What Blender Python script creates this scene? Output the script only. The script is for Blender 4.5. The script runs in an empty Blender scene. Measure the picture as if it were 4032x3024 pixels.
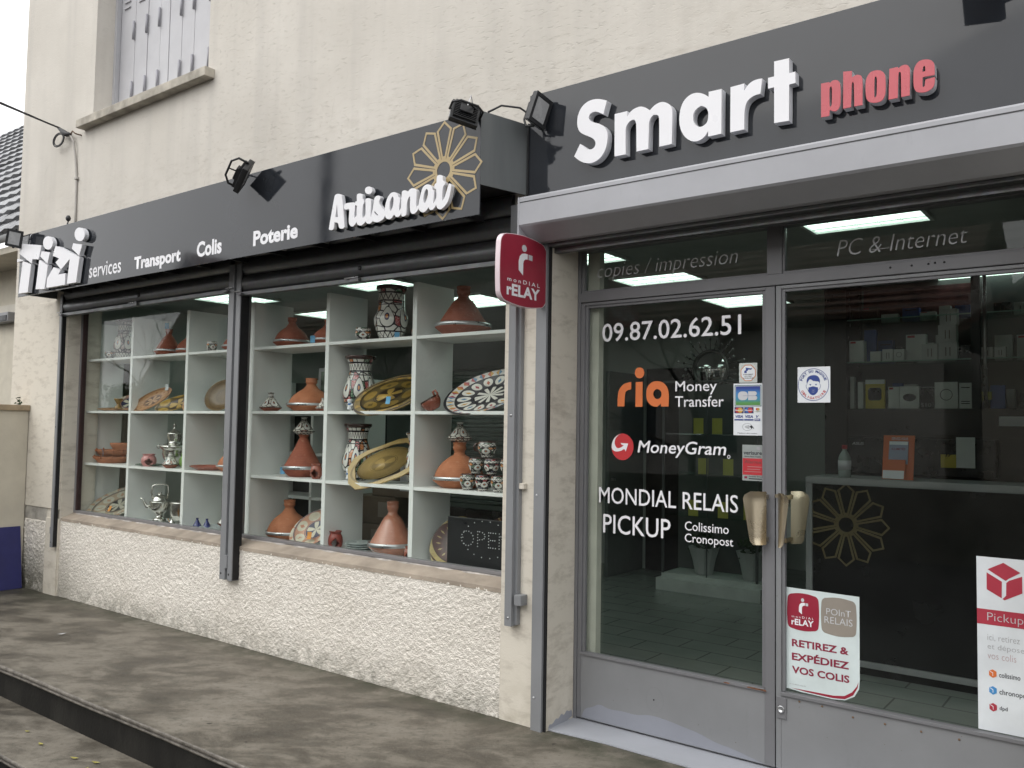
import bpy, bmesh, math, random
from math import radians as rad, sin, cos, pi
from mathutils import Vector, Matrix
from mathutils.geometry import tessellate_polygon
import numpy as np
random.seed(7); rng = np.random.default_rng(7)
SC = bpy.context.scene
COL = SC.collection

# ------------------------------------------------------------------ camera
YAW, PITCH, ROLL = rad(37.2194), rad(2.9985), rad(0.9230)
fw = Vector((-sin(YAW)*cos(PITCH), cos(YAW)*cos(PITCH), sin(PITCH)))
r0 = Vector((cos(YAW), sin(YAW), 0)); u0 = r0.cross(fw)
rr = cos(ROLL)*r0 + sin(ROLL)*u0; uu = -sin(ROLL)*r0 + cos(ROLL)*u0
cam = bpy.data.cameras.new('camera'); camo = bpy.data.objects.new('camera', cam); COL.objects.link(camo)
camo.matrix_world = Matrix(((rr.x, uu.x, -fw.x, 0), (rr.y, uu.y, -fw.y, -3.6197), (rr.z, uu.z, -fw.z, 1.53), (0, 0, 0, 1)))
cam.sensor_fit = 'HORIZONTAL'; cam.sensor_width = 36.0; cam.lens = 36.0*3352/4032
cam.clip_start = 0.05; cam.clip_end = 2000
SC.camera = camo

# ------------------------------------------------------------------ sky, sun, exposure
SUN_EL, SUN_AZ = rad(50), rad(205)          # azimuth measured from +Y (into the shop) clockwise
wd = bpy.data.worlds.new('World'); SC.world = wd; wd.use_nodes = True
wn = wd.node_tree; wn.nodes.clear()
sky = wn.nodes.new('ShaderNodeTexSky'); sky.sky_type = 'NISHITA'; sky.sun_disc = False
sky.sun_elevation = SUN_EL; sky.sun_rotation = SUN_AZ; sky.dust_density = 6.0; sky.air_density = 1.0; sky.ozone_density = 1.0
hs = wn.nodes.new('ShaderNodeHueSaturation'); hs.inputs['Saturation'].default_value = 0.12   # overcast: the cloud layer whitens the sky
mx = wn.nodes.new('ShaderNodeMixRGB'); mx.inputs[0].default_value = 0.65; mx.inputs[2].default_value = (13.35, 13.35, 13.4, 1)
bg = wn.nodes.new('ShaderNodeBackground'); bg.inputs['Strength'].default_value = 0.12
wo = wn.nodes.new('ShaderNodeOutputWorld')
wn.links.new(sky.outputs[0], hs.inputs['Color']); wn.links.new(hs.outputs[0], mx.inputs[1])
wn.links.new(mx.outputs[0], bg.inputs[0]); wn.links.new(bg.outputs[0], wo.inputs[0])
sl = bpy.data.lights.new('sun', 'SUN'); sl.energy = 0.5; sl.angle = rad(60); sl.color = (1.0, 0.965, 0.91)
slo = bpy.data.objects.new('sun', sl); COL.objects.link(slo)
sdir = Vector((sin(SUN_AZ)*cos(SUN_EL), cos(SUN_AZ)*cos(SUN_EL), sin(SUN_EL)))
slo.rotation_euler = sdir.to_track_quat('Z', 'Y').to_euler(); slo.location = sdir*30
vs = SC.view_settings
vs.view_transform = 'Standard'; vs.look = 'None'; vs.exposure = 0.45; vs.gamma = 1.0; vs.use_curve_mapping = False
SC.render.engine = 'CYCLES'
cy = SC.cycles
cy.use_denoising = True; cy.max_bounces = 6; cy.diffuse_bounces = 3; cy.glossy_bounces = 3; cy.transparent_max_bounces = 16; cy.use_adaptive_sampling = True; cy.adaptive_threshold = 0.02
cy.transmission_bounces = 6; cy.sample_clamp_indirect = 4.0; cy.caustics_reflective = False; cy.caustics_refractive = False

# ------------------------------------------------------------------ material helpers
class NT:
    def __init__(s, name):
        s.m = bpy.data.materials.new(name); s.m.use_nodes = True; s.t = s.m.node_tree; s.t.nodes.clear()
    def n(s, typ, inp=None, **props):
        nd = s.t.nodes.new('ShaderNode'+typ)
        for k, v in props.items(): setattr(nd, k, v)
        for k, v in (inp or {}).items():
            so = nd.inputs[k]
            if isinstance(v, bpy.types.NodeSocket): s.t.links.new(v, so)
            else:
                if isinstance(v, (tuple, list)) and len(v) == 3 and so.type == 'RGBA': v = (*v, 1)
                so.default_value = v
        return nd
    def math(s, op, a, b=0.0, c=None, clamp=False):
        d = {0: a, 1: b}
        if c is not None: d[2] = c
        return s.n('Math', d, operation=op, use_clamp=clamp).outputs[0]
    def mix(s, f, a, b, mode='MIX'):
        return s.n('MixRGB', {0: f, 1: a, 2: b}, blend_type=mode).outputs[0]
    def ramp(s, f, stops, interp='LINEAR'):
        nd = s.n('ValToRGB', {0: f}); cr = nd.color_ramp; cr.interpolation = interp
        while len(cr.elements) < len(stops): cr.elements.new(0.5)
        for e, (p, c) in zip(cr.elements, stops):
            e.position = p; e.color = (*c, 1) if len(c) == 3 else c
        return nd.outputs[0]
    def val(s, f, lo, hi, a=0.0, b=1.0):
        return s.n('MapRange', {'Value': f, 'From Min': lo, 'From Max': hi, 'To Min': a, 'To Max': b}, clamp=True).outputs[0]
    def noise(s, vec, scale, detail=4, rough=0.55, dist=0.0):
        return s.n('TexNoise', {'Vector': vec, 'Scale': scale, 'Detail': detail, 'Roughness': rough, 'Distortion': dist}).outputs[0]
    def pos(s): return s.n('NewGeometry').outputs['Position']
    def objc(s): return s.n('TexCoord').outputs['Object']
    def mapping(s, vec, scale=(1, 1, 1), loc=(0, 0, 0), rot=(0, 0, 0)):
        return s.n('Mapping', {'Vector': vec, 'Scale': scale, 'Location': loc, 'Rotation': rot}).outputs[0]
    def sep(s, vec):
        o = s.n('SeparateXYZ', {0: vec}).outputs; return o[0], o[1], o[2]
    def comb(s, x, y, z=0.0): return s.n('CombineXYZ', {0: x, 1: y, 2: z}).outputs[0]
    def bump(s, h, strength=0.3, dist=0.01, normal=None):
        d = {'Height': h, 'Strength': strength, 'Distance': dist}
        if normal is not None: d['Normal'] = normal
        return s.n('Bump', d).outputs[0]
    def out(s, color, rough=0.5, metal=0.0, spec=0.5, normal=None, coat=0.0, emit=None, es=0.0):
        d = {'Base Color': color, 'Roughness': rough, 'Metallic': metal, 'Specular IOR Level': spec, 'Coat Weight': coat}
        if normal is not None: d['Normal'] = normal
        if emit is not None: d['Emission Color'] = emit; d['Emission Strength'] = es
        b = s.n('BsdfPrincipled', d); o = s.n('OutputMaterial'); s.t.links.new(b.outputs[0], o.inputs[0]); return s.m
MATS = {}
def pbr(name, rgb, rough=0.5, metal=0.0, spec=0.5, var=0.08, vscale=6.0, bump=0.0, bscale=60.0, coat=0.0, world=False, rvar=0.08):
    """plain painted / moulded surface: colour with slight blotches, slight roughness change, optional fine relief"""
    if name in MATS: return MATS[name]
    k = NT(name); v = k.pos() if world else k.objc()
    n1 = k.noise(v, vscale, 5)
    c = k.mix(k.val(n1, 0.35, 0.7), tuple(x*(1-var) for x in rgb), tuple(min(1, x*(1+var)) for x in rgb))
    r = k.val(k.noise(v, vscale*2.3, 3), 0.3, 0.7, max(0.02, rough-rvar), min(1, rough+rvar))
    nm = k.bump(k.noise(v, bscale, 4), bump, 0.004) if bump else None
    MATS[name] = k.out(c, r, metal, spec, nm, coat); return MATS[name]

# ------------------------------------------------------------------ object helpers
INV = {}
def thing(name, label, cat, loc=(0, 0, 0), group=None, local=False, rot=None):
    o = bpy.data.objects.new(name, None); COL.objects.link(o); o.location = loc; o.empty_display_size = 0.1
    if rot is not None: o.rotation_euler = rot
    o['label'] = label; o['category'] = cat
    if group: o['group'] = group
    INV[o] = Matrix() if local else Matrix.Translation(-Vector(loc))
    return o
def tag(o, label=None, cat=None, group=None, kind=None):
    if label: o['label'] = label
    if cat: o['category'] = cat
    if group: o['group'] = group
    if kind: o['kind'] = kind
    return o
def attach(o, parent):
    if parent is not None:
        o.parent = parent; o.matrix_parent_inverse = INV.get(parent, Matrix())
    return o
def obj(name, me, mat=None, parent=None, loc=None):
    if mat is not None and not me.materials: me.materials.append(mat)
    o = bpy.data.objects.new(name, me); COL.objects.link(o)
    if loc is not None: o.location = loc
    return attach(o, parent)
def mesh(name, V, F, mat=None, parent=None, smooth=False, loc=None):
    assert max(max(f) for f in F) < len(V), name
    me = bpy.data.meshes.new(name); me.from_pydata([tuple(v) for v in V], [], F)
    if smooth: me.polygons.foreach_set('use_smooth', [True]*len(me.polygons))
    me.update(); return obj(name, me, mat, parent, loc)
BF = [(0, 3, 2, 1), (4, 5, 6, 7), (0, 1, 5, 4), (1, 2, 6, 5), (2, 3, 7, 6), (3, 0, 4, 7)]
def bv(x0, x1, y0, y1, z0, z1):
    return [(x0, y0, z0), (x1, y0, z0), (x1, y1, z0), (x0, y1, z0), (x0, y0, z1), (x1, y0, z1), (x1, y1, z1), (x0, y1, z1)]
def bevelled(me, w, seg=2):
    bm = bmesh.new(); bm.from_mesh(me)
    bmesh.ops.bevel(bm, geom=list(bm.edges), offset=w, segments=seg, affect='EDGES', profile=0.6)
    bm.to_mesh(me); bm.free(); me.update()
def box(name, b, mat, parent=None, bevel=0.0, loc=None):
    me = bpy.data.meshes.new(name); me.from_pydata(bv(*b), [], BF)
    if bevel: bevelled(me, bevel)
    return obj(name, me, mat, parent, loc)
def boxes(name, bs, mat, parent=None, bevel=0.0):
    V, F = [], []
    for b in bs:
        k = len(V); V += bv(*b); F += [tuple(i+k for i in f) for f in BF]
    me = bpy.data.meshes.new(name); me.from_pydata(V, [], F)
    if bevel: bevelled(me, bevel)
    return obj(name, me, mat, parent)
def lathe_vf(prof, n=32, cx=0, cy_=0, sy=1.0):
    V, F = [], []
    for r, z in prof:
        for i in range(n):
            a = 2*pi*i/n; V.append((cx+r*cos(a), cy_+r*sin(a)*sy, z))
    for j in range(len(prof)-1):
        for i in range(n):
            F.append((j*n+i, j*n+(i+1) % n, (j+1)*n+(i+1) % n, (j+1)*n+i))
    F.append(tuple(range(n))[::-1]); k = (len(prof)-1)*n; F.append(tuple(range(k, k+n)))
    return V, F
def smooth_prof(prof, sub=2):
    p = prof
    for _ in range(sub):
        q = [p[0]]
        for a, b in zip(p[:-1], p[1:]):
            q.append((a[0]*.75+b[0]*.25, a[1]*.75+b[1]*.25)); q.append((a[0]*.25+b[0]*.75, a[1]*.25+b[1]*.75))
        q.append(p[-1]); p = q
    return p
def lathe(name, prof, mat, parent=None, n=32, sub=0, smooth=True, c=(0, 0), sy=1.0, loc=None):
    V, F = lathe_vf(smooth_prof(prof, sub) if sub else prof, n, c[0], c[1], sy)
    o = mesh(name, V, F, mat, parent, smooth, loc)
    return o
def tube(name, pts, r, mat, parent=None, n=8, closed=False):
    P = [Vector(p) for p in pts]; V, F = [], []
    rs = r if isinstance(r, (list, tuple)) else [r]*len(P)
    prev = None
    for i, p in enumerate(P):
        if closed: d = P[(i+1) % len(P)]-P[i-1]
        else: d = P[min(i+1, len(P)-1)]-P[max(i-1, 0)]
        d.normalize()
        a = prev if prev is not None and abs(prev.dot(d)) < .98 else (Vector((0, 0, 1)) if abs(d.z) < .9 else Vector((1, 0, 0)))
        e1 = (a - d*a.dot(d)).normalized(); e2 = d.cross(e1); prev = e1
        for k in range(n):
            t = 2*pi*k/n; V.append(p+rs[i]*(cos(t)*e1+sin(t)*e2))
    m = len(P)
    for i in range(m if closed else m-1):
        for k in range(n):
            F.append((i*n+k, i*n+(k+1) % n, ((i+1) % m)*n+(k+1) % n, ((i+1) % m)*n+k))
    if not closed: F.append(tuple(range(n))[::-1]); F.append(tuple(range((m-1)*n, m*n)))
    return mesh(name, V, F, mat, parent, True)
def soften(loop, it=2, lim=48):
    """corner-keeping Chaikin smoothing of a traced outline"""
    L = [Vector((p[0], p[1])) for p in loop]; sharp = []
    for i in range(len(L)):
        a = L[i]-L[i-1]; b = L[(i+1) % len(L)]-L[i]
        sharp.append(a.length < 1e-9 or b.length < 1e-9 or abs(math.degrees(a.angle_signed(b))) > lim)
    for _ in range(it):
        Q, S = [], []
        for i in range(len(L)):
            p, q, s = L[i-1], L[(i+1) % len(L)], sharp[i]
            if s: Q.append(L[i]); S.append(True)
            else:
                Q += [L[i]*.75+p*.25, L[i]*.75+q*.25]; S += [False, False]
        L, sharp = Q, S
    return L
def slab(name, loops, O, U, Vv, t0, t1, mat, parent=None):
    """closed plate from 2D outlines (first outer, others holes); O origin, U/Vv axes, t along U x Vv"""
    O, U, Vv = Vector(O), Vector(U), Vector(Vv); Nn = U.cross(Vv)
    L3 = [[Vector((p[0], p[1], 0)) for p in l] for l in loops]
    tris = tessellate_polygon(L3); flat = [p for l in L3 for p in l]; n = len(flat)
    V = [O+p.x*U+p.y*Vv+Nn*t1 for p in flat]+[O+p.x*U+p.y*Vv+Nn*t0 for p in flat]
    F = [tuple(t) for t in tris]+[tuple(i+n for i in t[::-1]) for t in tris]
    k = 0
    for l in L3:
        m = len(l)
        for i in range(m): a, b = k+i, k+(i+1) % m; F.append((a, b, b+n, a+n))
        k += m
    me = bpy.data.meshes.new(name); me.from_pydata([tuple(v) for v in V], [], F)
    bm = bmesh.new(); bm.from_mesh(me); bmesh.ops.recalc_face_normals(bm, faces=bm.faces); bm.to_mesh(me); bm.free()
    return obj(name, me, mat, parent)
XZ = dict(U=(1, 0, 0), Vv=(0, 0, 1))            # U x V = -Y : towards the street
def wslab(name, loops, yf, th, mat, parent=None, soft=0, lim=48):
    if soft: loops = [soften(l, soft, lim) for l in loops]
    return slab(name, loops, (0, yf, 0), (1, 0, 0), (0, 0, 1), -th, 0, mat, parent)
def rect(x0, x1, z0, z1): return [(x0, z0), (x1, z0), (x1, z1), (x0, z1)]
def ellipse(cx, cz, rx, rz, n=24): return [(cx+rx*cos(2*pi*i/n), cz+rz*sin(2*pi*i/n)) for i in range(n)]
def rrect(x0, x1, z0, z1, r, n=5):
    out = []
    for cx, cz, a0 in ((x1-r, z1-r, 0), (x0+r, z1-r, 90), (x0+r, z0+r, 180), (x1-r, z0+r, 270)):
        for i in range(n+1): a = rad(a0+90*i/n); out.append((cx+r*cos(a), cz+r*sin(a)))
    return out
def text_mesh(s, bold=0.0, shear=0.0, ext=0.0, space=1.0, res=3):
    cu = bpy.data.curves.new('lettering', 'FONT'); cu.body = s; cu.size = 1.0; cu.offset = bold; cu.shear = shear
    cu.extrude = ext; cu.space_character = space; cu.resolution_u = res; cu.fill_mode = 'BOTH' if ext else 'FRONT'
    ob = bpy.data.objects.new('lettering_tmp', cu); me = bpy.data.meshes.new_from_object(ob)      # never linked: no scene update per word
    bpy.data.objects.remove(ob); bpy.data.curves.remove(cu); return me
def text(name, s, bbox, y, mat, parent, bold=0.0, shear=0.0, space=1.0, res=3, O=None, U=(1, 0, 0), Vv=(0, 0, 1), xform=None):
    """printed / cut lettering fitted to bbox = (u0, u1, v0, v1) on the plane O + u U + v V"""
    me = text_mesh(s, bold, shear, 0.0, space, res)
    n = len(me.vertices); co = np.empty(n*3); me.vertices.foreach_get('co', co); co = co.reshape(-1, 3)
    x0, z0 = co[:, 0].min(), co[:, 1].min(); sx = co[:, 0].max()-x0; sz = co[:, 1].max()-z0
    u = bbox[0]+(co[:, 0]-x0)/sx*(bbox[1]-bbox[0]); v = bbox[2]+(co[:, 1]-z0)/sz*(bbox[3]-bbox[2])
    if xform: u, v = xform(u, v)
    Ov = np.array(O if O is not None else (0, y, 0)); P = Ov+u[:, None]*np.array(U)+v[:, None]*np.array(Vv)
    me.vertices.foreach_set('co', P.ravel()); me.update(); me.materials.clear()
    return obj(name, me, mat, parent)
# ------------------------------------------------------------------ materials
def plaster_mat():
    k = NT('plaster'); p = k.pos(); x, y, z = k.sep(p)
    big = k.noise(p, 0.9, 5, 0.6); mid = k.noise(p, 5.0, 5, 0.6)
    st = k.mapping(p, (21, 21, 58)); dash = k.noise(st, 1.0, 5, 0.62, 0.7)
    area = k.math('MULTIPLY', k.val(k.noise(p, 0.7, 3), 0.36, 0.62), k.val(x, -8.3, -6.2, 0.25, 1.0))
    d = k.math('MULTIPLY', k.math('MULTIPLY', k.val(dash, 0.56, 0.68), k.math('ADD', area, 0.2, clamp=True)), k.val(z, 2.55, 3.1, 0.12, 1.0))
    c = k.mix(k.val(big, 0.3, 0.7), (0.545, 0.515, 0.462), (0.67, 0.638, 0.582))
    c = k.mix(k.val(mid, 0.35, 0.75, 0, 0.4), c, (0.57, 0.54, 0.49)); c = k.mix(k.val(z, 3.2, 2.4, 0, 0.8), c, (0.68, 0.635, 0.545))
    c = k.mix(k.math('MULTIPLY', d, 0.3), c, (0.40, 0.375, 0.335))
    # grime hanging above the fascia boards, and rain streaks
    band = k.math('MULTIPLY', k.val(z, 3.75, 3.15), k.val(k.noise(k.mapping(p, (5, 5, 14)), 1.0, 6, 0.7), 0.5, 0.7))
    c = k.mix(k.math('MULTIPLY', band, 0.55), c, (0.34, 0.30, 0.245))
    stv = k.val(k.noise(k.mapping(p, (4.5, 4.5, 0.22)), 1.0, 5), 0.48, 0.68)
    c = k.mix(k.math('MULTIPLY', stv, k.val(z, 2.8, 3.6, 0, 0.26)), c, (0.40, 0.385, 0.36))
    foot = k.math('MULTIPLY', k.val(z, 0.36, 0.02), k.val(k.noise(p, 7, 5, .65), 0.38, 0.62))
    c = k.mix(k.math('MULTIPLY', foot, 0.40), c, (0.38, 0.34, 0.26))
    vor = k.n('TexVoronoi', {'Vector': k.mapping(k.n('VectorMath', {0: p, 1: k.n('VectorMath', {0: k.n('TexNoise', {'Vector': p, 'Scale': 3.0}).outputs[1], 'Scale': 0.35}, operation='SCALE').outputs[0]}, operation='ADD').outputs[0], (.8, .8, .6)), 'Scale': 1.0}, feature='DISTANCE_TO_EDGE').outputs[0]
    crack = k.math('MULTIPLY', k.val(vor, 0.0045, 0.0015), k.math('MULTIPLY', k.val(k.noise(p, 1.3, 2), 0.5, 0.6), k.math('MULTIPLY', k.val(z, 4.4, 3.2), k.val(z, 3.0, 3.1))))
    c = k.mix(k.math('MULTIPLY', crack, 0.35), c, (0.2, 0.18, 0.15))
    h = k.math('ADD', k.math('MULTIPLY', d, -1.0), k.math('MULTIPLY', k.noise(p, 45, 5, .6), 0.5))
    nm = k.bump(h, 0.42, 0.005); nm = k.bump(k.noise(p, 190, 4, .7), 0.3, 0.0022, nm)
    return k.out(c, 0.92, 0, 0.2, nm)
def roughcast_mat():
    k = NT('roughcast'); p = k.pos(); x, y, z = k.sep(p)
    c = k.mix(k.val(k.noise(p, 1.6, 5), 0.3, 0.7), (0.78, 0.735, 0.66), (0.86, 0.82, 0.75))
    c = k.mix(k.val(k.noise(p, 46, 3), 0.45, 0.7, 0, 0.4), c, (0.56, 0.51, 0.45))
    edge = k.math('MULTIPLY', k.val(z, 0.22, 0.0), k.val(k.noise(p, 9, 6, .7), 0.36, 0.58))
    left = k.math('MULTIPLY', k.math('MULTIPLY', k.val(x, -7.0, -8.2), k.val(z, 0.5, 0.08)), k.val(k.noise(p, 11, 6, .7), 0.28, 0.46))
    dirt = k.math('MAXIMUM', k.math('MULTIPLY', edge, 0.55), k.math('MULTIPLY', left, 0.85))
    c = k.mix(dirt, c, (0.085, 0.085, 0.055))
    crumb = k.n('TexVoronoi', {'Vector': k.mapping(p, (1, 1, 1.35)), 'Scale': 95.0, 'Randomness': 1.0}).outputs[0]
    nm = k.bump(k.math('ADD', k.math('MULTIPLY', crumb, -1.2), k.noise(p, 240, 4, .7)), 0.75, 0.005)
    return k.out(c, 0.95, 0, 0.15, nm)
def pavement_mat(dark=1.0):
    k = NT('stained_concrete'); p = k.pos(); x, y, z = k.sep(p)
    pr = k.mapping(k.mapping(p, rot=(0, 0, rad(-30))), (1.15, 2.0, 1.0))
    n1 = k.noise(pr, 1.9, 8, 0.66, 0.35); n2 = k.noise(pr, 5.2, 7, 0.68, 0.25); n3 = k.noise(p, 34, 6, .7)
    c = k.ramp(n1, [(0.36, (0.050, 0.043, 0.033)), (0.46, (0.100, 0.088, 0.069)), (0.54, (0.168, 0.151, 0.122)), (0.70, (0.215, 0.196, 0.163))])
    c = k.mix(k.val(n2, 0.50, 0.66, 0, 0.65), c, (0.085, 0.078, 0.062))
    c = k.mix(k.val(n3, 0.54, 0.70, 0, 0.5), c, (0.045, 0.040, 0.031)); c = k.mix(k.val(k.noise(p, 210, 3, .7), .58, .68, 0, .5), c, (0.27, 0.25, 0.21))
    moss = k.math('MULTIPLY', k.val(y, -0.22, -0.01), k.val(k.noise(p, 6, 6, .7), 0.36, 0.58))
    c = k.mix(k.math('MULTIPLY', moss, 0.85), c, (0.040, 0.043, 0.026))
    mossl = k.math('MULTIPLY', k.val(x, -6.9, -8.3), k.val(k.noise(p, 5, 5, .7), 0.36, 0.6))
    c = k.mix(k.math('MULTIPLY', mossl, 0.8), c, (0.042, 0.044, 0.030))
    spot = k.n('TexVoronoi', {'Vector': k.n('VectorMath', {0: p, 1: k.n('VectorMath', {0: k.n('TexNoise', {'Vector': p, 'Scale': 9.0, 'Detail': 4}).outputs[1], 'Scale': 0.12}, operation='SCALE').outputs[0]}, operation='ADD').outputs[0], 'Scale': 3.1}).outputs[0]
    c = k.mix(k.val(spot, 0.05, 0.025, 0, 0.75), c, (0.028, 0.026, 0.02))
    h = k.math('ADD', k.math('MULTIPLY', n3, 0.5), k.noise(p, 120, 4, .7))
    nm = k.bump(h, 0.35, 0.003)
    return k.out(c, k.val(n1, 0.35, 0.6, 0.42, 0.68), 0, 0.4, nm)
def riser_mat():
    k = NT('tarred_riser'); p = k.pos()
    c = k.mix(k.val(k.noise(k.mapping(p, (2, 2, .7)), 3.0, 6, .65), 0.45, 0.75), (0.007, 0.0068, 0.006), (0.022, 0.021, 0.018))
    return k.out(c, 0.6, 0, 0.3, k.bump(k.noise(p, 60, 5), 0.4, 0.004))
def nosing_mat():
    k = NT('worn_nosing'); p = k.pos()
    c = k.mix(k.val(k.noise(p, 14, 6, .7), 0.38, 0.66), (0.20, 0.182, 0.158), (0.06, 0.054, 0.045))
    return k.out(c, 0.55, 0, 0.4, k.bump(k.noise(p, 70, 5), 0.4, 0.003))
def asphalt_mat():
    k = NT('asphalt'); p = k.pos()
    c = k.mix(k.noise(p, 160, 3, .7), (0.026, 0.026, 0.027), (0.085, 0.083, 0.08))
    c = k.mix(k.val(k.noise(p, 0.8, 4), .4, .7, 0, .5), c, (0.035, 0.034, 0.032))
    return k.out(c, 0.85, 0, 0.3, k.bump(k.noise(p, 180, 3), 0.6, 0.005))
def fascia_mat():
    k = NT('anthracite_composite'); p = k.pos()
    c = k.mix(k.val(k.noise(p, 2.0, 4), .3, .7), (0.020, 0.0225, 0.027), (0.025, 0.028, 0.034))
    r = k.val(k.noise(p, 9.0, 4), 0.3, 0.7, 0.045, 0.08)
    nm = k.bump(k.noise(p, 1.6, 2), 0.015, 0.02)
    return k.out(c, r, 0, 0.5, nm)
def fascia_end_mat():
    k = NT('weathered_side_panel'); p = k.pos()
    c = k.mix(k.val(k.noise(k.mapping(p, (5, 5, 0.6)), 2.0, 5), .3, .7), (0.105, 0.115, 0.118), (0.145, 0.155, 0.157))
    return k.out(c, 0.45, 0, 0.4, k.bump(k.noise(p, 3, 2), 0.02, 0.02))
def painted_metal(name, rgb, rough=0.45, chips=0.0):
    k = NT(name); p = k.pos()
    c = k.mix(k.val(k.noise(p, 3.0, 5), .3, .7), tuple(v*.92 for v in rgb), tuple(v*1.07 for v in rgb))
    dirt = k.val(k.noise(k.mapping(p, (6, 6, 2)), 3.0, 6, .7), 0.6, 0.8, 0, 0.25)
    c = k.mix(dirt, c, tuple(v*.6 for v in rgb))
    if chips:
        ch = k.val(k.noise(p, 38, 3, .6), 0.735, 0.75)
        c = k.mix(k.math('MULTIPLY', ch, chips), c, (0.10, 0.075, 0.055))
    nm = k.bump(k.noise(p, 55, 4), 0.10, 0.002)
    return k.out(c, rough, 0, 0.45, nm)
def galva_mat(name, rgb, rough=0.38):
    k = NT(name); p = k.pos()
    v = k.n('TexVoronoi', {'Vector': p, 'Scale': 55.0}).outputs[1]
    c = k.mix(0.12, rgb, v, 'MULTIPLY'); c = k.mix(k.val(k.noise(k.mapping(p, (3, 3, 9)), 2, 5, .7), .5, .75, 0, .45), c, tuple(x*.45 for x in rgb))
    return k.out(c, k.val(k.noise(p, 12, 4), .3, .7, rough-.1, rough+.12), 0.75, 0.5, k.bump(k.noise(p, 30, 4), .06, .003))
def glass_mat(name='window_glass', f0=0.020, tint=(0.962, 0.98, 0.970)):
    k = NT(name)
    fac = k.n('LayerWeight', {'Blend': 0.5}).outputs['Facing']
    s5 = k.math('POWER', fac, 5.0); f = k.math('ADD', f0, k.math('MULTIPLY', s5, .50), clamp=True)
    nm = k.bump(k.noise(k.pos(), 1.1, 2), 0.02, 0.02)
    t = k.n('BsdfTransparent', {'Color': tint}); g = k.n('BsdfGlossy', {'Color': (1, 1, 1), 'Roughness': 0.004, 'Normal': nm})
    m = k.n('MixShader', {0: f, 1: t.outputs[0], 2: g.outputs[0]}); o = k.n('OutputMaterial')
    k.t.links.new(m.outputs[0], o.inputs[0]); return k.m
def terracotta(name, a=(0.42, 0.155, 0.075), b=(0.33, 0.115, 0.055), rough=0.72, coat=0.0):
    k = NT(name); p = k.objc()
    c = k.mix(k.val(k.noise(p, 14, 5), .3, .7), a, b); c = k.mix(k.val(k.noise(p, 7, 4), .52, .72, 0, .45), c, tuple(v*.55 for v in b)); c = k.mix(k.val(k.noise(p, 60, 3), .6, .72, 0, .3), c, (.55, .35, .24))
    rings = k.n('TexWave', {'Vector': p, 'Scale': 28.0, 'Distortion': 1.5, 'Detail': 2.0}, wave_type='BANDS', bands_direction='Z').outputs[1]
    c = k.mix(k.math('MULTIPLY', rings, 0.10), c, (0.5, 0.27, 0.17))
    return k.out(c, rough, 0, 0.3, k.bump(k.noise(p, 120, 3), .15, .002), coat)
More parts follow.
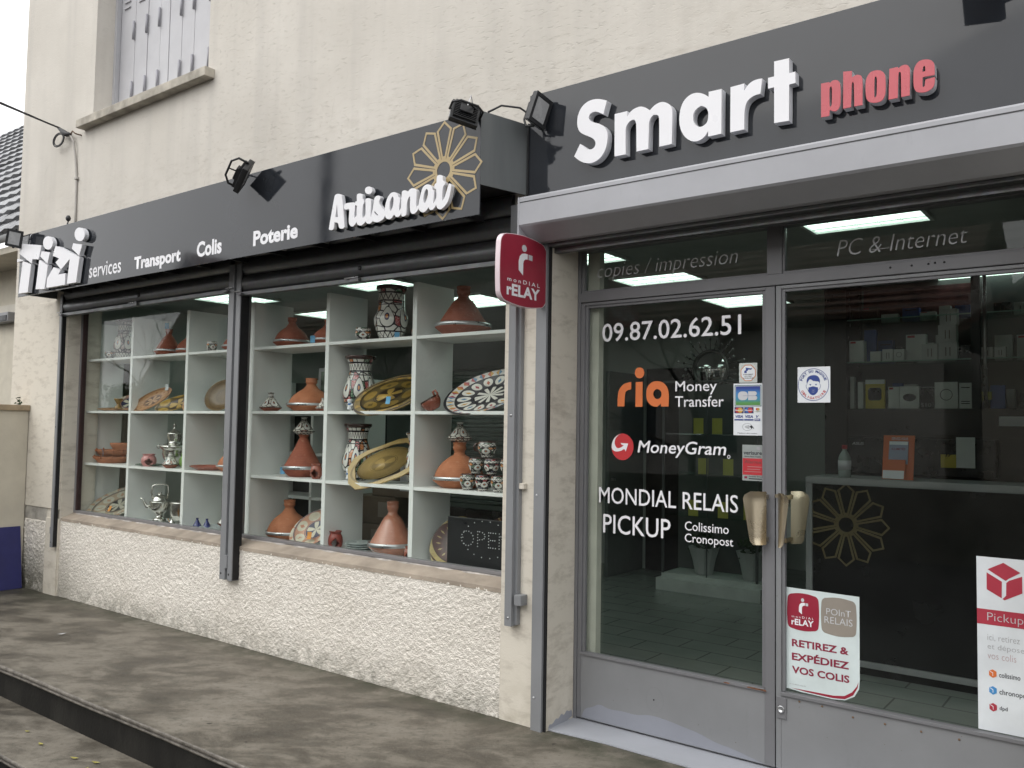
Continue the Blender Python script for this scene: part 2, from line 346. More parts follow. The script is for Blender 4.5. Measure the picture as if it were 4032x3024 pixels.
def vase_pattern(name, h, R, ground=(0.72, 0.70, 0.65), line=(0.02, 0.017, 0.02), pal=None, seed=0.0, n=7):
    """painted pottery: bands of zigzag at neck and foot, outlined coloured cells and medallions between"""
    pal = pal or [(0.72, 0.70, 0.65), (0.72, 0.70, 0.65), (0.34, 0.045, 0.05), (0.72, 0.70, 0.65), (0.50, 0.16, 0.03), (0.04, 0.13, 0.06), (0.72, 0.70, 0.65)]
    k = NT(name); x, y, z = k.sep(k.objc())
    th = k.math('ARCTAN2', y, x); t = k.math('DIVIDE', z, h)
    u = k.math('MULTIPLY', k.math('ADD', th, seed), n/(2*pi))
    fu = k.math('FRACT', k.math('ADD', u, 20.0)); tri = k.math('ABSOLUTE', k.math('SUBTRACT', fu, 0.5))
    # medallions: white pear shapes, one per repeat, in the belly
    e1 = k.math('DIVIDE', k.math('SUBTRACT', t, 0.42), 0.20); w = k.math('SUBTRACT', 0.36, k.math('MULTIPLY', e1, 0.13))
    dd = k.math('SQRT', k.math('ADD', k.math('POWER', k.math('DIVIDE', tri, w), 2.0), k.math('POWER', e1, 2.0)))
    vv = k.comb(k.math('MULTIPLY', u, 2.0), k.math('MULTIPLY', t, 7.0), seed)
    vo = k.n('TexVoronoi', {'Vector': vv, 'Scale': 1.0, 'Randomness': 0.6}); ve = k.n('TexVoronoi', {'Vector': vv, 'Scale': 1.0, 'Randomness': 0.6}, feature='DISTANCE_TO_EDGE').outputs[0]
    rnd = k.sep(vo.outputs[1])[0]
    st = [(i/len(pal), c) for i, c in enumerate(pal)]
    c = k.ramp(rnd, st, 'CONSTANT')
    c = k.mix(k.val(k.noise(k.objc(), 160, 2), .52, .58, 0, .5), c, ground)
    c = k.mix(k.val(ve, 0.09, 0.06), c, line)
    c = k.mix(k.val(dd, 1.02, 0.99), c, line); c = k.mix(k.val(dd, 0.90, 0.87), c, ground)
    dots = k.val(k.math('SQRT', k.math('ADD', k.math('POWER', k.math('DIVIDE', tri, 0.13), 2.0), k.math('POWER', k.math('DIVIDE', e1, 0.36), 2.0))), 1.0, .92)
    ring = k.val(k.math('SQRT', k.math('ADD', k.math('POWER', k.math('DIVIDE', tri, 0.07), 2.0), k.math('POWER', k.math('DIVIDE', e1, 0.2), 2.0))), .92, 1.0)
    c = k.mix(dots, c, (0.03, 0.035, 0.09)); c = k.mix(k.math('MULTIPLY', dots, k.math('SUBTRACT', 1.0, ring)), c, (0.5, 0.2, 0.06))
    for z0, z1, m in ((0.74, 0.85, 3.0), (0.05, 0.15, 3.0)):
        f2 = k.math('FRACT', k.math('MULTIPLY', k.math('ADD', u, 20.0), m)); zz = k.math('MULTIPLY', k.math('ABSOLUTE', k.math('SUBTRACT', f2, .5)), 2.0)
        tt = k.val(t, z0, z1); df = k.math('ABSOLUTE', k.math('SUBTRACT', zz, tt))
        inb = k.math('MULTIPLY', k.math('GREATER_THAN', t, z0), k.math('LESS_THAN', t, z1))
        bc = k.mix(k.val(df, .2, .14), ground, line)
        c = k.mix(inb, c, bc)
    for z0, wd in ((0.72, .016), (0.87, .016), (0.16, .014), (0.04, .014), (0.65, .01)):
        c = k.mix(k.val(k.math('ABSOLUTE', k.math('SUBTRACT', t, z0)), wd, wd*.8), c, line)
    c = k.mix(k.val(t, 0.925, 0.935), c, (0.05, 0.02, 0.016))
    return k.out(c, 0.16, 0, 0.5, None, 0.3)
def plate_pattern(name, R, rim, mid, motif, ground, line=(0.02, 0.02, 0.025), n=12, sq=1.0):
    """painted dish: dark edge, rim of coloured lozenges, field with petal medallions, rosette in the middle"""
    k = NT(name); x, y, z = k.sep(k.objc()); y = k.math('DIVIDE', y, sq)
    r = k.math('DIVIDE', k.math('SQRT', k.math('ADD', k.math('MULTIPLY', x, x), k.math('MULTIPLY', y, y))), R)
    th = k.math('MULTIPLY', k.math('ARCTAN2', y, x), 1/(2*pi))
    def rep(m): return k.math('ABSOLUTE', k.math('SUBTRACT', k.math('FRACT', k.math('ADD', k.math('MULTIPLY', th, m), 50.0)), 0.5))
    t1 = rep(n*2.0); loz = k.math('ADD', k.math('MULTIPLY', t1, 2.2), k.math('MULTIPLY', k.math('ABSOLUTE', k.math('SUBTRACT', r, .86)), 9.0))
    idx = k.math('FRACT', k.math('MULTIPLY', k.math('FLOOR', k.math('ADD', k.math('MULTIPLY', th, n*2.0), 50.5)), 0.37))
    rimc = k.ramp(idx, [(i/len(rim), c) for i, c in enumerate(rim)], 'CONSTANT')
    c = k.mix(k.val(loz, .9, .8), ground, rimc)
    t2 = rep(n); pe = k.math('SQRT', k.math('ADD', k.math('POWER', k.math('DIVIDE', t2, .40), 2.0), k.math('POWER', k.math('DIVIDE', k.math('SUBTRACT', r, .58), .155), 2.0)))
    f = k.mix(k.val(pe, 1.02, .96), mid, motif)
    lz2 = k.math('ADD', k.math('DIVIDE', t2, .15), k.math('DIVIDE', k.math('ABSOLUTE', k.math('SUBTRACT', r, .58)), .09))
    f = k.mix(k.val(lz2, 1.05, .9), f, rimc)
    t3 = rep(n*.75); ro = k.val(k.math('SUBTRACT', k.math('MULTIPLY', t3, 2.0), k.math('MULTIPLY', r, 1.6)), .12, .02)
    f = k.mix(k.math('LESS_THAN', r, .36), f, k.mix(ro, motif, line))
    c = k.mix(k.math('LESS_THAN', r, .765), c, f)
    for rr_, w in ((.97, .035), (.765, .012), (.36, .018), (.735, .006), (.41, .01)):
        c = k.mix(k.val(k.math('ABSOLUTE', k.math('SUBTRACT', r, rr_)), w, w*.85), c, line)
    c = k.mix(k.val(k.noise(k.objc(), 40, 4), .45, .75, 0, .22), c, line)
    return k.out(c, 0.34, 0, 0.4, None, 0.06)

PLASTER, ROUGH = plaster_mat(), roughcast_mat()
PAVE, RISER, NOSING, ASPHALT = pavement_mat(), riser_mat(), nosing_mat(), asphalt_mat()
FASCIA, FEND = fascia_mat(), fascia_end_mat()
GREY = painted_metal('grey_door_paint', (0.215, 0.22, 0.228), 0.42, 0.8)
GREYT = painted_metal('grey_frame_paint', (0.165, 0.166, 0.175), 0.42, 0.5)
LIGHTGREY = painted_metal('silver_grey_paint', (0.36, 0.365, 0.39), 0.4)
GUIDE = painted_metal('shutter_guide_grey', (0.225, 0.232, 0.242), 0.38)
GALVA = galva_mat('galvanised_steel', (0.16, 0.165, 0.168))
GLASS = glass_mat()
BLACKP = pbr('black_plastic', (0.017, 0.018, 0.020), 0.45, var=.15)
BLACKGAP = pbr('black_gap_shade', (0.006, 0.006, 0.007), 0.7)  # flat black standing in for the shade inside slots, joints and holes
WHITEL = pbr('white_acrylic', (0.76, 0.76, 0.785), 0.35, var=.0)
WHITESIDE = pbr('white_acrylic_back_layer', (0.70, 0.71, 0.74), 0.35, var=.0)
REDL = pbr('red_acrylic', (0.50, 0.085, 0.105), 0.3, var=.05)
GREYSIDE = pbr('clear_grey_acrylic', (0.60, 0.60, 0.62), 0.3, var=.02)
VINYL = pbr('white_vinyl', (0.80, 0.80, 0.83), 0.5, var=.015)
VINYLT = pbr('grey_outline_vinyl', (0.55, 0.56, 0.57), 0.5, var=.02)
GOLD = pbr('gold_vinyl', (0.40, 0.305, 0.155), 0.38, var=.05)
GOLDD = pbr('dull_gold_paint', (0.16, 0.125, 0.06), 0.5, var=.05)
BRASS = pbr('brushed_brass', (0.50, 0.43, 0.315), 0.30, metal=0.9, var=.12, vscale=3, bump=.03, bscale=200)
SILVER = pbr('polished_silver', (0.62, 0.61, 0.57), 0.16, metal=1.0, var=.1, bump=.25, bscale=90)
STEEL = pbr('bright_tin_band', (0.52, 0.53, 0.54), 0.3, metal=0.85, var=.12)
CREAM = pbr('cream_render', (0.56, 0.52, 0.43), 0.9, var=.06, world=True, bump=.3, bscale=50)
PAPERW = pbr('white_print', (0.74, 0.77, 0.80), 0.42, var=.02)
SHELFW = pbr('white_laminate', (0.80, 0.81, 0.785), 0.45, var=.02)
TAGBLUE = pbr('blue_price_card', (0.16, 0.42, 0.66), 0.7)
TAGORANGE = pbr('orange_price_card', (0.72, 0.30, 0.06), 0.7)
TAGWHITE = pbr('white_price_card', (0.62, 0.66, 0.68), 0.7)
TAGYELLOW = pbr('yellow_price_card', (0.52, 0.50, 0.10), 0.7)
INK = pbr('dark_ink', (0.02, 0.022, 0.03), 0.6)
BLUEINK = pbr('navy_print', (0.025, 0.055, 0.24), 0.5)
REDINK = pbr('red_print', (0.46, 0.03, 0.04), 0.5)
MRED = pbr('crimson_print', (0.30, 0.022, 0.045), 0.4)
MREDT = pbr('crimson_ink', (0.24, 0.02, 0.05), 0.5)
TAUPE = pbr('taupe_print', (0.27, 0.24, 0.205), 0.5)
PALEG = pbr('pale_grey_print', (0.55, 0.56, 0.58), 0.45)
MIDG = pbr('mid_grey_print', (0.36, 0.36, 0.38), 0.5)
ORANGE = pbr('orange_vinyl', (0.66, 0.17, 0.045), 0.5, var=.02)
PLATE_EMIT = None
# ------------------------------------------------------------------ ground, street, pavement
def struct(name, b, mat): return tag(box(name, b, mat), kind='structure')
tag(mesh('street', [(-120, -120, -0.37), (120, -120, -0.37), (120, 60, -0.37), (-120, 60, -0.37)], [(0, 1, 2, 3)], ASPHALT), kind='structure')
def pavement(name, x0, x1, y0, y1, ztop, zbot, lip=0.022):
    """slab with rounded nosing that oversails its riser"""
    pr = [(y1, ztop)]
    R = 0.012
    for i in range(7):
        a = rad(90*i/6); pr.append((y0+R-R*sin(a), ztop-R+R*cos(a)))
    pr += [(y0, ztop-0.020), (y0+.008, ztop-.023), (y0+.008, ztop-.028), (y0+.001, ztop-.031), (y0+.002, ztop-.040), (y0+lip, ztop-.040)]
    V, F = [], []
    n = len(pr); xs = np.linspace(x0, x1, 60)
    for x in xs:
        for j, (yy, zz) in enumerate(pr):
            w = 0.006*sin(x*1.7+j*.1)+0.004*sin(x*4.3) if 0 < j else 0
            V.append((x, yy+w, zz-(0.003*sin(x*2.9) if j else 0)))
    for i in range(len(xs)-1):
        for j in range(n-1):
            F.append((i*n+j, i*n+j+1, (i+1)*n+j+1, (i+1)*n+j))
    me = bpy.data.meshes.new(name); me.from_pydata(V, [], F)
    me.materials.append(PAVE); me.materials.append(NOSING)
    for f in me.polygons:
        j = f.index % (n-1); f.material_index = 1 if j >= 3 else 0; f.use_smooth = True
    o = bpy.data.objects.new(name, me); COL.objects.link(o); tag(o, kind='structure')
    struct(name.replace('pavement', 'pavement_riser').replace('lower_step', 'lower_step_riser'), (x0, x1, y0+lip, y1-0.01, zbot, ztop-.0405), RISER)
    return o
pavement('pavement', -8.39, 6.0, -1.225, 0.32, 0.0, -0.40)
pavement('lower_step', -8.39, 6.0, -1.605, -1.20, -0.203, -0.40)
# painted threshold in front of the doors
mesh_thr = [(-2.505, .02), (-2.18, .045), (-1.75, .035), (-0.30, .015), (-0.30, .30), (-2.505, .30)]
tag(slab('door_threshold', [mesh_thr], (0, 0, 0.004), (1, 0, 0), (0, 1, 0), -0.003, 0.004, painted_metal('threshold_paint', (0.36, 0.375, 0.41), .5)), kind='structure')

# ------------------------------------------------------------------ shop building
SHOP = thing('shop_building', 'cream rendered two storey shop building with anthracite fascia signs', 'building', (-4, .15, 0))
boxes('wall', [(-8.82, -7.727, 0.0, .30, 0, 2.75), (-2.80, -2.50, 0.0, .30, 0, 2.75), (-7.727, -2.80, .03, .30, 0, .652),
               (-8.82, 3.0, 0.0, .30, 2.75, 4.20), (-8.82, -7.437, 0.0, .30, 4.20, 6.30), (-5.69, 3.0, 0.0, .30, 4.20, 6.30), (-8.82, 3.0, 0, .30, 6.30, 7.4),
               (-2.50, -0.30, .0, .30, 2.66, 2.75), (-0.30, 3.0, 0, .30, 0, 2.75), (-8.82, -8.52, .30, 6.0, 0, 7.4),
               (-7.727, -2.80, .0, .10, 2.60, 2.75)], PLASTER, SHOP)
def vnoise(nx, ny, cell, rg):
    gx, gy = int(nx/cell)+3, int(ny/cell)+3; g = rg.random((gy, gx))
    X, Y = np.meshgrid(np.arange(nx)/cell, np.arange(ny)/cell)
    i, j = X.astype(int), Y.astype(int); fx, fy = X-i, Y-j; fx = fx*fx*(3-2*fx); fy = fy*fy*(3-2*fy)
    return (g[j, i]*(1-fx)+g[j, i+1]*fx)*(1-fy)+(g[j+1, i]*(1-fx)+g[j+1, i+1]*fx)*fy
def roughcast(name, x0, x1, z0, z1, y, step, parent, amp=1.0, joints=()):
    nx, nz = int((x1-x0)/step), int((z1-z0)/step)
    h = 0.55*np.abs(vnoise(nx+1, nz+1, 2.3, rng)-.5)*2+0.5*vnoise(nx+1, nz+1, 1.5, rng)+0.22*vnoise(nx+1, nz+1, 6, rng)+.12*vnoise(nx+1, nz+1, 24, rng)
    h = (h-h.min())/(h.max()-h.min()); h = np.clip((h-.12)/.75, 0, 1)**1.15
    xs = np.linspace(x0, x1, nx+1); zs = np.linspace(z0, z1, nz+1)
    jx = (rng.random((nz+1, nx+1))-.5)*step*.5
    Xg, Zg = np.meshgrid(xs, zs); Yg = y-h*0.017*amp
    for xj in joints: Yg = np.where(np.abs(Xg-xj) < .0045, y-.004, Yg)
    Yg[-1, :] = y+.004; Yg[:, 0] = y+.004; Yg[:, -1] = y+.004
    Xg = Xg+jx*(np.abs(Xg-x0) > step)*(np.abs(Xg-x1) > step)
    V = np.stack([Xg, Yg, Zg], -1).reshape(-1, 3)
    idx = np.arange((nx+1)*(nz+1)).reshape(nz+1, nx+1)
    F = np.stack([idx[:-1, :-1], idx[:-1, 1:], idx[1:, 1:], idx[1:, :-1]], -1).reshape(-1, 4)
    me = bpy.data.meshes.new(name); me.from_pydata(V.tolist(), [], F.tolist())
    me.polygons.foreach_set('use_smooth', [True]*len(me.polygons))
    return obj(name, me, ROUGH, parent)
roughcast('roughcast_dado', -7.735, -2.775, -.01, .672, .010, .0062, SHOP, .55, (-5.98, -4.83, -3.73))
roughcast('roughcast_patch', -8.40, -7.967, -.01, .635, -.001, .0085, SHOP, .9)
# smooth strip under the left shutter guide with the recessed band beside it
boxes('render_strip', [(-7.966, -7.738, -.012, -.0005, -.0, .67)], PLASTER, SHOP)
boxes('render_coat', [(-8.39, -7.738, -.012, -.0005, .752, 2.62)], PLASTER, SHOP, .003)
box('recessed_band', (-8.39, -7.967, -.0035, -.0005, .637, .750), pbr('old_grey_render', (.40, .38, .34), .9, var=.3, vscale=9, world=True, bump=.4), SHOP)
# sloping window sill of the shop window
sv = [(-7.727, .004, .655), (-2.775, .004, .655), (-2.775, .004, .679), (-7.727, .004, .679), (-7.727, .13, .655), (-2.775, .13, .655), (-2.775, .13, .722), (-7.727, .13, .722)]
mesh('window_sill', sv, [(0, 1, 2, 3), (3, 2, 6, 7), (4, 7, 6, 5), (0, 3, 7, 4), (1, 5, 6, 2), (0, 4, 5, 1)],
     pbr('weathered_sill', (.36, .305, .245), .8, var=.25, vscale=5, world=True, bump=.35, bscale=40), SHOP)
mesh('sill_putty', [(x, .105-.012*(i % 2)*.4, .709+.002*(i % 3)) for i, x in enumerate(np.linspace(-7.72, -2.8, 60))]+[(x, .131, .728+.002*((i*7) % 3)) for i, x in enumerate(np.linspace(-7.72, -2.8, 60))],
     [(i, i+1, 61+i, 60+i) for i in range(59)], pbr('flaking_putty', (.42, .39, .36), .8, var=.5, vscale=12, world=True, bump=.6, bscale=30), SHOP)
# upper window: sill, reveal lining, folding shutters
box('upper_window_sill', (-7.578, -5.603, -.083, .05, 4.122, 4.193), pbr('weathered_concrete_sill', (.40, .37, .315), .85, var=.3, vscale=7, world=True, bump=.4, bscale=45), SHOP, .006)
SHUT = thing('folding_window_shutter', 'pale grey folding metal shutter closed over the upper window', 'shutter', (-6.7, .2, 4.2))
SHG = painted_metal('shutter_lilac_grey', (0.47, 0.47, 0.49), .5)
xs_ = [-7.437, -7.155, -6.945, -6.742, -6.598, -6.408, -6.222, -5.99, -5.69]
for a, b in zip(xs_[:-1], xs_[1:]):
    lp = box('leaf', (a+.004, b-.004, .20+.006*random.random(), .222, 4.19, 6.295), SHG, SHUT, .003)
    for kz in range(4): box('vent_slot', ((a+b)/2-.05, (a+b)/2+.05, .190, .1985, 5.235+kz*.055, 5.248+kz*.055), SHG, lp)
HG = painted_metal('hinge_grey', (0.30, 0.30, 0.33), .4)
for hx in (-7.16, -6.945, -6.742, -6.408, -6.222, -5.99):
    for hz in (4.37, 4.915):
        tube('hinge', [(hx, .187, hz), (hx, .187, hz+.165)], .011, HG, SHUT)
box('hinge_plate', (-7.437, -7.40, .16, .199, 4.19, 6.295), SHG, SHUT)
# paint smeared up the foot of the door reveal
slab('paint_smear', [soften([(.02, .004), (.245, .006), (.24, .055), (.215, .048), (.19, .062), (.165, .04), (.14, .058), (.115, .035), (.09, .045), (.06, .022), (.03, .03)], 1, 120)], (-2.4998, 0, 0), (0, 1, 0), (0, 0, 1), 0, .0006, painted_metal('smeared_grey_paint', (.30, .31, .345), .6), SHOP)
# ------------------------------------------------------------------ sign lettering: outlines in metres (x, z) on the boards
SMART = [[[[-2.131,3.148],[-2.163,3.163],[-2.195,3.171],[-2.226,3.172],[-2.258,3.163],[-2.283,3.143],[-2.299,3.113],[-2.304,3.079],[-2.301,3.05],[-2.288,3.023],[-2.262,3.004],[-2.23,2.988],[-2.208,2.974],[-2.195,2.958],[-2.193,2.944],[-2.199,2.929],[-2.213,2.921],[-2.229,2.922],[-2.245,2.93],[-2.261,2.945],[-2.284,2.961],[-2.319,2.904],[-2.292,2.879],[-2.26,2.861],[-2.228,2.852],[-2.2,2.853],[-2.172,2.864],[-2.147,2.887],[-2.132,2.916],[-2.126,2.95],[-2.125,2.982],[-2.134,3.005],[-2.149,3.026],[-2.174,3.042],[-2.206,3.055],[-2.228,3.068],[-2.236,3.083],[-2.231,3.099],[-2.219,3.107],[-2.2,3.109],[-2.178,3.101],[-2.151,3.084]]],[[[-2.086,3.071],[-2.017,3.071],[-2.015,3.045],[-1.999,3.065],[-1.975,3.076],[-1.946,3.079],[-1.923,3.07],[-1.905,3.058],[-1.895,3.047],[-1.883,3.058],[-1.86,3.072],[-1.832,3.076],[-1.807,3.066],[-1.787,3.05],[-1.778,3.03],[-1.776,3.004],[-1.779,2.864],[-1.843,2.863],[-1.844,2.993],[-1.848,3.012],[-1.86,3.021],[-1.877,3.022],[-1.891,3.009],[-1.898,2.989],[-1.899,2.968],[-1.901,2.863],[-1.964,2.863],[-1.966,2.992],[-1.969,3.01],[-1.979,3.022],[-1.994,3.022],[-2.01,3.013],[-2.022,2.996],[-2.025,2.978],[-2.023,2.86],[-2.085,2.861]]],[[[-1.596,3.069],[-1.534,3.068],[-1.535,2.864],[-1.598,2.863],[-1.598,2.889],[-1.611,2.869],[-1.635,2.854],[-1.664,2.852],[-1.693,2.865],[-1.72,2.893],[-1.737,2.93],[-1.742,2.972],[-1.737,3.016],[-1.724,3.049],[-1.7,3.071],[-1.673,3.08],[-1.646,3.077],[-1.62,3.065],[-1.596,3.046]],[[-1.633,3.013],[-1.609,3.001],[-1.598,2.981],[-1.597,2.956],[-1.601,2.932],[-1.614,2.92],[-1.632,2.914],[-1.651,2.92],[-1.667,2.938],[-1.673,2.962],[-1.67,2.987],[-1.656,3.004]]],[[[-1.492,3.066],[-1.428,3.068],[-1.43,3.034],[-1.416,3.053],[-1.396,3.068],[-1.372,3.073],[-1.347,3.071],[-1.355,3.005],[-1.377,3.005],[-1.398,2.998],[-1.417,2.983],[-1.425,2.958],[-1.428,2.93],[-1.428,2.862],[-1.493,2.861]]],[[[-1.294,3.133],[-1.229,3.131],[-1.229,3.066],[-1.202,3.066],[-1.202,3.017],[-1.229,3.016],[-1.23,2.859],[-1.294,2.862],[-1.294,3.02],[-1.321,3.019],[-1.321,3.067],[-1.294,3.067]]]]
PHONE = [[[[-1.095,2.988],[-1.062,2.987],[-1.059,2.981],[-1.051,2.989],[-1.039,2.991],[-1.028,2.987],[-1.021,2.979],[-1.017,2.967],[-1.016,2.947],[-1.016,2.892],[-1.019,2.875],[-1.025,2.864],[-1.034,2.858],[-1.046,2.86],[-1.06,2.869],[-1.062,2.844],[-1.095,2.845]],[[-1.061,2.957],[-1.058,2.966],[-1.053,2.966],[-1.05,2.96],[-1.051,2.89],[-1.055,2.882],[-1.06,2.883],[-1.061,2.889]]],[[[-1.005,3.017],[-0.971,3.012],[-0.971,2.984],[-0.961,2.99],[-0.949,2.991],[-0.937,2.986],[-0.931,2.977],[-0.929,2.961],[-0.93,2.861],[-0.962,2.862],[-0.963,2.954],[-0.964,2.963],[-0.969,2.965],[-0.972,2.957],[-0.975,2.862],[-1.006,2.862]]],[[[-0.918,2.944],[-0.916,2.963],[-0.909,2.979],[-0.898,2.99],[-0.884,2.992],[-0.868,2.99],[-0.855,2.983],[-0.845,2.97],[-0.842,2.955],[-0.841,2.926],[-0.842,2.892],[-0.847,2.873],[-0.856,2.862],[-0.871,2.858],[-0.89,2.861],[-0.904,2.867],[-0.913,2.879],[-0.917,2.894],[-0.918,2.919]],[[-0.884,2.955],[-0.881,2.966],[-0.876,2.965],[-0.874,2.955],[-0.875,2.892],[-0.879,2.882],[-0.884,2.882],[-0.885,2.892]]],[[[-0.827,2.985],[-0.796,2.985],[-0.793,2.978],[-0.785,2.986],[-0.773,2.988],[-0.761,2.985],[-0.753,2.975],[-0.751,2.959],[-0.753,2.86],[-0.784,2.861],[-0.784,2.951],[-0.786,2.962],[-0.79,2.964],[-0.794,2.959],[-0.797,2.86],[-0.831,2.861]]],[[[-0.739,2.935],[-0.738,2.956],[-0.732,2.974],[-0.722,2.987],[-0.708,2.991],[-0.693,2.99],[-0.678,2.984],[-0.667,2.973],[-0.663,2.959],[-0.663,2.921],[-0.706,2.922],[-0.707,2.894],[-0.706,2.884],[-0.703,2.882],[-0.699,2.885],[-0.697,2.899],[-0.696,2.91],[-0.662,2.912],[-0.663,2.893],[-0.666,2.877],[-0.677,2.866],[-0.694,2.86],[-0.713,2.862],[-0.728,2.868],[-0.736,2.882],[-0.739,2.902]],[[-0.706,2.955],[-0.702,2.965],[-0.698,2.965],[-0.696,2.96],[-0.696,2.944],[-0.706,2.943]]]]
TIZI = [[[[-7.871,3.069],[-7.459,3.007],[-7.503,2.892],[-7.619,2.906],[-7.63,2.87],[-7.873,2.982]]],[[[-7.8,2.908],[-7.637,2.863],[-7.679,2.627],[-7.854,2.63]]],[[[-7.907,2.941],[-7.785,2.916],[-7.805,2.91],[-7.911,2.912]]],[[[-7.257,3.002],[-7.26,2.985],[-7.271,2.971],[-7.288,2.961],[-7.312,2.955],[-7.338,2.956],[-7.365,2.962],[-7.391,2.973],[-7.411,2.987],[-7.425,3.005],[-7.431,3.023],[-7.429,3.04],[-7.418,3.055],[-7.399,3.065],[-7.376,3.07],[-7.349,3.07],[-7.322,3.064],[-7.297,3.053],[-7.277,3.038],[-7.263,3.02]]],[[[-7.449,2.955],[-7.298,2.929],[-7.337,2.838],[-7.469,2.912]]],[[[-7.486,2.885],[-7.326,2.824],[-7.369,2.628],[-7.531,2.64]]],[[[-7.203,2.97],[-7.146,2.959],[-6.79,2.833],[-6.83,2.635],[-6.98,2.636],[-6.949,2.835],[-7.091,2.764],[-7.19,2.832],[-7.132,2.859],[-7.247,2.894]]],[[[-7.224,2.796],[-7.096,2.76],[-7.138,2.726],[-7.011,2.726],[-7.016,2.632],[-7.333,2.635],[-7.325,2.714]]],[[[-6.902,2.957],[-6.755,2.929],[-6.796,2.844],[-6.92,2.916]]],[[[-6.719,3.006],[-6.722,2.989],[-6.732,2.975],[-6.749,2.965],[-6.772,2.96],[-6.797,2.961],[-6.823,2.967],[-6.847,2.977],[-6.867,2.992],[-6.88,3.009],[-6.886,3.027],[-6.883,3.044],[-6.873,3.058],[-6.855,3.068],[-6.832,3.073],[-6.807,3.072],[-6.781,3.066],[-6.757,3.055],[-6.738,3.041],[-6.725,3.023]]]]
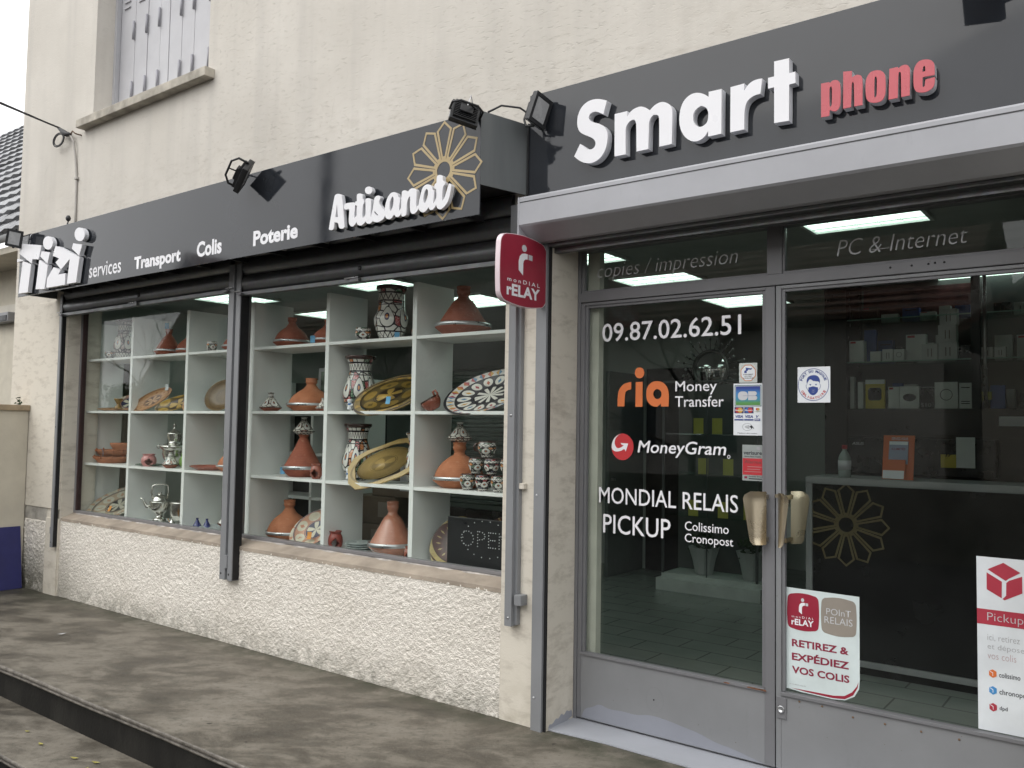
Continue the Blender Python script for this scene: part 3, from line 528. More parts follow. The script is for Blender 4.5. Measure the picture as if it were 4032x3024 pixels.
ARTI = [[[[-3.826,2.671],[-3.824,2.682],[-3.785,2.857],[-3.777,2.868],[-3.756,2.87],[-3.732,2.864],[-3.717,2.85],[-3.69,2.673],[-3.692,2.663],[-3.708,2.659],[-3.732,2.664],[-3.741,2.675],[-3.746,2.7],[-3.778,2.705],[-3.782,2.669],[-3.791,2.664],[-3.812,2.664]],[[-3.76,2.809],[-3.75,2.732],[-3.772,2.736]]],[[[-3.699,2.793],[-3.693,2.804],[-3.617,2.8],[-3.606,2.79],[-3.606,2.769],[-3.613,2.716],[-3.608,2.707],[-3.586,2.723],[-3.573,2.707],[-3.595,2.675],[-3.615,2.661],[-3.633,2.662],[-3.649,2.673],[-3.657,2.694],[-3.652,2.757],[-3.657,2.767],[-3.686,2.765],[-3.697,2.773]]],[[[-3.593,2.838],[-3.583,2.844],[-3.558,2.841],[-3.546,2.83],[-3.545,2.804],[-3.532,2.799],[-3.53,2.782],[-3.542,2.774],[-3.545,2.707],[-3.537,2.697],[-3.513,2.716],[-3.499,2.697],[-3.519,2.671],[-3.543,2.657],[-3.563,2.657],[-3.584,2.668],[-3.591,2.688],[-3.591,2.777],[-3.603,2.778],[-3.607,2.792],[-3.602,2.802],[-3.592,2.802]]],[[[-3.521,2.799],[-3.513,2.806],[-3.488,2.803],[-3.476,2.795],[-3.474,2.784],[-3.477,2.697],[-3.469,2.694],[-3.446,2.714],[-3.435,2.692],[-3.454,2.67],[-3.478,2.657],[-3.496,2.659],[-3.511,2.667],[-3.518,2.686],[-3.518,2.784]]],[[[-3.466,2.843],[-3.467,2.837],[-3.471,2.832],[-3.478,2.828],[-3.486,2.826],[-3.495,2.826],[-3.505,2.829],[-3.513,2.833],[-3.52,2.839],[-3.524,2.846],[-3.526,2.853],[-3.525,2.86],[-3.521,2.865],[-3.514,2.869],[-3.506,2.87],[-3.497,2.87],[-3.487,2.868],[-3.479,2.863],[-3.472,2.857],[-3.468,2.85]]],[[[-3.451,2.788],[-3.441,2.804],[-3.419,2.808],[-3.402,2.801],[-3.397,2.79],[-3.409,2.776],[-3.409,2.761],[-3.388,2.737],[-3.363,2.712],[-3.357,2.688],[-3.371,2.669],[-3.4,2.659],[-3.424,2.657],[-3.449,2.664],[-3.461,2.674],[-3.472,2.697],[-3.458,2.73]],[[-3.443,2.724],[-3.416,2.699],[-3.42,2.692],[-3.44,2.708],[-3.446,2.717]]],[[[-3.365,2.716],[-3.355,2.76],[-3.341,2.788],[-3.318,2.806],[-3.294,2.807],[-3.273,2.799],[-3.263,2.783],[-3.262,2.773],[-3.248,2.767],[-3.248,2.754],[-3.255,2.7],[-3.248,2.696],[-3.23,2.724],[-3.221,2.712],[-3.238,2.674],[-3.259,2.663],[-3.275,2.666],[-3.285,2.678],[-3.288,2.685],[-3.308,2.664],[-3.33,2.66],[-3.352,2.67],[-3.362,2.692]],[[-3.303,2.784],[-3.296,2.775],[-3.297,2.737],[-3.312,2.705],[-3.322,2.707],[-3.327,2.728],[-3.324,2.758],[-3.312,2.779]]],[[[-3.235,2.789],[-3.233,2.801],[-3.219,2.804],[-3.198,2.8],[-3.188,2.787],[-3.186,2.795],[-3.168,2.806],[-3.148,2.805],[-3.129,2.796],[-3.123,2.779],[-3.127,2.712],[-3.122,2.695],[-3.106,2.711],[-3.093,2.707],[-3.114,2.677],[-3.137,2.664],[-3.155,2.666],[-3.167,2.678],[-3.172,2.705],[-3.171,2.763],[-3.179,2.764],[-3.195,2.736],[-3.196,2.672],[-3.203,2.663],[-3.228,2.661],[-3.234,2.67],[-3.238,2.728]]],[[[-3.108,2.706],[-3.1,2.741],[-3.09,2.78],[-3.073,2.804],[-3.047,2.81],[-3.024,2.802],[-3.011,2.787],[-3.01,2.774],[-2.996,2.768],[-2.996,2.755],[-3.004,2.704],[-2.999,2.698],[-2.981,2.727],[-2.971,2.709],[-2.99,2.675],[-3.012,2.665],[-3.027,2.671],[-3.035,2.685],[-3.047,2.671],[-3.069,2.661],[-3.092,2.669],[-3.106,2.686]],[[-3.048,2.785],[-3.04,2.772],[-3.042,2.743],[-3.059,2.71],[-3.071,2.712],[-3.074,2.737],[-3.068,2.77],[-3.057,2.783]]],[[[-2.981,2.835],[-2.973,2.845],[-2.953,2.844],[-2.938,2.834],[-2.937,2.807],[-2.922,2.802],[-2.922,2.786],[-2.937,2.78],[-2.941,2.711],[-2.937,2.704],[-2.92,2.72],[-2.898,2.785],[-2.888,2.788],[-2.877,2.779],[-2.878,2.763],[-2.892,2.703],[-2.917,2.675],[-2.942,2.661],[-2.959,2.662],[-2.975,2.673],[-2.981,2.694],[-2.98,2.772],[-2.993,2.776],[-2.997,2.795],[-2.989,2.803],[-2.981,2.805]]]]
RIA = [[[[-2.26,1.655],[-2.26,1.707],[-2.252,1.745],[-2.227,1.771],[-2.2,1.78],[-2.179,1.782],[-2.179,1.744],[-2.2,1.74],[-2.213,1.73],[-2.217,1.711],[-2.219,1.655]]],[[[-2.153,1.781],[-2.113,1.782],[-2.113,1.653],[-2.154,1.653]]],[[[-2.104,1.827],[-2.105,1.819],[-2.109,1.811],[-2.115,1.804],[-2.123,1.801],[-2.131,1.799],[-2.14,1.801],[-2.148,1.805],[-2.154,1.812],[-2.158,1.82],[-2.159,1.829],[-2.158,1.837],[-2.154,1.845],[-2.148,1.852],[-2.14,1.855],[-2.132,1.857],[-2.123,1.855],[-2.115,1.851],[-2.109,1.844],[-2.105,1.836]]],[[[-2.092,1.712],[-2.09,1.743],[-2.077,1.766],[-2.056,1.781],[-2.03,1.784],[-2.001,1.779],[-1.978,1.76],[-1.967,1.736],[-1.963,1.708],[-1.965,1.654],[-2.007,1.654],[-2.007,1.669],[-2.029,1.652],[-2.055,1.655],[-2.076,1.67],[-2.088,1.688]],[[-2.004,1.717],[-2.006,1.706],[-2.013,1.697],[-2.022,1.692],[-2.033,1.692],[-2.043,1.698],[-2.049,1.707],[-2.052,1.718],[-2.05,1.729],[-2.043,1.738],[-2.033,1.743],[-2.023,1.742],[-2.013,1.737],[-2.006,1.728]]]]
MGBALL = [[[-2.163,1.446],[-2.164,1.431],[-2.169,1.416],[-2.176,1.403],[-2.187,1.392],[-2.199,1.383],[-2.212,1.377],[-2.227,1.375],[-2.241,1.376],[-2.255,1.381],[-2.268,1.389],[-2.279,1.4],[-2.287,1.413],[-2.292,1.427],[-2.294,1.443],[-2.292,1.458],[-2.287,1.473],[-2.28,1.486],[-2.269,1.498],[-2.257,1.506],[-2.243,1.512],[-2.228,1.514],[-2.214,1.512],[-2.2,1.507],[-2.188,1.499],[-2.177,1.488],[-2.169,1.476],[-2.164,1.461]]]
MGARROW = [[[-2.238,1.512],[-2.273,1.496],[-2.291,1.466],[-2.293,1.432],[-2.272,1.418],[-2.241,1.421],[-2.217,1.434],[-2.208,1.421],[-2.194,1.462],[-2.238,1.464],[-2.234,1.456],[-2.22,1.452],[-2.237,1.44],[-2.255,1.436],[-2.267,1.442],[-2.276,1.463],[-2.271,1.487],[-2.255,1.503]]]
# ------------------------------------------------------------------ left fascia sign
YS = -.33
LS = thing('fascia_sign', 'long anthracite fascia sign reading Tizi services Transport Colis Poterie Artisanat above the shop window', 'sign', (-5.3, -.17, 2.6))
box('panel', (-7.972, -2.724, YS, YS+.008, 2.612, 3.150), FASCIA, LS, .0015)
# side return, slightly splayed towards the wall
V = [(-2.724, YS+.001, 2.768), (-2.645, -.012, 2.768), (-2.645, -.012, 3.149), (-2.724, YS+.001, 3.149)]
V += [(x-.008, y+.002, z) for x, y, z in V]
mesh('side_return', V, [(0, 1, 2, 3), (7, 6, 5, 4), (0, 4, 5, 1), (1, 5, 6, 2), (2, 6, 7, 3), (3, 7, 4, 0)], FEND, LS)
DARKBOX = pbr('shade_filler_dark', (0.022, 0.023, 0.025), .6)
box('shade_filler', (-7.955, -2.745, YS+.012, -.001, 2.80, 3.142), DARKBOX, LS)  # dark box added behind the panel so its underside reads shaded, sky kept out
for bx_ in np.linspace(-7.6, -2.95, 12): box('bracket', (bx_-.012, bx_+.012, YS+.012, -.02, 2.66, 2.69), BLACKP, LS)
box('end_plate', (-7.972, -7.960, YS+.009, -.001, 2.64, 3.150), FEND, LS)
for i, l in enumerate(TIZI):
    o = wslab('letter', l, -.375-.0002*i, .013, WHITEL, LS)
    b = wslab('letter_back', l, -.360-.0002*i, .020, WHITESIDE, o)
for i, l in enumerate(ARTI):
    o = wslab('letter', l, -.370-.0006*i, .013, WHITEL, LS, 2, 75)
    wslab('letter_back', l, -.3565-.0004*i, .010, WHITESIDE, o, 2, 75)
def emblem(parent, O, R, mat, U=(1, 0, 0), Vv=(0, 0, 1), th=.0015):
    lw = .036*R
    for i in range(12):
        a0 = rad(30*i)
        def P(r, a): return (r*R*cos(a0+a), r*R*sin(a0+a))
        h = rad(14.0)
        outer = [P(.235, -h*.98), P(.84, -h), P(1.0, 0), P(.84, h), P(.235, h*.98)]
        hi = h*.80
        inner = [P(.285, -h*.35), P(.82, -hi*.94), P(.945, 0), P(.82, hi*.94), P(.285, h*.35)]
        slab('petal', [outer, inner], O, U, Vv, 0, th, mat, parent)
    slab('ring', [ellipse(0, 0, .233*R, .233*R, 36), ellipse(0, 0, .175*R, .175*R, 36)], O, U, Vv, 0, th, mat, parent)
em = box('emblem', (-2.975, -2.971, YS-.0012, YS-.0004, 2.880, 2.884), FASCIA, LS)
emblem(em, (-2.973, YS-.0004, 2.8815), .2655, GOLD)
text('lettering', 'services', (-6.714, -6.230, 2.663, 2.772), YS-.001, VINYL, LS, bold=.008)
text('lettering', 'Transport', (-6.041, -5.427, 2.635, 2.757), YS-.001, VINYL, LS, bold=.04)
text('lettering', 'Colis', (-5.230, -4.941, 2.664, 2.772), YS-.001, VINYL, LS, bold=.036)
text('lettering', 'Poterie', (-4.599, -4.155, 2.668, 2.766), YS-.001, VINYL, LS, bold=.04)

# ------------------------------------------------------------------ right fascia sign
RS = thing('fascia_sign', 'anthracite fascia sign reading Smart phone in white and red letters above the door', 'sign', (-1, -.02, 2.75))
box('panel', (-2.636, 1.6, -.030, -.002, 2.70, 3.302), FASCIA, RS, .0015)
for i, l in enumerate(SMART):
    o = wslab('letter', l, -.080, .019, WHITEL, RS, 2, 40); wslab('letter_back', l, -.0585, .024, WHITESIDE, o, 2, 40)
for i, l in enumerate(PHONE):
    o = wslab('letter', l, -.080, .004, REDL, RS, 2, 40); wslab('letter_back', l, -.0758, .040, GREYSIDE, o, 2, 40)
box('corner_trim', (-2.642, -2.636, -.040, -.002, 2.70, 3.15), BLACKP, RS)

# ------------------------------------------------------------------ roller shutter of the doors: box, guide
DS = thing('roller_shutter', 'silver grey roller shutter box above the glazed shop doors', 'roller shutter', (-1, -.1, 2.5))
pr = [(-.002, 2.706), (-.195, 2.706), (-.205, 2.696), (-.205, 2.562), (-.195, 2.552), (-.085, 2.492), (-.040, 2.492), (-.002, 2.53)]
x0, x1 = -2.566, 1.6
V = [(x0, y, z) for y, z in pr]+[(x1, y, z) for y, z in pr]; n = len(pr)
mesh('box', V, [tuple(range(n)), tuple(range(2*n-1, n-1, -1))]+[(i, n+i, n+(i+1) % n, (i+1) % n) for i in range(n)], LIGHTGREY, DS)
box('front_groove', (-2.562, 1.59, -.2062, -.2052, 2.674, 2.679), BLACKP, DS)
box('end_cap', (-2.575, -2.5665, -.206, -.002, 2.50, 2.704), LIGHTGREY, DS)
boxes('bottom_bar', [(-2.50, -.31, -.035, .02, 2.475, 2.491), (-2.50, -.31, .02, .06, 2.45, 2.53)], GALVA, DS)
box('guide', (-2.577, -2.512, -.028, -.0005, .0, 2.50), GUIDE, DS, .002)
box('guide_slot', (-2.512, -2.4985, -.012, -.0005, .0, 2.49), BLACKGAP, DS)
for hz in (1.19, .166): lathe('rivet', [(.006, 0), (.005, .003), (.001, .004)], PALEG, DS, 10).matrix_basis = Matrix.Translation((-2.557, -.0285, hz)) @ Matrix.Rotation(rad(90), 4, 'X')
box('maker_plate', (-.62, -.54, -.0862, -.0858, 2.455, 2.47), BLACKP, DS) if False else None

# ------------------------------------------------------------------ roller shutters over the shop window
def window_shutter(label, xa, xb, zb, sag):
    S = thing('roller_shutter', label, 'roller shutter', ((xa+xb)/2, -.03, zb))
    for i in range(3):
        z0 = zb+.030+i*.118; V, F = [], []
        for j in range(7):
            t = j/6; V += [(xa, -.030-.020*sin(pi*t), z0+.112*t+sag), (xb, -.030-.020*sin(pi*t), z0+.112*t-sag)]
        V += [(xa, -.018, z0+.112+sag), (xb, -.018, z0+.112-sag), (xa, -.018, z0+sag), (xb, -.018, z0-sag)]
        for j in range(8): F.append((2*j, 2*j+1, 2*j+3, 2*j+2))
        F.append((16, 17, 1, 0))
        mesh('slat', V, F, GALVA, S, True)
        mesh('slat_joint', [(xa, -.034, z0-.006+sag), (xb, -.034, z0-.006-sag), (xb, -.034, z0-.0005-sag), (xa, -.034, z0-.0005+sag), (xa, -.02, z0-.006+sag), (xb, -.02, z0-.006-sag), (xb, -.02, z0-.0005-sag), (xa, -.02, z0-.0005+sag)], BF, BLACKGAP, S)
    V = []
    for (y, z) in ((-.060, zb), (-.008, zb), (-.008, zb+.024), (-.060, zb+.024)): V += [(xa, y, z+sag), (xb, y, z-sag)]
    mesh('bottom_bar', V, [(0, 1, 3, 2), (2, 3, 5, 4), (4, 5, 7, 6), (6, 7, 1, 0), (0, 2, 4, 6), (1, 7, 5, 3)], GALVA, S)
    xm = (xa+xb)/2
    box('lock', (xm-.04, xm+.04, -.078, -.0605, zb-.004, zb+.020), GALVA, S, .003)
    tube('lock_bar', [(xm-.09, -.072, zb+.026), (xm+.03, -.072, zb+.026)], .005, STEEL, S)
    lathe('keyhole', [(.016, 0), (.014, .004), (.003, .005)], BLACKP, S, 14).matrix_basis = Matrix.Translation((xm+.02, -.0505, zb+.085)) @ Matrix.Rotation(rad(90), 4, 'X')
    for e, sx in ((xa, 1), (xb, -1)):
        box('end_stop', (e+sx*.02-.02, e+sx*.02+.03, -.085, -.0605, zb+.002+sag*sx, zb+.014+sag*sx), GALVA, S)
        tube('end_bolt', [(e-sx*.06, -.07, zb+.03+sag*sx), (e+sx*.03, -.07, zb+.03+sag*sx)], .004, STEEL, S)
    return S
W1 = window_shutter('rolled up steel shutter over the left half of the shop window', -7.735, -5.245, 2.462, 0)
W2 = window_shutter('rolled up steel shutter over the right half of the shop window', -5.115, -2.735, 2.418, .012)
def guide(parent, xa, xb, z0, z1, slot):
    g = box('guide', (xa, xb, -.054, -.0125 if xa < -7 else .02, z0, z1), GUIDE, parent, .0015)
    if slot > 0: box('guide_slot', (xb+.0002, xb+.0022, -.046, -.0126 if xa < -7 else .02, z0+.004, z1), BLACKGAP, g)  # thin black strip painted in for the shaded slot
    return g
g = guide(W1, -7.782, -7.742, .425, 2.66, 1)
box('guide_clip', (-7.812, -7.7825, -.046, -.020, .54, .60), GUIDE, g, .003)
for hz in (.47, 1.48, 2.58): lathe('hole', [(.006, 0), (.0055, .0006)], BLACKGAP, g, 10).matrix_basis = Matrix.Translation((-7.765, -.0542, hz)) @ Matrix.Rotation(rad(90), 4, 'X')
g = guide(W1, -5.252, -5.190, .448, 2.66, 0)
g2 = guide(W2, -5.160, -5.112, .448, 2.66, 1)
box('guide_web', (-5.1898, -5.1602, -.036, .02, .455, 2.66), GUIDE, g)
box('lock_tongue', (-5.188, -5.163, -.060, -.0365, .53, .62), GUIDE, g2, .003)
for hx in (-5.235, -5.145):
    lathe('hole', [(.008, 0), (.0075, .0006)], BLACKGAP, g2, 12).matrix_basis = Matrix.Translation((hx, -.0542, .49)) @ Matrix.Rotation(rad(90), 4, 'X')
g = guide(W2, -2.735, -2.690, .505, 2.72, 0)
box('guide_flange', (-2.6898, -2.672, -.030, .0, .512, 2.72), GUIDE, g)
box('guide_clip', (-2.672, -2.626, -.058, -.0005, .618, .672), GUIDE, g, .004)
for hz in (1.60, .548): lathe('hole', [(.008, 0), (.0065, .001), (.0065, .0012)], STEEL, g, 12).matrix_basis = Matrix.Translation((-2.712, -.0542, hz)) @ Matrix.Rotation(rad(90), 4, 'X')
box('plaster_dab', (-2.671, -2.640, -.030, -.0005, 1.215, 1.245), PLASTER, SHOP, .004)

# ------------------------------------------------------------------ floodlights
LENS = pbr('frosted_lamp_glass', (0.36, 0.365, 0.37), .25)
def floodlight(label, loc, face, roll=0.0, s=1.0, anchor=None, cable='w'):
    q = (-Vector(face)).to_track_quat('Y', 'Z'); q = q @ Matrix.Rotation(rad(roll), 3, 'Y').to_quaternion()
    F = thing('floodlight', label, 'floodlight', loc, 'floodlights on the shop signs', local=True); F.rotation_mode = 'QUATERNION'; F.rotation_quaternion = q
    w, h, t = .068*s, .056*s, .012*s
    box('body', (-w, w, -t, t, -h, h), BLACKP, F, .005*s)
    b2 = box('lens', (-w*.72, w*.72, -t-.0015, -t-.0002, -h*.70, h*.70), LENS, F)
    boxes('rim', [(-w, w, -t-.004, -t, h*.74, h), (-w, w, -t-.004, -t, -h, -h*.74), (-w, -w*.76, -t-.004, -t, -h*.74, h*.74), (w*.76, w, -t-.004, -t, -h*.74, h*.74)], BLACKP, F)
    fins = [(-w*.8, w*.8, t, t+.014*s, -h*.8+i*h*1.6/9, -h*.8+i*h*1.6/9+.0035) for i in range(10)]
    boxes('cooling_fin', fins, BLACKP, F)
    box('driver_box', (-w*.45, w*.45, t+.014*s, t+.028*s, -h*.35, h*.35), BLACKP, F, .003)
    box('side_strip', (w+.0002, w+.002, -t*.6, t*.4, -h*.85, h*.85), STEEL, F)
    tube('bracket', [(-w-.006, 0, 0), (-w-.006, .05*s, 0), (-w*.6, .075*s, 0), (w*.6, .075*s, 0), (w+.006, .05*s, 0), (w+.006, 0, 0)], .0055*s, BLACKP, F, 6)
    if anchor is not None:
        R = q.to_matrix(); L = Vector(loc); a = R.transposed() @ (Vector(anchor)-L)
        tube('arm', [(0, .075*s, 0), a*.6+Vector((0, .03, 0)), a], .0045, BLACKP, F, 8)
        mid = a*.5+Vector((.03, .05, .06))
        tube('cable', [(0, t+.02, .02), mid*.6, mid, a*.85+Vector((.02, 0, .01)), a], .003, WHITEL if cable == 'w' else BLACKP, F, 6)
    return F
floodlight('floodlight at the left end of the long sign, grey lens in view', (-7.862, -.425, 3.105), (.82, -.48, -.18), 98, 1.1, (-7.75, -.335, 3.148))
floodlight('floodlight tilted over the middle of the long sign above the word Poterie', (-4.589, -.425, 3.10), (.50, .75, -.42), 45, 1.35, (-4.68, -.335, 3.146))
floodlight('floodlight with ribbed back above the gold flower emblem', (-2.775, -.40, 3.120), (-.78, .48, -.34), -14, 1.1, (-2.74, -.325, 3.148))
floodlight('floodlight on the corner between both signs, lens facing the letter S', (-2.521, -.11, 3.173), (.97, -.12, -.20), 102, 1.15, (-2.63, -.03, 3.16), 'b')
floodlight('floodlight cut by the top edge of the photo above the Smart phone sign', (-.515, -.15, 3.225), (-.55, .70, -.45), -20, 1.2, (-.46, -.03, 3.30))

# ------------------------------------------------------------------ blade sign
BX = -2.535
BS = thing('blade_sign', 'crimson projecting parcel relay sign beside the shop window', 'sign', (BX, -.2, 2.15))
def bulge(y0, y1, z0, z1, b=.012, r=.055, n=8):
    out = []
    for cy_, cz, a0 in ((y1-r, z1-r, 0), (y0+r, z1-r, 90), (y0+r, z0+r, 180), (y1-r, z0+r, 270)):
        for i in range(n+1):
            a = rad(a0+90*i/n); y, z = cy_+r*cos(a), cz+r*sin(a); out.append([y, z])
    out2 = []
    for i in range(len(out)):
        p, q = out[i], out[(i+1) % len(out)]; out2.append(tuple(p))
        if math.dist(p, q) > r*1.2:
            for k in range(1, 8):
                t = k/8; y, z = p[0]+(q[0]-p[0])*t, p[1]+(q[1]-p[1])*t; e = b*4*t*(1-t)
                if abs(p[0]-q[0]) > abs(p[1]-q[1]): z += e if z > (z0+z1)/2 else -e
                else: y += e*.4 if y > (y0+y1)/2 else -e*.4
                out2.append((y, z))
    return out2
def bslab(name, loops, x, th, mat, parent, soft=0): return slab(name, [soften(l, soft, 60) if soft else l for l in loops], (x, 0, 0), (0, 1, 0), (0, 0, 1), 0, th, mat, parent)
bslab('core', [bulge(-.410, -.020, 2.150, 2.486)], BX-.014, .028, pbr('sign_edge', (.75, .62, .66), .4), BS)
face = bslab('face', [bulge(-.407, -.023, 2.153, 2.483)], BX+.0142, .0012, MRED, BS)
bslab('back_face', [bulge(-.407, -.023, 2.153, 2.483)], BX-.0154, .0012, MRED, BS)
box('mounting_plate', (BX-.008, BX+.010, -.021, .0, 2.222, 2.452), pbr('crimson_plate', (.40, .03, .055), .4), BS)
def relay_logo(parent, P, mt, light, grey):
    """figure and lettering of the relay logo; P maps unit square coordinates to the plate"""
    def m(pts): return [P(*p) for p in pts]
    return [m(ellipse(.49, .845, .052, .052, 20)), m([(.375, .50), (.375, .64), (.395, .71), (.44, .755), (.50, .77), (.565, .77), (.565, .69), (.52, .685), (.485, .66), (.47, .62), (.47, .435)]), m([(.585, .77), (.67, .765), (.67, .685), (.585, .69)])]
def PB(u, v): return (-.41+u*.39, 2.15+v*.336)
for i, l in enumerate(relay_logo(None, PB, 0, 0, 0)): bslab('logo_figure', [l], BX+.0156, .0008, PALEG if i != 1 else VINYL, face)
bb = lambda u0, u1, v0, v1: (*(-.41+np.array([u0, u1])*.39), *(2.15+np.array([v0, v1])*.336))
text('lettering', 'monDIAL', bb(.14, .84, .305, .365), 0, VINYL, face, O=(BX+.0165, 0, 0), U=(0, 1, 0), space=1.55, bold=.012)
text('lettering', 'rELAY', bb(.13, .845, .10, .275), 0, VINYL, face, O=(BX+.0165, 0, 0), U=(0, 1, 0), bold=.035)
# ------------------------------------------------------------------ doors
YD, YG = .25, .275
DF = thing('door_frame', 'dark grey steel door frame with two transom panes over the shop doors', 'door frame', (-1.4, .28, 0))
boxes('frame', [(-2.4985, -2.4795, YD-.004, YD+.06, .006, 2.66), (-0.3395, -.302, YD-.004, YD+.06, .006, 2.66), (-2.4795, -.3395, YD-.004, YD+.06, 2.492, 2.66),
                (-2.4795, -.3395, YD-.004, YD+.06, 2.216, 2.268), (-1.448, -1.377, YD-.003, YD+.05, 2.268, 2.492)], GREYT, DF, .003)
boxes('glazing_bead', [(-2.4785, -2.462, YD+.004, YD+.03, 2.2685, 2.4915), (-2.4615, -1.449, YD+.004, YD+.03, 2.2685, 2.279), (-1.3765, -.340, YD+.004, YD+.03, 2.2685, 2.279), (-1.3765, -1.366, YD+.004, YD+.03, 2.280, 2.4915)], GREYT, DF, .002)
for xa, xb, s, bb_, shr in ((-2.4615, -1.449, 'copies / impression', (-2.392, -1.602, 2.322, 2.421), .22), (-1.3655, -.340, 'PC & Internet', (-1.1365, -.612, 2.3254, 2.398), .22)):
    pn = box('pane', (xa, xb, YG, YG+.006, 2.2795, 2.4915), GLASS, DF)
    text('lettering', s, bb_, YG-.001, VINYLT, pn, bold=-.014, shear=shr)
if True:
    pn = box('vinyl_strip', (-1.0, -.915, YG-.0012, YG-.0006, 2.3385, 2.3405), VINYLT, DF)
for hx, hz in ((-.905, 2.247), (-.82, 2.247), (-.755, 2.247), (-.73, 2.249), (-.695, 2.248)): lathe('screw_hole', [(.005, 0), (.0045, .0006)], BLACKGAP, DF, 8).matrix_basis = Matrix.Translation((hx, YD-.0042, hz)) @ Matrix.Rotation(rad(90), 4, 'X')
def leaf(label, xl, xr, gl, gr, side):
    L = thing('door_leaf', label, 'door', ((xl+xr)/2, .27, 0))
    boxes('stile', [(xl, gl-.016, YD, YD+.045, .018, 2.212), (gr+.016, xr, YD, YD+.045, .018, 2.212), (gl-.016, gr+.016, YD, YD+.045, 2.197, 2.212)], GREYT if side < 0 else GREY, L, .003)
    boxes('glazing_bead', [(gl-.0155, gl, YD+.007, YD+.03, .362, 2.1965), (gr, gr+.0155, YD+.007, YD+.03, .362, 2.1965), (gl, gr, YD+.007, YD+.03, 2.183, 2.1965),
                           (gl-.0155, gr+.0155, YD-.008, YD+.03, .346, .3615)], GREYT, L, .002)
    box('kick_panel', (gl-.016, gr+.016, YD+.001, YD+.04, .018, .345), GREY, L, .002)
    return L, box('pane', (gl, gr, YG, YG+.006, .362, 2.183), GLASS, L)
LL, LP = leaf('left glazed door leaf lettered with telephone number and money transfer names', -2.478, -1.4115, -2.437, -1.474, -1)
RL, RP = leaf('right glazed door leaf with parcel posters on its glass', -1.4065, -.3405, -1.366, -.382, 1)
T_ = YG-.0008
for s, b, bo, sh in (('09.87.02.62.51', (-2.3577, -1.5843, 1.9985, 2.0968), .008, 0), ('Money', (-1.928, -1.707, 1.7127, 1.7808), .004, 0), ('Transfer', (-1.929, -1.671, 1.6518, 1.7057), .004, 0),
                     ('MoneyGram', (-2.139, -1.658, 1.3977, 1.4802), .010, .16), ('MONDIAL RELAIS', (-2.367, -1.598, 1.146, 1.231), .004, 0), ('PICKUP', (-2.340, -1.950, .9915, 1.0902), .004, 0),
                     ('Colissimo', (-1.872, -1.644, 1.0428, 1.0876), .004, 0), ('Cronopost', (-1.872, -1.621, .9729, 1.0284), .004, 0)):
    text('lettering', s, b, T_, VINYL, LP, bo, sh)
for l in RIA: wslab('logo_letter', l, T_, .0005, ORANGE, LP, 1, 40)
bl = wslab('logo_ball', MGBALL, T_, .0005, pbr('red_vinyl', (.50, .028, .035), .5, var=.02), LP)
wslab('logo_arrow', MGARROW, T_-.0009, .0005, VINYL, LP, 1, 60)
wslab('registered_mark', [ellipse(-1.645, 1.4115, .0075, .0095, 14), ellipse(-1.645, 1.4115, .0045, .0065, 14)], T_, .0004, VINYL, LP)
# push handles: curved brass plates, outside and inside
def push_plate(parent, xa, xb, ya, out, name='push_handle'):
    """rounded, tapering plate whose free edge curls out towards the street"""
    V, F = [], []; nz, nx = 15, 9
    for j in range(nz):
        t = j/(nz-1); z = 1.017+.243*t
        wfac = .58+.42*t
        if t > .84: wfac *= math.sqrt(max(.05, 1-((t-.84)/.17)**2*.75))
        if t < .07: wfac *= .80+.20*t/.07
        for i in range(nx):
            s = i/(nx-1); x = xa+(xb-xa)*s*wfac; y = ya-out*(1-(1-s)**2.2)
            V.append((x, y, z))
    m = len(V); V += [(x, y+.003, z) for x, y, z in V]
    for j in range(nz-1):
        for i in range(nx-1):
            a = j*nx+i; F.append((a, a+1, a+nx+1, a+nx)); F.append((a+m+nx, a+m+nx+1, a+m+1, a+m))
    rim = [i for i in range(nx)]+[j*nx+nx-1 for j in range(1, nz)]+[(nz-1)*nx+i for i in range(nx-2, -1, -1)]+[j*nx for j in range(nz-2, 0, -1)]
    k_ = len(V); RV = [V[i] for i in rim]+[V[i+m] for i in rim]; q_ = len(rim); V += RV
    nf = len(F)
    for i in range(q_): j = (i+1) % q_; F.append((k_+j, k_+i, k_+i+q_, k_+j+q_))
    o = mesh(name, V, F, BRASS, parent, True)
    for f_ in list(o.data.polygons)[nf:]: f_.use_smooth = False
    boxes('handle_mount', [(min(xa, xa+.01*(1 if xb > xa else -1)), max(xa, xa+.01*(1 if xb > xa else -1)), ya+.003, YD-.0002, zz, zz+.02) for zz in (1.03, 1.225)], BRASS, o)
    return o
push_plate(LL, -1.4405, -1.541, .222, .045)
push_plate(RL, -1.386, -1.312, .222, .06)
ip = push_plate(RL, -1.3665, -1.285, .335, -.03, 'inner_push_handle')
boxes('handle_bar', [(-1.4005, -1.372, .222, .2498, 1.235, 1.25)], BRASS, RL)
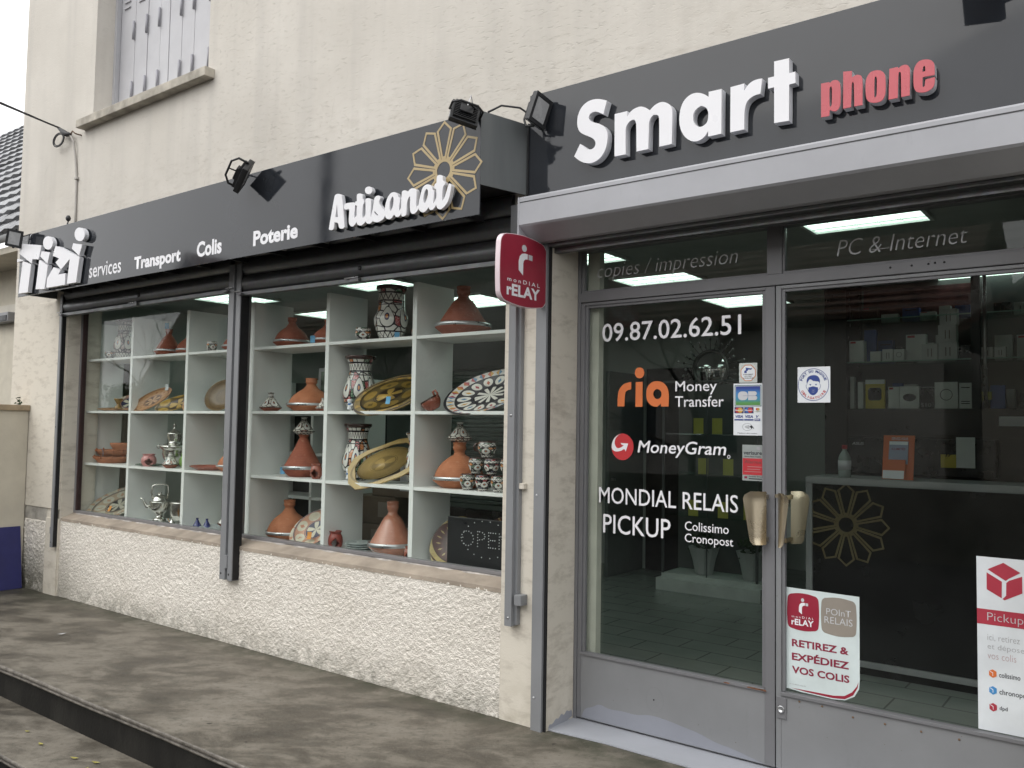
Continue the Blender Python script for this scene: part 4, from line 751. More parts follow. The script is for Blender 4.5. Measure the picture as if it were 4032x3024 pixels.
# door furniture
lk = box('lock_plate', (-1.402, -1.358, YD-.005, YD-.0002, .243, .338), GREYT, RL, .002)
lathe('lock_cylinder', [(.0165, 0), (.0165, .005), (.011, .006), (.010, .002)], STEEL, lk, 18).matrix_basis = Matrix.Translation((-1.381, YD-.0052, .285)) @ Matrix.Rotation(rad(90), 4, 'X')
for hx in (-1.30, -1.20, -1.07, -.94, -.80, -.66): lathe('bead_screw', [(.005, 0), (.004, .0012)], pbr('rusty_screw', (.16, .10, .06), .7), RL, 10).matrix_basis = Matrix.Translation((hx, YD-.0003, .334-.02*(hx > -1.2))) @ Matrix.Rotation(rad(90), 4, 'X')
ring_ = wslab('filled_lock_hole', [ellipse(-2.018, .195, .048, .062, 30), ellipse(-2.018, .195, .0475, .0615, 30)], YD+.0006, .0008, GREYT, LL)
lathe('screw_hole', [(.0045, 0), (.004, .0006)], BLACKGAP, LL, 8).matrix_basis = Matrix.Translation((-2.024, YD+.0008, .195)) @ Matrix.Rotation(rad(90), 4, 'X')
# paler touched-up paint at the foot of the left leaf, rust on its lower bead
tp = [(-2.445, .022), (-1.46, .022), (-1.52, .034), (-1.62, .055), (-1.70, .062), (-1.78, .087), (-1.86, .098), (-1.95, .112), (-2.05, .118), (-2.12, .098), (-2.20, .103), (-2.28, .095), (-2.34, .112), (-2.38, .085), (-2.43, .07)]
wslab('touched_up_paint', [soften(tp, 2, 100)], YD+.0004, .0004, painted_metal('touch_up_grey', (.25, .262, .30), .5), LL)
RUST = pbr('flaking_rust', (.20, .085, .04), .85, var=.5, vscale=30, bump=.8, bscale=80)
for i in range(9):
    cx_ = -1.53+.012*i-.2*(i > 6); wslab('rust_flake', [soften([(cx_+.012*cos(a)*(.6+.5*random.random()), .3535+.0045*sin(a)*(.6+.5*random.random())) for a in np.linspace(0, 2*pi, 9)[:-1]], 1, 120)], YD-.0083, .002, RUST, LL)

# ------------------------------------------------------------------ stickers and posters on the glass
def sticker(name, label, cat, loop, y=None, mat=None):
    o = wslab(name, [loop], (YG if y is None else y)-.0006, .0005, mat or PAPERW); tag(o, label, cat); return o
SY = YG-.0014
# camera surveillance sticker
s = sticker('surveillance_sticker', 'small sticker with orange octagon and camera at the top of the left door glass', 'sticker', rect(-1.594, -1.505, 1.766, 1.860), mat=pbr('clear_grey_film', (.52, .56, .54), .4))
cx_, cz_ = -1.549, 1.8125
oc = lambda r: [(cx_+r*cos(rad(22.5+45*i)), cz_+r*1.05*sin(rad(22.5+45*i))) for i in range(8)]
wslab('octagon', [oc(.040), oc(.0365)], SY, .0004, pbr('orange_print', (.60, .20, .06), .5), s); wslab('octagon_field', [oc(.0362)], SY, .0004, PAPERW, s)
wslab('camera_icon', [[(-1.562, 1.8385), (-1.536, 1.834), (-1.528, 1.837), (-1.534, 1.827), (-1.548, 1.8285), (-1.552, 1.822), (-1.556, 1.822), (-1.556, 1.812), (-1.568, 1.812), (-1.568, 1.822), (-1.560, 1.826), (-1.560, 1.832)]], SY-.0006, .0004, BLUEINK, s)
for i, t in enumerate(('ETABLISSEMENT', 'SOUS VIDEO', 'SURVEILLANCE')): text('print', t, (-1.573+.006*(i == 1), -1.524-.006*(i == 1), 1.8025-i*.0088, 1.8078-i*.0088), SY-.0006, INK, s, bold=.02, res=1)
# card payment sticker
s = sticker('card_payment_sticker', 'tall white card payment sticker with blue and green CB emblem', 'sticker', rect(-1.6215, -1.4765, 1.516, 1.7625))
k = NT('cb_blue_to_green_print'); z = k.sep(k.pos())[2]
CBM = k.out(k.ramp(k.val(z, 1.655, 1.753), [(0, (.09, .25, .05)), (.16, (.10, .29, .09)), (.34, (.05, .26, .42)), (.62, (.05, .22, .50)), (.85, (.03, .06, .28)), (1, (.03, .04, .2))]), .4)
wslab('emblem_border', [rect(-1.6155, -1.4845, 1.6535, 1.7545), rect(-1.6125, -1.4875, 1.6565, 1.7515)], SY, .0004, pbr('cb_border', (.03, .12, .14), .5), s)
wslab('emblem_field', [rect(-1.610, -1.490, 1.659, 1.749)], SY, .0004, CBM, s)
wslab('emblem_letter', [rrect(-1.599, -1.5505, 1.683, 1.7245, .018)], SY-.0006, .0004, PALEG, s)
wslab('emblem_letter', [[(-1.5485, 1.683), (-1.5485, 1.7245)]+[(-1.518+.012*cos(rad(a)), 1.714+.0105*sin(rad(a))) for a in (90, 60, 30, 0, -30, -60, -80)]+[(-1.516+.012*cos(rad(a)), 1.6935+.0105*sin(rad(a))) for a in (80, 60, 30, 0, -30, -60, -90)]], SY-.0006, .0004, PALEG, s)
wslab('emblem_bar', [rect(-1.575, -1.504, 1.7032, 1.7042)], SY-.0012, .0004, BLUEINK, s)
MCR, MCY, MCB, MCN = (pbr('card_red', (.48, .05, .04), .5), pbr('card_yellow', (.60, .36, .06), .5), pbr('card_blue', (.04, .14, .42), .5), pbr('card_navy', (.03, .03, .13), .5))
for x0_, a, b in ((-1.6165, MCR, MCY), (-1.568, MCB, MCR)):
    wslab('card_logo', [rect(x0_, x0_+.0455, 1.6205, 1.650)], SY, .0004, MCN, s)
    wslab('card_logo_disc', [ellipse(x0_+.0165, 1.635, .0125, .0125, 18)], SY-.0006, .0004, a, s); wslab('card_logo_disc', [ellipse(x0_+.0295, 1.635, .0125, .0125, 18)], SY-.0012, .0004, b, s)
    text('print', 'MasterCard' if a is MCR else 'Maestro', (x0_+.004, x0_+.0425, 1.632, 1.6385), SY-.0018, VINYL, s, bold=.03, res=1)
wslab('card_logo_disc', [ellipse(-1.505, 1.640, .006, .006, 14)], SY-.0006, .0004, MCR, s); wslab('card_logo_disc', [ellipse(-1.4985, 1.640, .006, .006, 14)], SY-.0012, .0004, MCY, s)
text('print', 'paypass', (-1.516, -1.488, 1.6245, 1.632), SY-.0006, pbr('olive_print', (.22, .25, .10), .5), s, res=1)
for x0_, t in ((-1.6165, 'VISA'), (-1.568, 'VISA')):
    text('print', t, (x0_+.005, x0_+.043, 1.5985, 1.612), SY-.0006, BLUEINK, s, bold=.03, shear=.2, res=2); wslab('print_bar', [rect(x0_, x0_+.0455, 1.5865, 1.593)], SY-.0006, .0004, BLUEINK, s)
text('print', 'V', (-1.5105, -1.4965, 1.5985, 1.612), SY-.0006, BLUEINK, s, bold=.03, shear=.2); text('print', 'PAY', (-1.514, -1.493, 1.5865, 1.594), SY-.0012, VINYL, s, bold=.02, res=1)
wslab('print_bar', [rect(-1.517, -1.490, 1.5848, 1.5955)], SY-.0006, .0004, BLUEINK, s)
wslab('contactless_icon', [ellipse(-1.553, 1.556, .024, .0175, 26), ellipse(-1.553, 1.556, .0232, .0167, 26)], SY, .0004, INK, s)
for i in range(4):
    x_ = -1.563+i*.0055; hh_ = .004+i*.0018
    wslab('contactless_icon', [[(x_, 1.556-hh_), (x_+.0022, 1.556), (x_, 1.556+hh_), (x_+.0012, 1.556+hh_), (x_+.0036, 1.556), (x_+.0012, 1.556-hh_)]], SY-.0006, .0004, INK, s)
wslab('hand_icon', [[(-1.541, 1.559), (-1.532, 1.564), (-1.527, 1.559), (-1.519, 1.549), (-1.5205, 1.5475), (-1.528, 1.554), (-1.531, 1.546), (-1.536, 1.552)]], SY-.0006, .0004, INK, s)
text('print', 'Paiement sans contact', (-1.600, -1.504, 1.5235, 1.530), SY-.0006, INK, s, res=1)
# alarm sticker
s = sticker('alarm_sticker', 'grey and red alarm company sticker beside the brass handle', 'sticker', rect(-1.577, -1.4765, 1.303, 1.4715), mat=pbr('grey_label_film', (.30, .33, .32), .4))
text('print', 'verisure', (-1.571, -1.482, 1.425, 1.4425), SY, INK, s, bold=.015); text('print', 'Alarme Haute Securite', (-1.567, -1.486, 1.4135, 1.4205), SY, INK, s, bold=.015, res=1)
wslab('crest', [soften([(-1.507, 1.462), (-1.497, 1.464), (-1.488, 1.456), (-1.491, 1.447), (-1.502, 1.448), (-1.508, 1.455)], 1, 100)], SY, .0004, MIDG, s)
wslab('red_field', [rect(-1.575, -1.4775, 1.330, 1.408)], SY, .0004, REDINK, s)
text('print', 'Alarme', (-1.566, -1.484, 1.384, 1.400), SY-.0006, pbr('dark_red_print', (.22, .05, .05), .5), s, bold=.02, res=1)
for i, (xa_, xb_) in enumerate(((-1.552, -1.482), (-1.552, -1.490), (-1.568, -1.484))): wslab('print_bar', [rect(xa_, xb_, 1.3670-i*.0115, 1.3700-i*.0115)], SY-.0006, .0004, pbr('pink_print', (.42, .2, .2), .5), s)
wslab('crest', [rect(-1.567, -1.553, 1.313, 1.323)], SY, .0004, MREDT, s); text('print', 'Securitas Direct', (-1.545, -1.478, 1.3195, 1.327), SY, INK, s, bold=.01, res=1); wslab('print_bar', [rect(-1.545, -1.482, 1.310, 1.3145)], SY, .0004, INK, s)
# face mask sticker
s = sticker('mask_sticker', 'square white sticker with blue masked face in a circle', 'sticker', rect(-1.314, -1.1675, 1.6695, 1.832))
cx_, cz_ = -1.2425, 1.7495
def FM(pts, k_=1.0): return [(-1.314+u/1200*.1465-187/1200*.1465*0, 1.832-v/1300*.1625) for u, v in [((a-187), (b-215)) for a, b in pts]]
wslab('circle', [ellipse(-1.2425, 1.7510, .0695, .0735, 48), ellipse(-1.2425, 1.7510, .0672, .0710, 48)], SY, .0004, BLUEINK, s)
wslab('hair', [soften(FM([(545, 850), (525, 800), (525, 700), (560, 600), (640, 540), (760, 515), (880, 525), (960, 580), (1005, 660), (1018, 760), (1000, 850), (985, 770), (960, 765), (935, 745), (880, 750), (800, 725), (775, 740), (690, 670), (640, 665), (605, 700), (590, 740), (555, 775)]), 1, 60)], SY, .0004, BLUEINK, s)
wslab('mask', [soften(FM([(590, 965), (680, 945), (765, 920), (850, 945), (940, 965), (945, 1060), (930, 1130), (880, 1190), (820, 1235), (765, 1250), (700, 1235), (640, 1190), (590, 1120), (565, 1060), (595, 1055)]), 1, 60)], SY, .0004, BLUEINK, s)
for u0_, v0_ in ((690, 1045), (680, 1115)): wslab('mask_fold', [FM([(u0_, v0_), (u0_+85, v0_+22), (u0_+170, v0_), (u0_+85, v0_+32)])], SY-.0006, .0004, PALEG, s)
for u0_ in (660, 868):
    wslab('eye', [FM([(u0_-50, 845), (u0_+50, 842), (u0_+25, 858), (u0_+18, 890), (u0_-12, 890), (u0_-22, 860)])], SY, .0004, BLUEINK, s)
for sg in (-1, 1):
    pts = [(770+sg*225, 850), (770+sg*258, 860), (770+sg*275, 900), (770+sg*262, 970), (770+sg*215, 1040), (770+sg*185, 1060), (770+sg*190, 1040), (770+sg*212, 1025), (770+sg*250, 960), (770+sg*262, 900), (770+sg*250, 872)]
    wslab('ear', [FM(pts)], SY, .0004, BLUEINK, s)
def arc_text(s_, string, cx, cz, rx, rz, a0, a1, hgt, mat, flip, parent):
    n = len(string)
    for i, ch in enumerate(string):
        if ch == ' ': continue
        a = rad(a0+(a1-a0)*(i+.5)/n); w = hgt*(.85 if ch not in 'I' else .25)*(1.15 if ch in 'MQ' else 1)
        px, pz = cx+rx*cos(a), cz+rz*sin(a); t = a-pi/2 if not flip else a+pi/2
        ct, st_ = cos(t), sin(t)
        text('print', ch, (-w/2, w/2, -hgt/2, hgt/2), SY, mat, parent, bold=.035, res=2, xform=lambda u, v, px=px, pz=pz, ct=ct, st_=st_: (px+u*ct-v*st_, pz+u*st_+v*ct))
arc_text(s, 'PORT DU MASQUE', -1.2425, 1.7510, .0575, .061, 163, 17, .0118, BLUEINK, False, s)
arc_text(s, 'OBLIGATOIRE', -1.2425, 1.7510, .0575, .061, 205, 335, .0118, REDINK, True, s)
# relay poster at the bottom left of the right door
lp = [(-1.3665, .829), (-1.3665, .377), (-1.30, .3705), (-1.16, .3665), (-1.11, .372), (-1.07, .395), (-1.051, .43), (-1.0475, .47), (-1.0475, .825)]
s = sticker('relay_poster', 'white parcel relay poster with crimson and taupe logos, RETIREZ ET EXPEDIEZ VOS COLIS', 'poster', lp, mat=pbr('poster_blue_white', (.62, .70, .70), .4))
def bulge2(x0, x1, z0, z1): return bulge(x0, x1, z0, z1, .006, .022, 5)
a_ = wslab('logo_plate', [bulge2(-1.361, -1.222, .648, .803)], SY, .0004, MRED, s); wslab('logo_plate', [bulge2(-1.209, -1.0615, .648, .803)], SY, .0004, TAUPE, s)
for i, l in enumerate(relay_logo(None, lambda u, v: (-1.361+u*.139, .648+v*.155), 0, 0, 0)): wslab('logo_figure', [l], SY-.0006, .0004, PALEG if i != 1 else VINYL, s)
text('print', 'monDIAL', (-1.342, -1.243, .697, .7065), SY-.0006, VINYL, s, space=1.5, res=2); text('print', 'rELAY', (-1.343, -1.243, .6645, .692), SY-.0006, VINYL, s, bold=.03)
text('print', 'POInT', (-1.188, -1.083, .731, .759), SY-.0006, PALEG, s, bold=-.006); text('print', 'RELAIS', (-1.196, -1.076, .693, .7225), SY-.0006, PALEG, s, bold=-.006)
for t, x1_, z_ in (('RETIREZ &', -1.093, .5675), ('EXPÉDIEZ', -1.0915, .5065), ('VOS COLIS', -1.0905, .448)):
    text('print', t, (-1.3415, x1_, z_, z_+.0325+(.008 if 'É' in t else 0)), SY, MREDT, s, bold=.03)
text('print', 'mondialrelay.fr', (-1.352, -1.278, .395, .402), SY, MIDG, s, res=1)
wslab('red_sweep', [[(-1.345, .3805), (-1.28, .3755), (-1.16, .3715), (-1.11, .377), (-1.075, .400), (-1.056, .436), (-1.053, .46), (-1.060, .440), (-1.080, .412), (-1.112, .390), (-1.16, .3825), (-1.28, .3815)]], SY, .0004, MRED, s)
# pick up poster at the right edge
s = sticker('pickup_poster', 'tall white Pickup poster with crimson cube at the right edge of the photo', 'poster', rect(-.5945, -.386, .366, 1.048), mat=pbr('poster_white', (.70, .74, .77), .4))
pp = lambda pts: [(-.5945+(a-140)/410*.167-(b-65)*.0000105, 1.048-(b-65)/1480*.679+(a-140)*.0000355) for a, b in pts]
for l in ([(240, 205), (375, 148), (520, 232), (420, 285), (398, 302), (372, 288)], [(232, 232), (365, 310), (365, 452), (235, 378)], [(402, 320), (425, 300), (535, 262), (538, 405), (390, 468), (372, 458), (402, 428)]):
    wslab('cube_logo', [[(x, z+.012) for x, z in pp(l)]], SY, .0004, REDINK if False else pbr('pickup_red', (.40, .035, .06), .5), s)
wslab('red_band', [rect(-.5945, -.386, .781, .841)], SY, .0004, pbr('pickup_red', (.40, .035, .06), .5), s)
text('print', 'Pickup', (-.558, -.434, .787, .829), SY-.0006, PALEG, s, bold=-.014)
for t, x1_, z_, m_ in (('ici, retirez', -.447, .7165, MIDG), ('et déposez', -.418, .680, MIDG), ('vos colis', -.460, .6475, pbr('faded_pink_print', (.50, .36, .38), .5))): text('print', t, (-.5585, x1_, z_, z_+.027), SY, m_, s, bold=-.012)
for i, (t, x1_, m_) in enumerate((('colissimo', -.447, ORANGE), ('chronopost', -.410, pbr('sky_blue_print', (.06, .26, .55), .5)), ('dpd', -.492, pbr('pickup_red', (.40, .035, .06), .5)))):
    z_ = .5785-i*.0655; c0 = [(-.5545, z_+.004), (-.5415, z_-.004), (-.5285, z_+.004), (-.5285, z_+.022), (-.5415, z_+.029), (-.5545, z_+.022)]
    wslab('small_cube_logo', [c0], SY, .0004, m_, s); wslab('small_cube_line', [[(-.553, z_+.021), (-.5425, z_+.0145), (-.5425, z_+.004), (-.5405, z_+.004), (-.5405, z_+.0165), (-.552, z_+.0225)]], SY-.0006, .0004, VINYL, s)
    text('print', t, (-.5195, x1_, z_+.002 if t != 'chronopost' else z_-.004, z_+.022), SY, INK, s, bold=.01)
wslab('yellow_dot', [ellipse(-.425, .387, .008, .010, 16)], SY, .0004, MCY, s)
# ------------------------------------------------------------------ shop window
SWN = thing('shop_window', 'large aluminium framed shop window full of pottery', 'window', (-5.25, .14, .69))
ALU = painted_metal('grey_window_frame', (.20, .195, .20), .4)
boxes('frame', [(-7.727, -7.700, .112, .165, .722, 2.62), (-2.830, -2.80, .112, .165, .722, 2.62), (-7.700, -2.830, .112, .165, .722, .742), (-7.700, -2.830, .112, .165, 2.58, 2.62)], ALU, SWN, .002)
box('frame_seal', (-7.6998, -7.690, .118, .160, .742, 2.58), pbr('dark_red_seal', (.05, .025, .025), .6), SWN)
box('mullion', (-5.298, -5.286, .125, .165, .742, 2.58), ALU, SWN)
box('pane', (-7.690, -5.2985, .137, .143, .742, 2.58), GLASS, SWN)
box('pane', (-5.2855, -2.830, .137, .143, .742, 2.58), GLASS, SWN)

# ------------------------------------------------------------------ display shelves
ZR = [2.094, 1.628, 1.163, .700]         # tops of the four boards
XD = [-7.765, -6.979, -6.143, -5.310, -4.468, -3.658, -2.872]
def shelf_unit(label, xd):
    S = thing('display_shelf', label, 'shelf', ((xd[0]+xd[-1])/2, .36, .67))
    for i, x in enumerate(xd): box('upright', (x-.0175, x+.0175, .19, .535, .68, 2.43), SHELFW, S, .0012)
    for a, b in zip(xd[:-1], xd[1:]):
        for z in ZR: box('shelf_board', (a+.0177, b-.0177, .192, .535, z-.020, z), SHELFW, S, .0012)
    return S
shelf_unit('white cube shelf in the left half of the shop window', [-7.765, -6.979, -6.143, -5.325])
shelf_unit('white cube shelf in the right half of the shop window', [-5.289, -4.468, -3.658, -2.872])

# ------------------------------------------------------------------ pottery
TC1, TC2, TC3 = terracotta('terracotta_orange', (.46, .175, .085), (.37, .13, .06)), terracotta('terracotta_red', (.33, .095, .055), (.26, .07, .042)), terracotta('glazed_red_brown', (.30, .085, .055), (.23, .06, .04), .22, .5)
GLZ = terracotta('glazed_peach_clay', (.44, .19, .125), (.38, .15, .095), .18, .6)
BAND_DARK = pbr('dark_brown_glaze', (.05, .022, .016), .25)
OUT = {}
def place(o, X, Y, Z, rz=0.0): o.location = (X, Y, Z); o.rotation_euler = (0, 0, rad(rz)); return o
def price_tag(parent, p, mat, rz=10, rx=12, s=1.0):
    w, h = .032*s, .05*s
    o = mesh('price_tag', [(-w/2, 0, 0), (w/2, 0, 0), (w/2, .004, h*.5), (w/2, 0, h), (-w/2, 0, h), (-w/2, .004, h*.5), (-w/2, .0012, 0), (w/2, .0012, 0), (w/2, .0052, h*.5), (w/2, .0012, h), (-w/2, .0012, h), (-w/2, .0052, h*.5)],
             [(0, 1, 2, 5), (5, 2, 3, 4), (11, 8, 7, 6), (10, 9, 8, 11), (0, 6, 7, 1), (1, 7, 8, 2), (2, 8, 9, 3), (3, 9, 10, 4), (4, 10, 11, 5), (5, 11, 6, 0)], mat, parent)
    o.location = p; o.rotation_euler = (rad(rx), 0, rad(rz)); return o
def facing(X, Y): return math.atan2(-X, 3.62+Y)      # turn of things on the shelves so their front looks at the pavement
def tagine(label, X, Y, Z, d, h, kind='cone', mat=None, knob=.24, band=True, foot=None, tags=(), lidmat=None, baseh=.17):
    """cooking dish with tall lid: flared base, tin band, cone or dome lid, waisted knob"""
    mat = mat or TC1; T = thing('tagine', label, 'tagine', (X, Y, Z), 'tagines in the shop window', local=True); T.rotation_euler = (0, 0, facing(X, Y))
    R = d/2; hb = h*baseh
    lathe('dish', [(R*.62, 0), (R*.66, hb*.04), (R*.90, hb*.7), (R*.985, hb*.95), (R*.985, hb), (R*.93, hb), (R*.86, hb*.75)], foot or mat, T, 40)
    if band: lathe('tin_band', [(R*.99, hb*1.0), (R*1.0, hb*1.02), (R*1.0, hb*1.42), (R*.985, hb*1.44), (R*.95, hb*1.2)], STEEL, T, 40)
    z0 = hb*1.1; H = h-z0; kz = 1-knob
    if kind == 'cone': pr = [(R*.93, 0), (R*.90, .05), (R*.80, .14), (R*.58, .38), (R*.36, .62), (R*.235, kz-.05), (R*.19, kz)]
    elif kind == 'dome': pr = [(R*.93, 0), (R*.915, .06), (R*.86, .19), (R*.72, .36), (R*.52, .50), (R*.32, .60), (R*.235, kz-.04), (R*.20, kz)]
    else: pr = [(R*.95, 0), (R*.92, .05), (R*.72, .22), (R*.48, .40), (R*.27, .55), (R*.20, kz-.02), (R*.18, kz)]
    pr += [(R*.19, kz+knob*.18), (R*.235, kz+knob*.34), (R*.245, kz+knob*.55), (R*.225, kz+knob*.64), (R*.25, kz+knob*.86), (R*.245, kz+knob), (R*.19, kz+knob), (R*.16, kz+knob*.9)]
    lathe('lid', [(r, z0+z*H) for r, z in pr], lidmat or mat, T, 40, 1)
    for p, m in tags: price_tag(T, (p[0]*R, p[1]*R, p[2]*h), m, -5)
    return T
def small_tagine(label, X, Y, Z, d, h, m, foot=None):
    T = thing('tagine', label, 'tagine', (X, Y, Z), 'tagines in the shop window', local=True); T.rotation_euler = (0, 0, facing(X, Y)); R = d/2
    lathe('dish', [(R*.55, 0), (R*.6, h*.02), (R*.85, h*.12), (R*1.0, h*.17), (R*1.0, h*.215), (R*.9, h*.215)], foot or TC2, T, 32)
    lathe('lid', [(R*.98, h*.216), (R*.95, h*.25), (R*.72, h*.40), (R*.45, h*.62), (R*.27, h*.78), (R*.22, h*.84), (R*.24, h*.93), (R*.30, h*.985), (R*.29, h), (R*.2, h*.98)], m, T, 32, 1)
    lathe('rim_line', [(R*1.004, h*.172), (R*1.01, h*.18), (R*1.01, h*.205), (R*1.004, h*.213)], BAND_DARK, T, 32)
    return T
def vase(label, X, Y, Z, d, h, kind, m, spigot=False, tags=()):
    T = thing('vase', label, 'vase', (X, Y, Z), 'painted vases in the shop window', local=True); T.rotation_euler = (0, 0, facing(X, Y)); R = d/2
    if kind == 0: pr = [(.56, 0), (.60, .015), (.70, .07), (.93, .20), (1.0, .31), (.97, .40), (.84, .52), (.68, .63), (.62, .72), (.63, .80), (.72, .90), (.80, .935), (.88, .95), (.90, .975), (.88, 1.0), (.78, 1.0), (.60, .9)]
    else: pr = [(.55, 0), (.60, .02), (.80, .14), (.97, .30), (1.0, .40), (.93, .47), (.83, .52), (.78, .58), (.77, .70), (.76, .88), (.84, .93), (.90, .95), (.90, .985), (.87, 1.0), (.75, 1.0), (.66, .9)]
    lathe('body', [(r*R, z*h) for r, z in pr], m, T, 48, 1)
    if spigot:
        s_ = lathe('spigot', [(.016, 0), (.018, .01), (.012, .02), (.012, .045), (.017, .055), (.019, .065), (.010, .070)], WHITEL, T, 16); s_.location = (-R*.55, -R*.98, h*.03)
        tube('tap', [(0, 0, .03), (.02, -.012, .03), (.04, -.018, .02)], .009, WHITEL, s_, 8); lathe('tap_ring', [(.0135, .03), (.0135, .042)], pbr('blue_glaze', (.10, .22, .45), .2), s_, 16)
    for p, mm in tags: price_tag(T, (p[0]*R, p[1]*R, p[2]*h), mm, 0, 20)
    return T
def cup(label, X, Y, Z, d, h, m, handle=None):
    T = thing('cup', label, 'cup', (X, Y, Z), 'painted cups in the shop window', local=True); T.rotation_euler = (0, 0, facing(X, Y)+rad(random.uniform(-15, 15))); R = d/2
    lathe('body', [(.50*R, 0), (.56*R, .015*h), (.66*R, .14*h), (.70*R, .19*h), (.93*R, .38*h), (1.0*R, .58*h), (.97*R, .80*h), (.90*R, h), (.83*R, h), (.86*R, .75*h), (.6*R, .3*h)], m, T, 30, 1)
    if handle is not None:
        a = rad(handle); c_, s_ = cos(a), sin(a)
        tube('handle', [((R*.9+o_)*c_, (R*.9+o_)*s_, zz*h) for o_, zz in ((0, .82), (.018, .86), (.028, .70), (.024, .48), (.0, .38))], .0065, BAND_DARK, T, 8)
    return T
def tilted(o, tilt, yaw, X, Y, Z, roll=0.0):
    o.matrix_basis = Matrix.Translation((X, Y, Z)) @ Matrix.Rotation(rad(yaw), 4, 'Z') @ Matrix.Rotation(rad(roll), 4, 'Y') @ Matrix.Rotation(rad(tilt), 4, 'X')
def dish(name, label, cat, X, Y, Z, rx, ry, tilt, yaw, roll, m, back=None, depth=.03, group='painted dishes in the shop window', tags=(), pts=None):
    """shallow dish in its own plane, leaned back; X, Y, Z is its centre"""
    T = thing(name, label, cat, (X, Y, Z), group, local=True); T.rotation_mode = 'XYZ'
    me_pr = [(.55, -depth), (.62, -depth*.96), (.86, -depth*.35), (1.0, 0), (1.005, .005), (.985, .007), (.86, -depth*.10), (.62, -depth*.62), (.3, -depth*.72), (.02, -depth*.74)]
    if pts is None:
        lathe('dish_body', [(r*rx, z) for r, z in me_pr], m, T, 56, 1, True, (0, 0), ry/rx)
    else:
        slab('dish_body', [pts, [(x*.80, y*.80) for x, y in pts]], (0, 0, 0), (1, 0, 0), (0, 1, 0), -.006, .004, m, T)
        lathe('dish_well', [(.99*rx*.80, .003), (.93*rx*.80, -.004), (.88*rx*.8, -.012), (.5*rx*.8, -.014), (.02, -.014)], m, T, 48, 0, True, (0, 0), ry/rx)
    T.matrix_basis = Matrix.Translation((X, Y, Z)) @ Matrix.Rotation(rad(yaw), 4, 'Z') @ Matrix.Rotation(rad(tilt), 4, 'X') @ Matrix.Rotation(rad(roll), 4, 'Z')
    for p, mm in tags:
        t_ = price_tag(T, (p[0]*rx, p[1]*ry, .006), mm, 0, -90); t_.rotation_euler = (rad(-70), 0, rad(-roll))
    return T
NB = [(.70, .69, .64), (.70, .69, .64), (.04, .12, .06), (.70, .69, .64), (.36, .05, .05), (.70, .69, .64), (.52, .19, .04)]
VP = [vase_pattern('painted_vase_a', .379, .116, seed=.3), vase_pattern('painted_vase_b', .363, .113, seed=1.2, n=5), vase_pattern('painted_vase_c', .382, .104, seed=2.1, n=8),
      vase_pattern('faded_painted_vase', .352, .093, seed=2.8, n=6, pal=[(.62, .58, .55), (.5, .4, .38), (.62, .58, .55), (.45, .30, .28), (.62, .58, .55)])]
CUPM = vase_pattern('painted_cup', .094, .041, seed=.8, n=4, pal=NB); CUPR = vase_pattern('painted_cup_red', .094, .041, seed=1.9, n=4, pal=[(.70, .69, .64), (.70, .69, .64), (.46, .03, .04), (.70, .69, .64), (.03, .03, .08)])
LIDM = vase_pattern('painted_lid', .15, .08, seed=.5, n=5, pal=[(.60, .57, .50), (.60, .57, .50), (.20, .07, .05), (.60, .57, .50)])
LIDP = vase_pattern('pastel_lid', .14, .06, seed=1.5, n=6, pal=[(.50, .52, .42), (.52, .32, .25), (.32, .42, .42), (.55, .53, .45)])
DM = dict(
    big=plate_pattern('blue_black_dish', .285, [(.50, .13, .07), (.10, .22, .35), (.55, .30, .06), (.35, .07, .08)], (.05, .048, .055), (.70, .68, .62), (.58, .56, .52), n=14, sq=.62),
    ochre=plate_pattern('ochre_flower_dish', .27, [(.40, .24, .05), (.20, .13, .03)], (.16, .11, .035), (.42, .27, .06), (.22, .15, .05), (.035, .02, .012), n=6, sq=.5),
    grey=plate_pattern('grey_scroll_dish', .36, [(.40, .24, .16), (.40, .39, .31)], (.36, .28, .20), (.42, .41, .33), (.38, .37, .31), n=9, sq=.62),
    tan=plate_pattern('tan_leaf_dish', .22, [(.42, .22, .11), (.30, .13, .06)], (.40, .21, .10), (.45, .26, .13), (.40, .22, .11), (.09, .04, .02), n=8, sq=.45),
    cream=plate_pattern('cream_leaf_dish', .21, [(.50, .22, .13), (.55, .50, .38)], (.52, .27, .17), (.58, .54, .42), (.55, .50, .40), (.02, .02, .06), n=7, sq=.8),
    brown=plate_pattern('brown_cream_dish', .20, [(.45, .36, .16), (.40, .30, .13)], (.07, .03, .025), (.09, .035, .03), (.42, .34, .15), (.06, .03, .02), n=16, sq=.8))
SILV = SILVER
# --- top row
vase('faded tall vase in the top left cell of the shop window shelf', -7.384, .34, ZR[0], .185, .352, 0, VP[3])
cup('small painted pot beside the faded vase in the top left cell', -7.516, .28, ZR[0], .085, .075, CUPM)
tagine('red tagine behind a sky reflection in the second cell of the top row', -6.700, .36, ZR[0], .24, .235, 'cone', TC2, tags=(((-.15, -.1, 1.0), TAGBLUE),))
tagine('red tagine against the right divider of the second cell, top row', -6.385, .36, ZR[0], .22, .20, 'dome', TC2)
cup('squat painted bowl in the third cell of the top row', -5.945, .28, ZR[0], .085, .085, CUPM)
tagine('red tagine half behind the double shutter guide, top row', -5.72, .37, ZR[0], .26, .20, 'dome', TC2)
tagine('red tagine with tin band right of the double guide, top row', -5.06, .36, ZR[0], .272, .225, 'dome', TC2)
tagine('red tagine with blue price card on its band, top row', -4.66, .36, ZR[0], .245, .185, 'dome', TC2, tags=(((-.85, -.65, .05), TAGBLUE),))
cup('black and white painted cup left of the tall top row vase', -4.207, .27, ZR[0], .108, .088, CUPM)
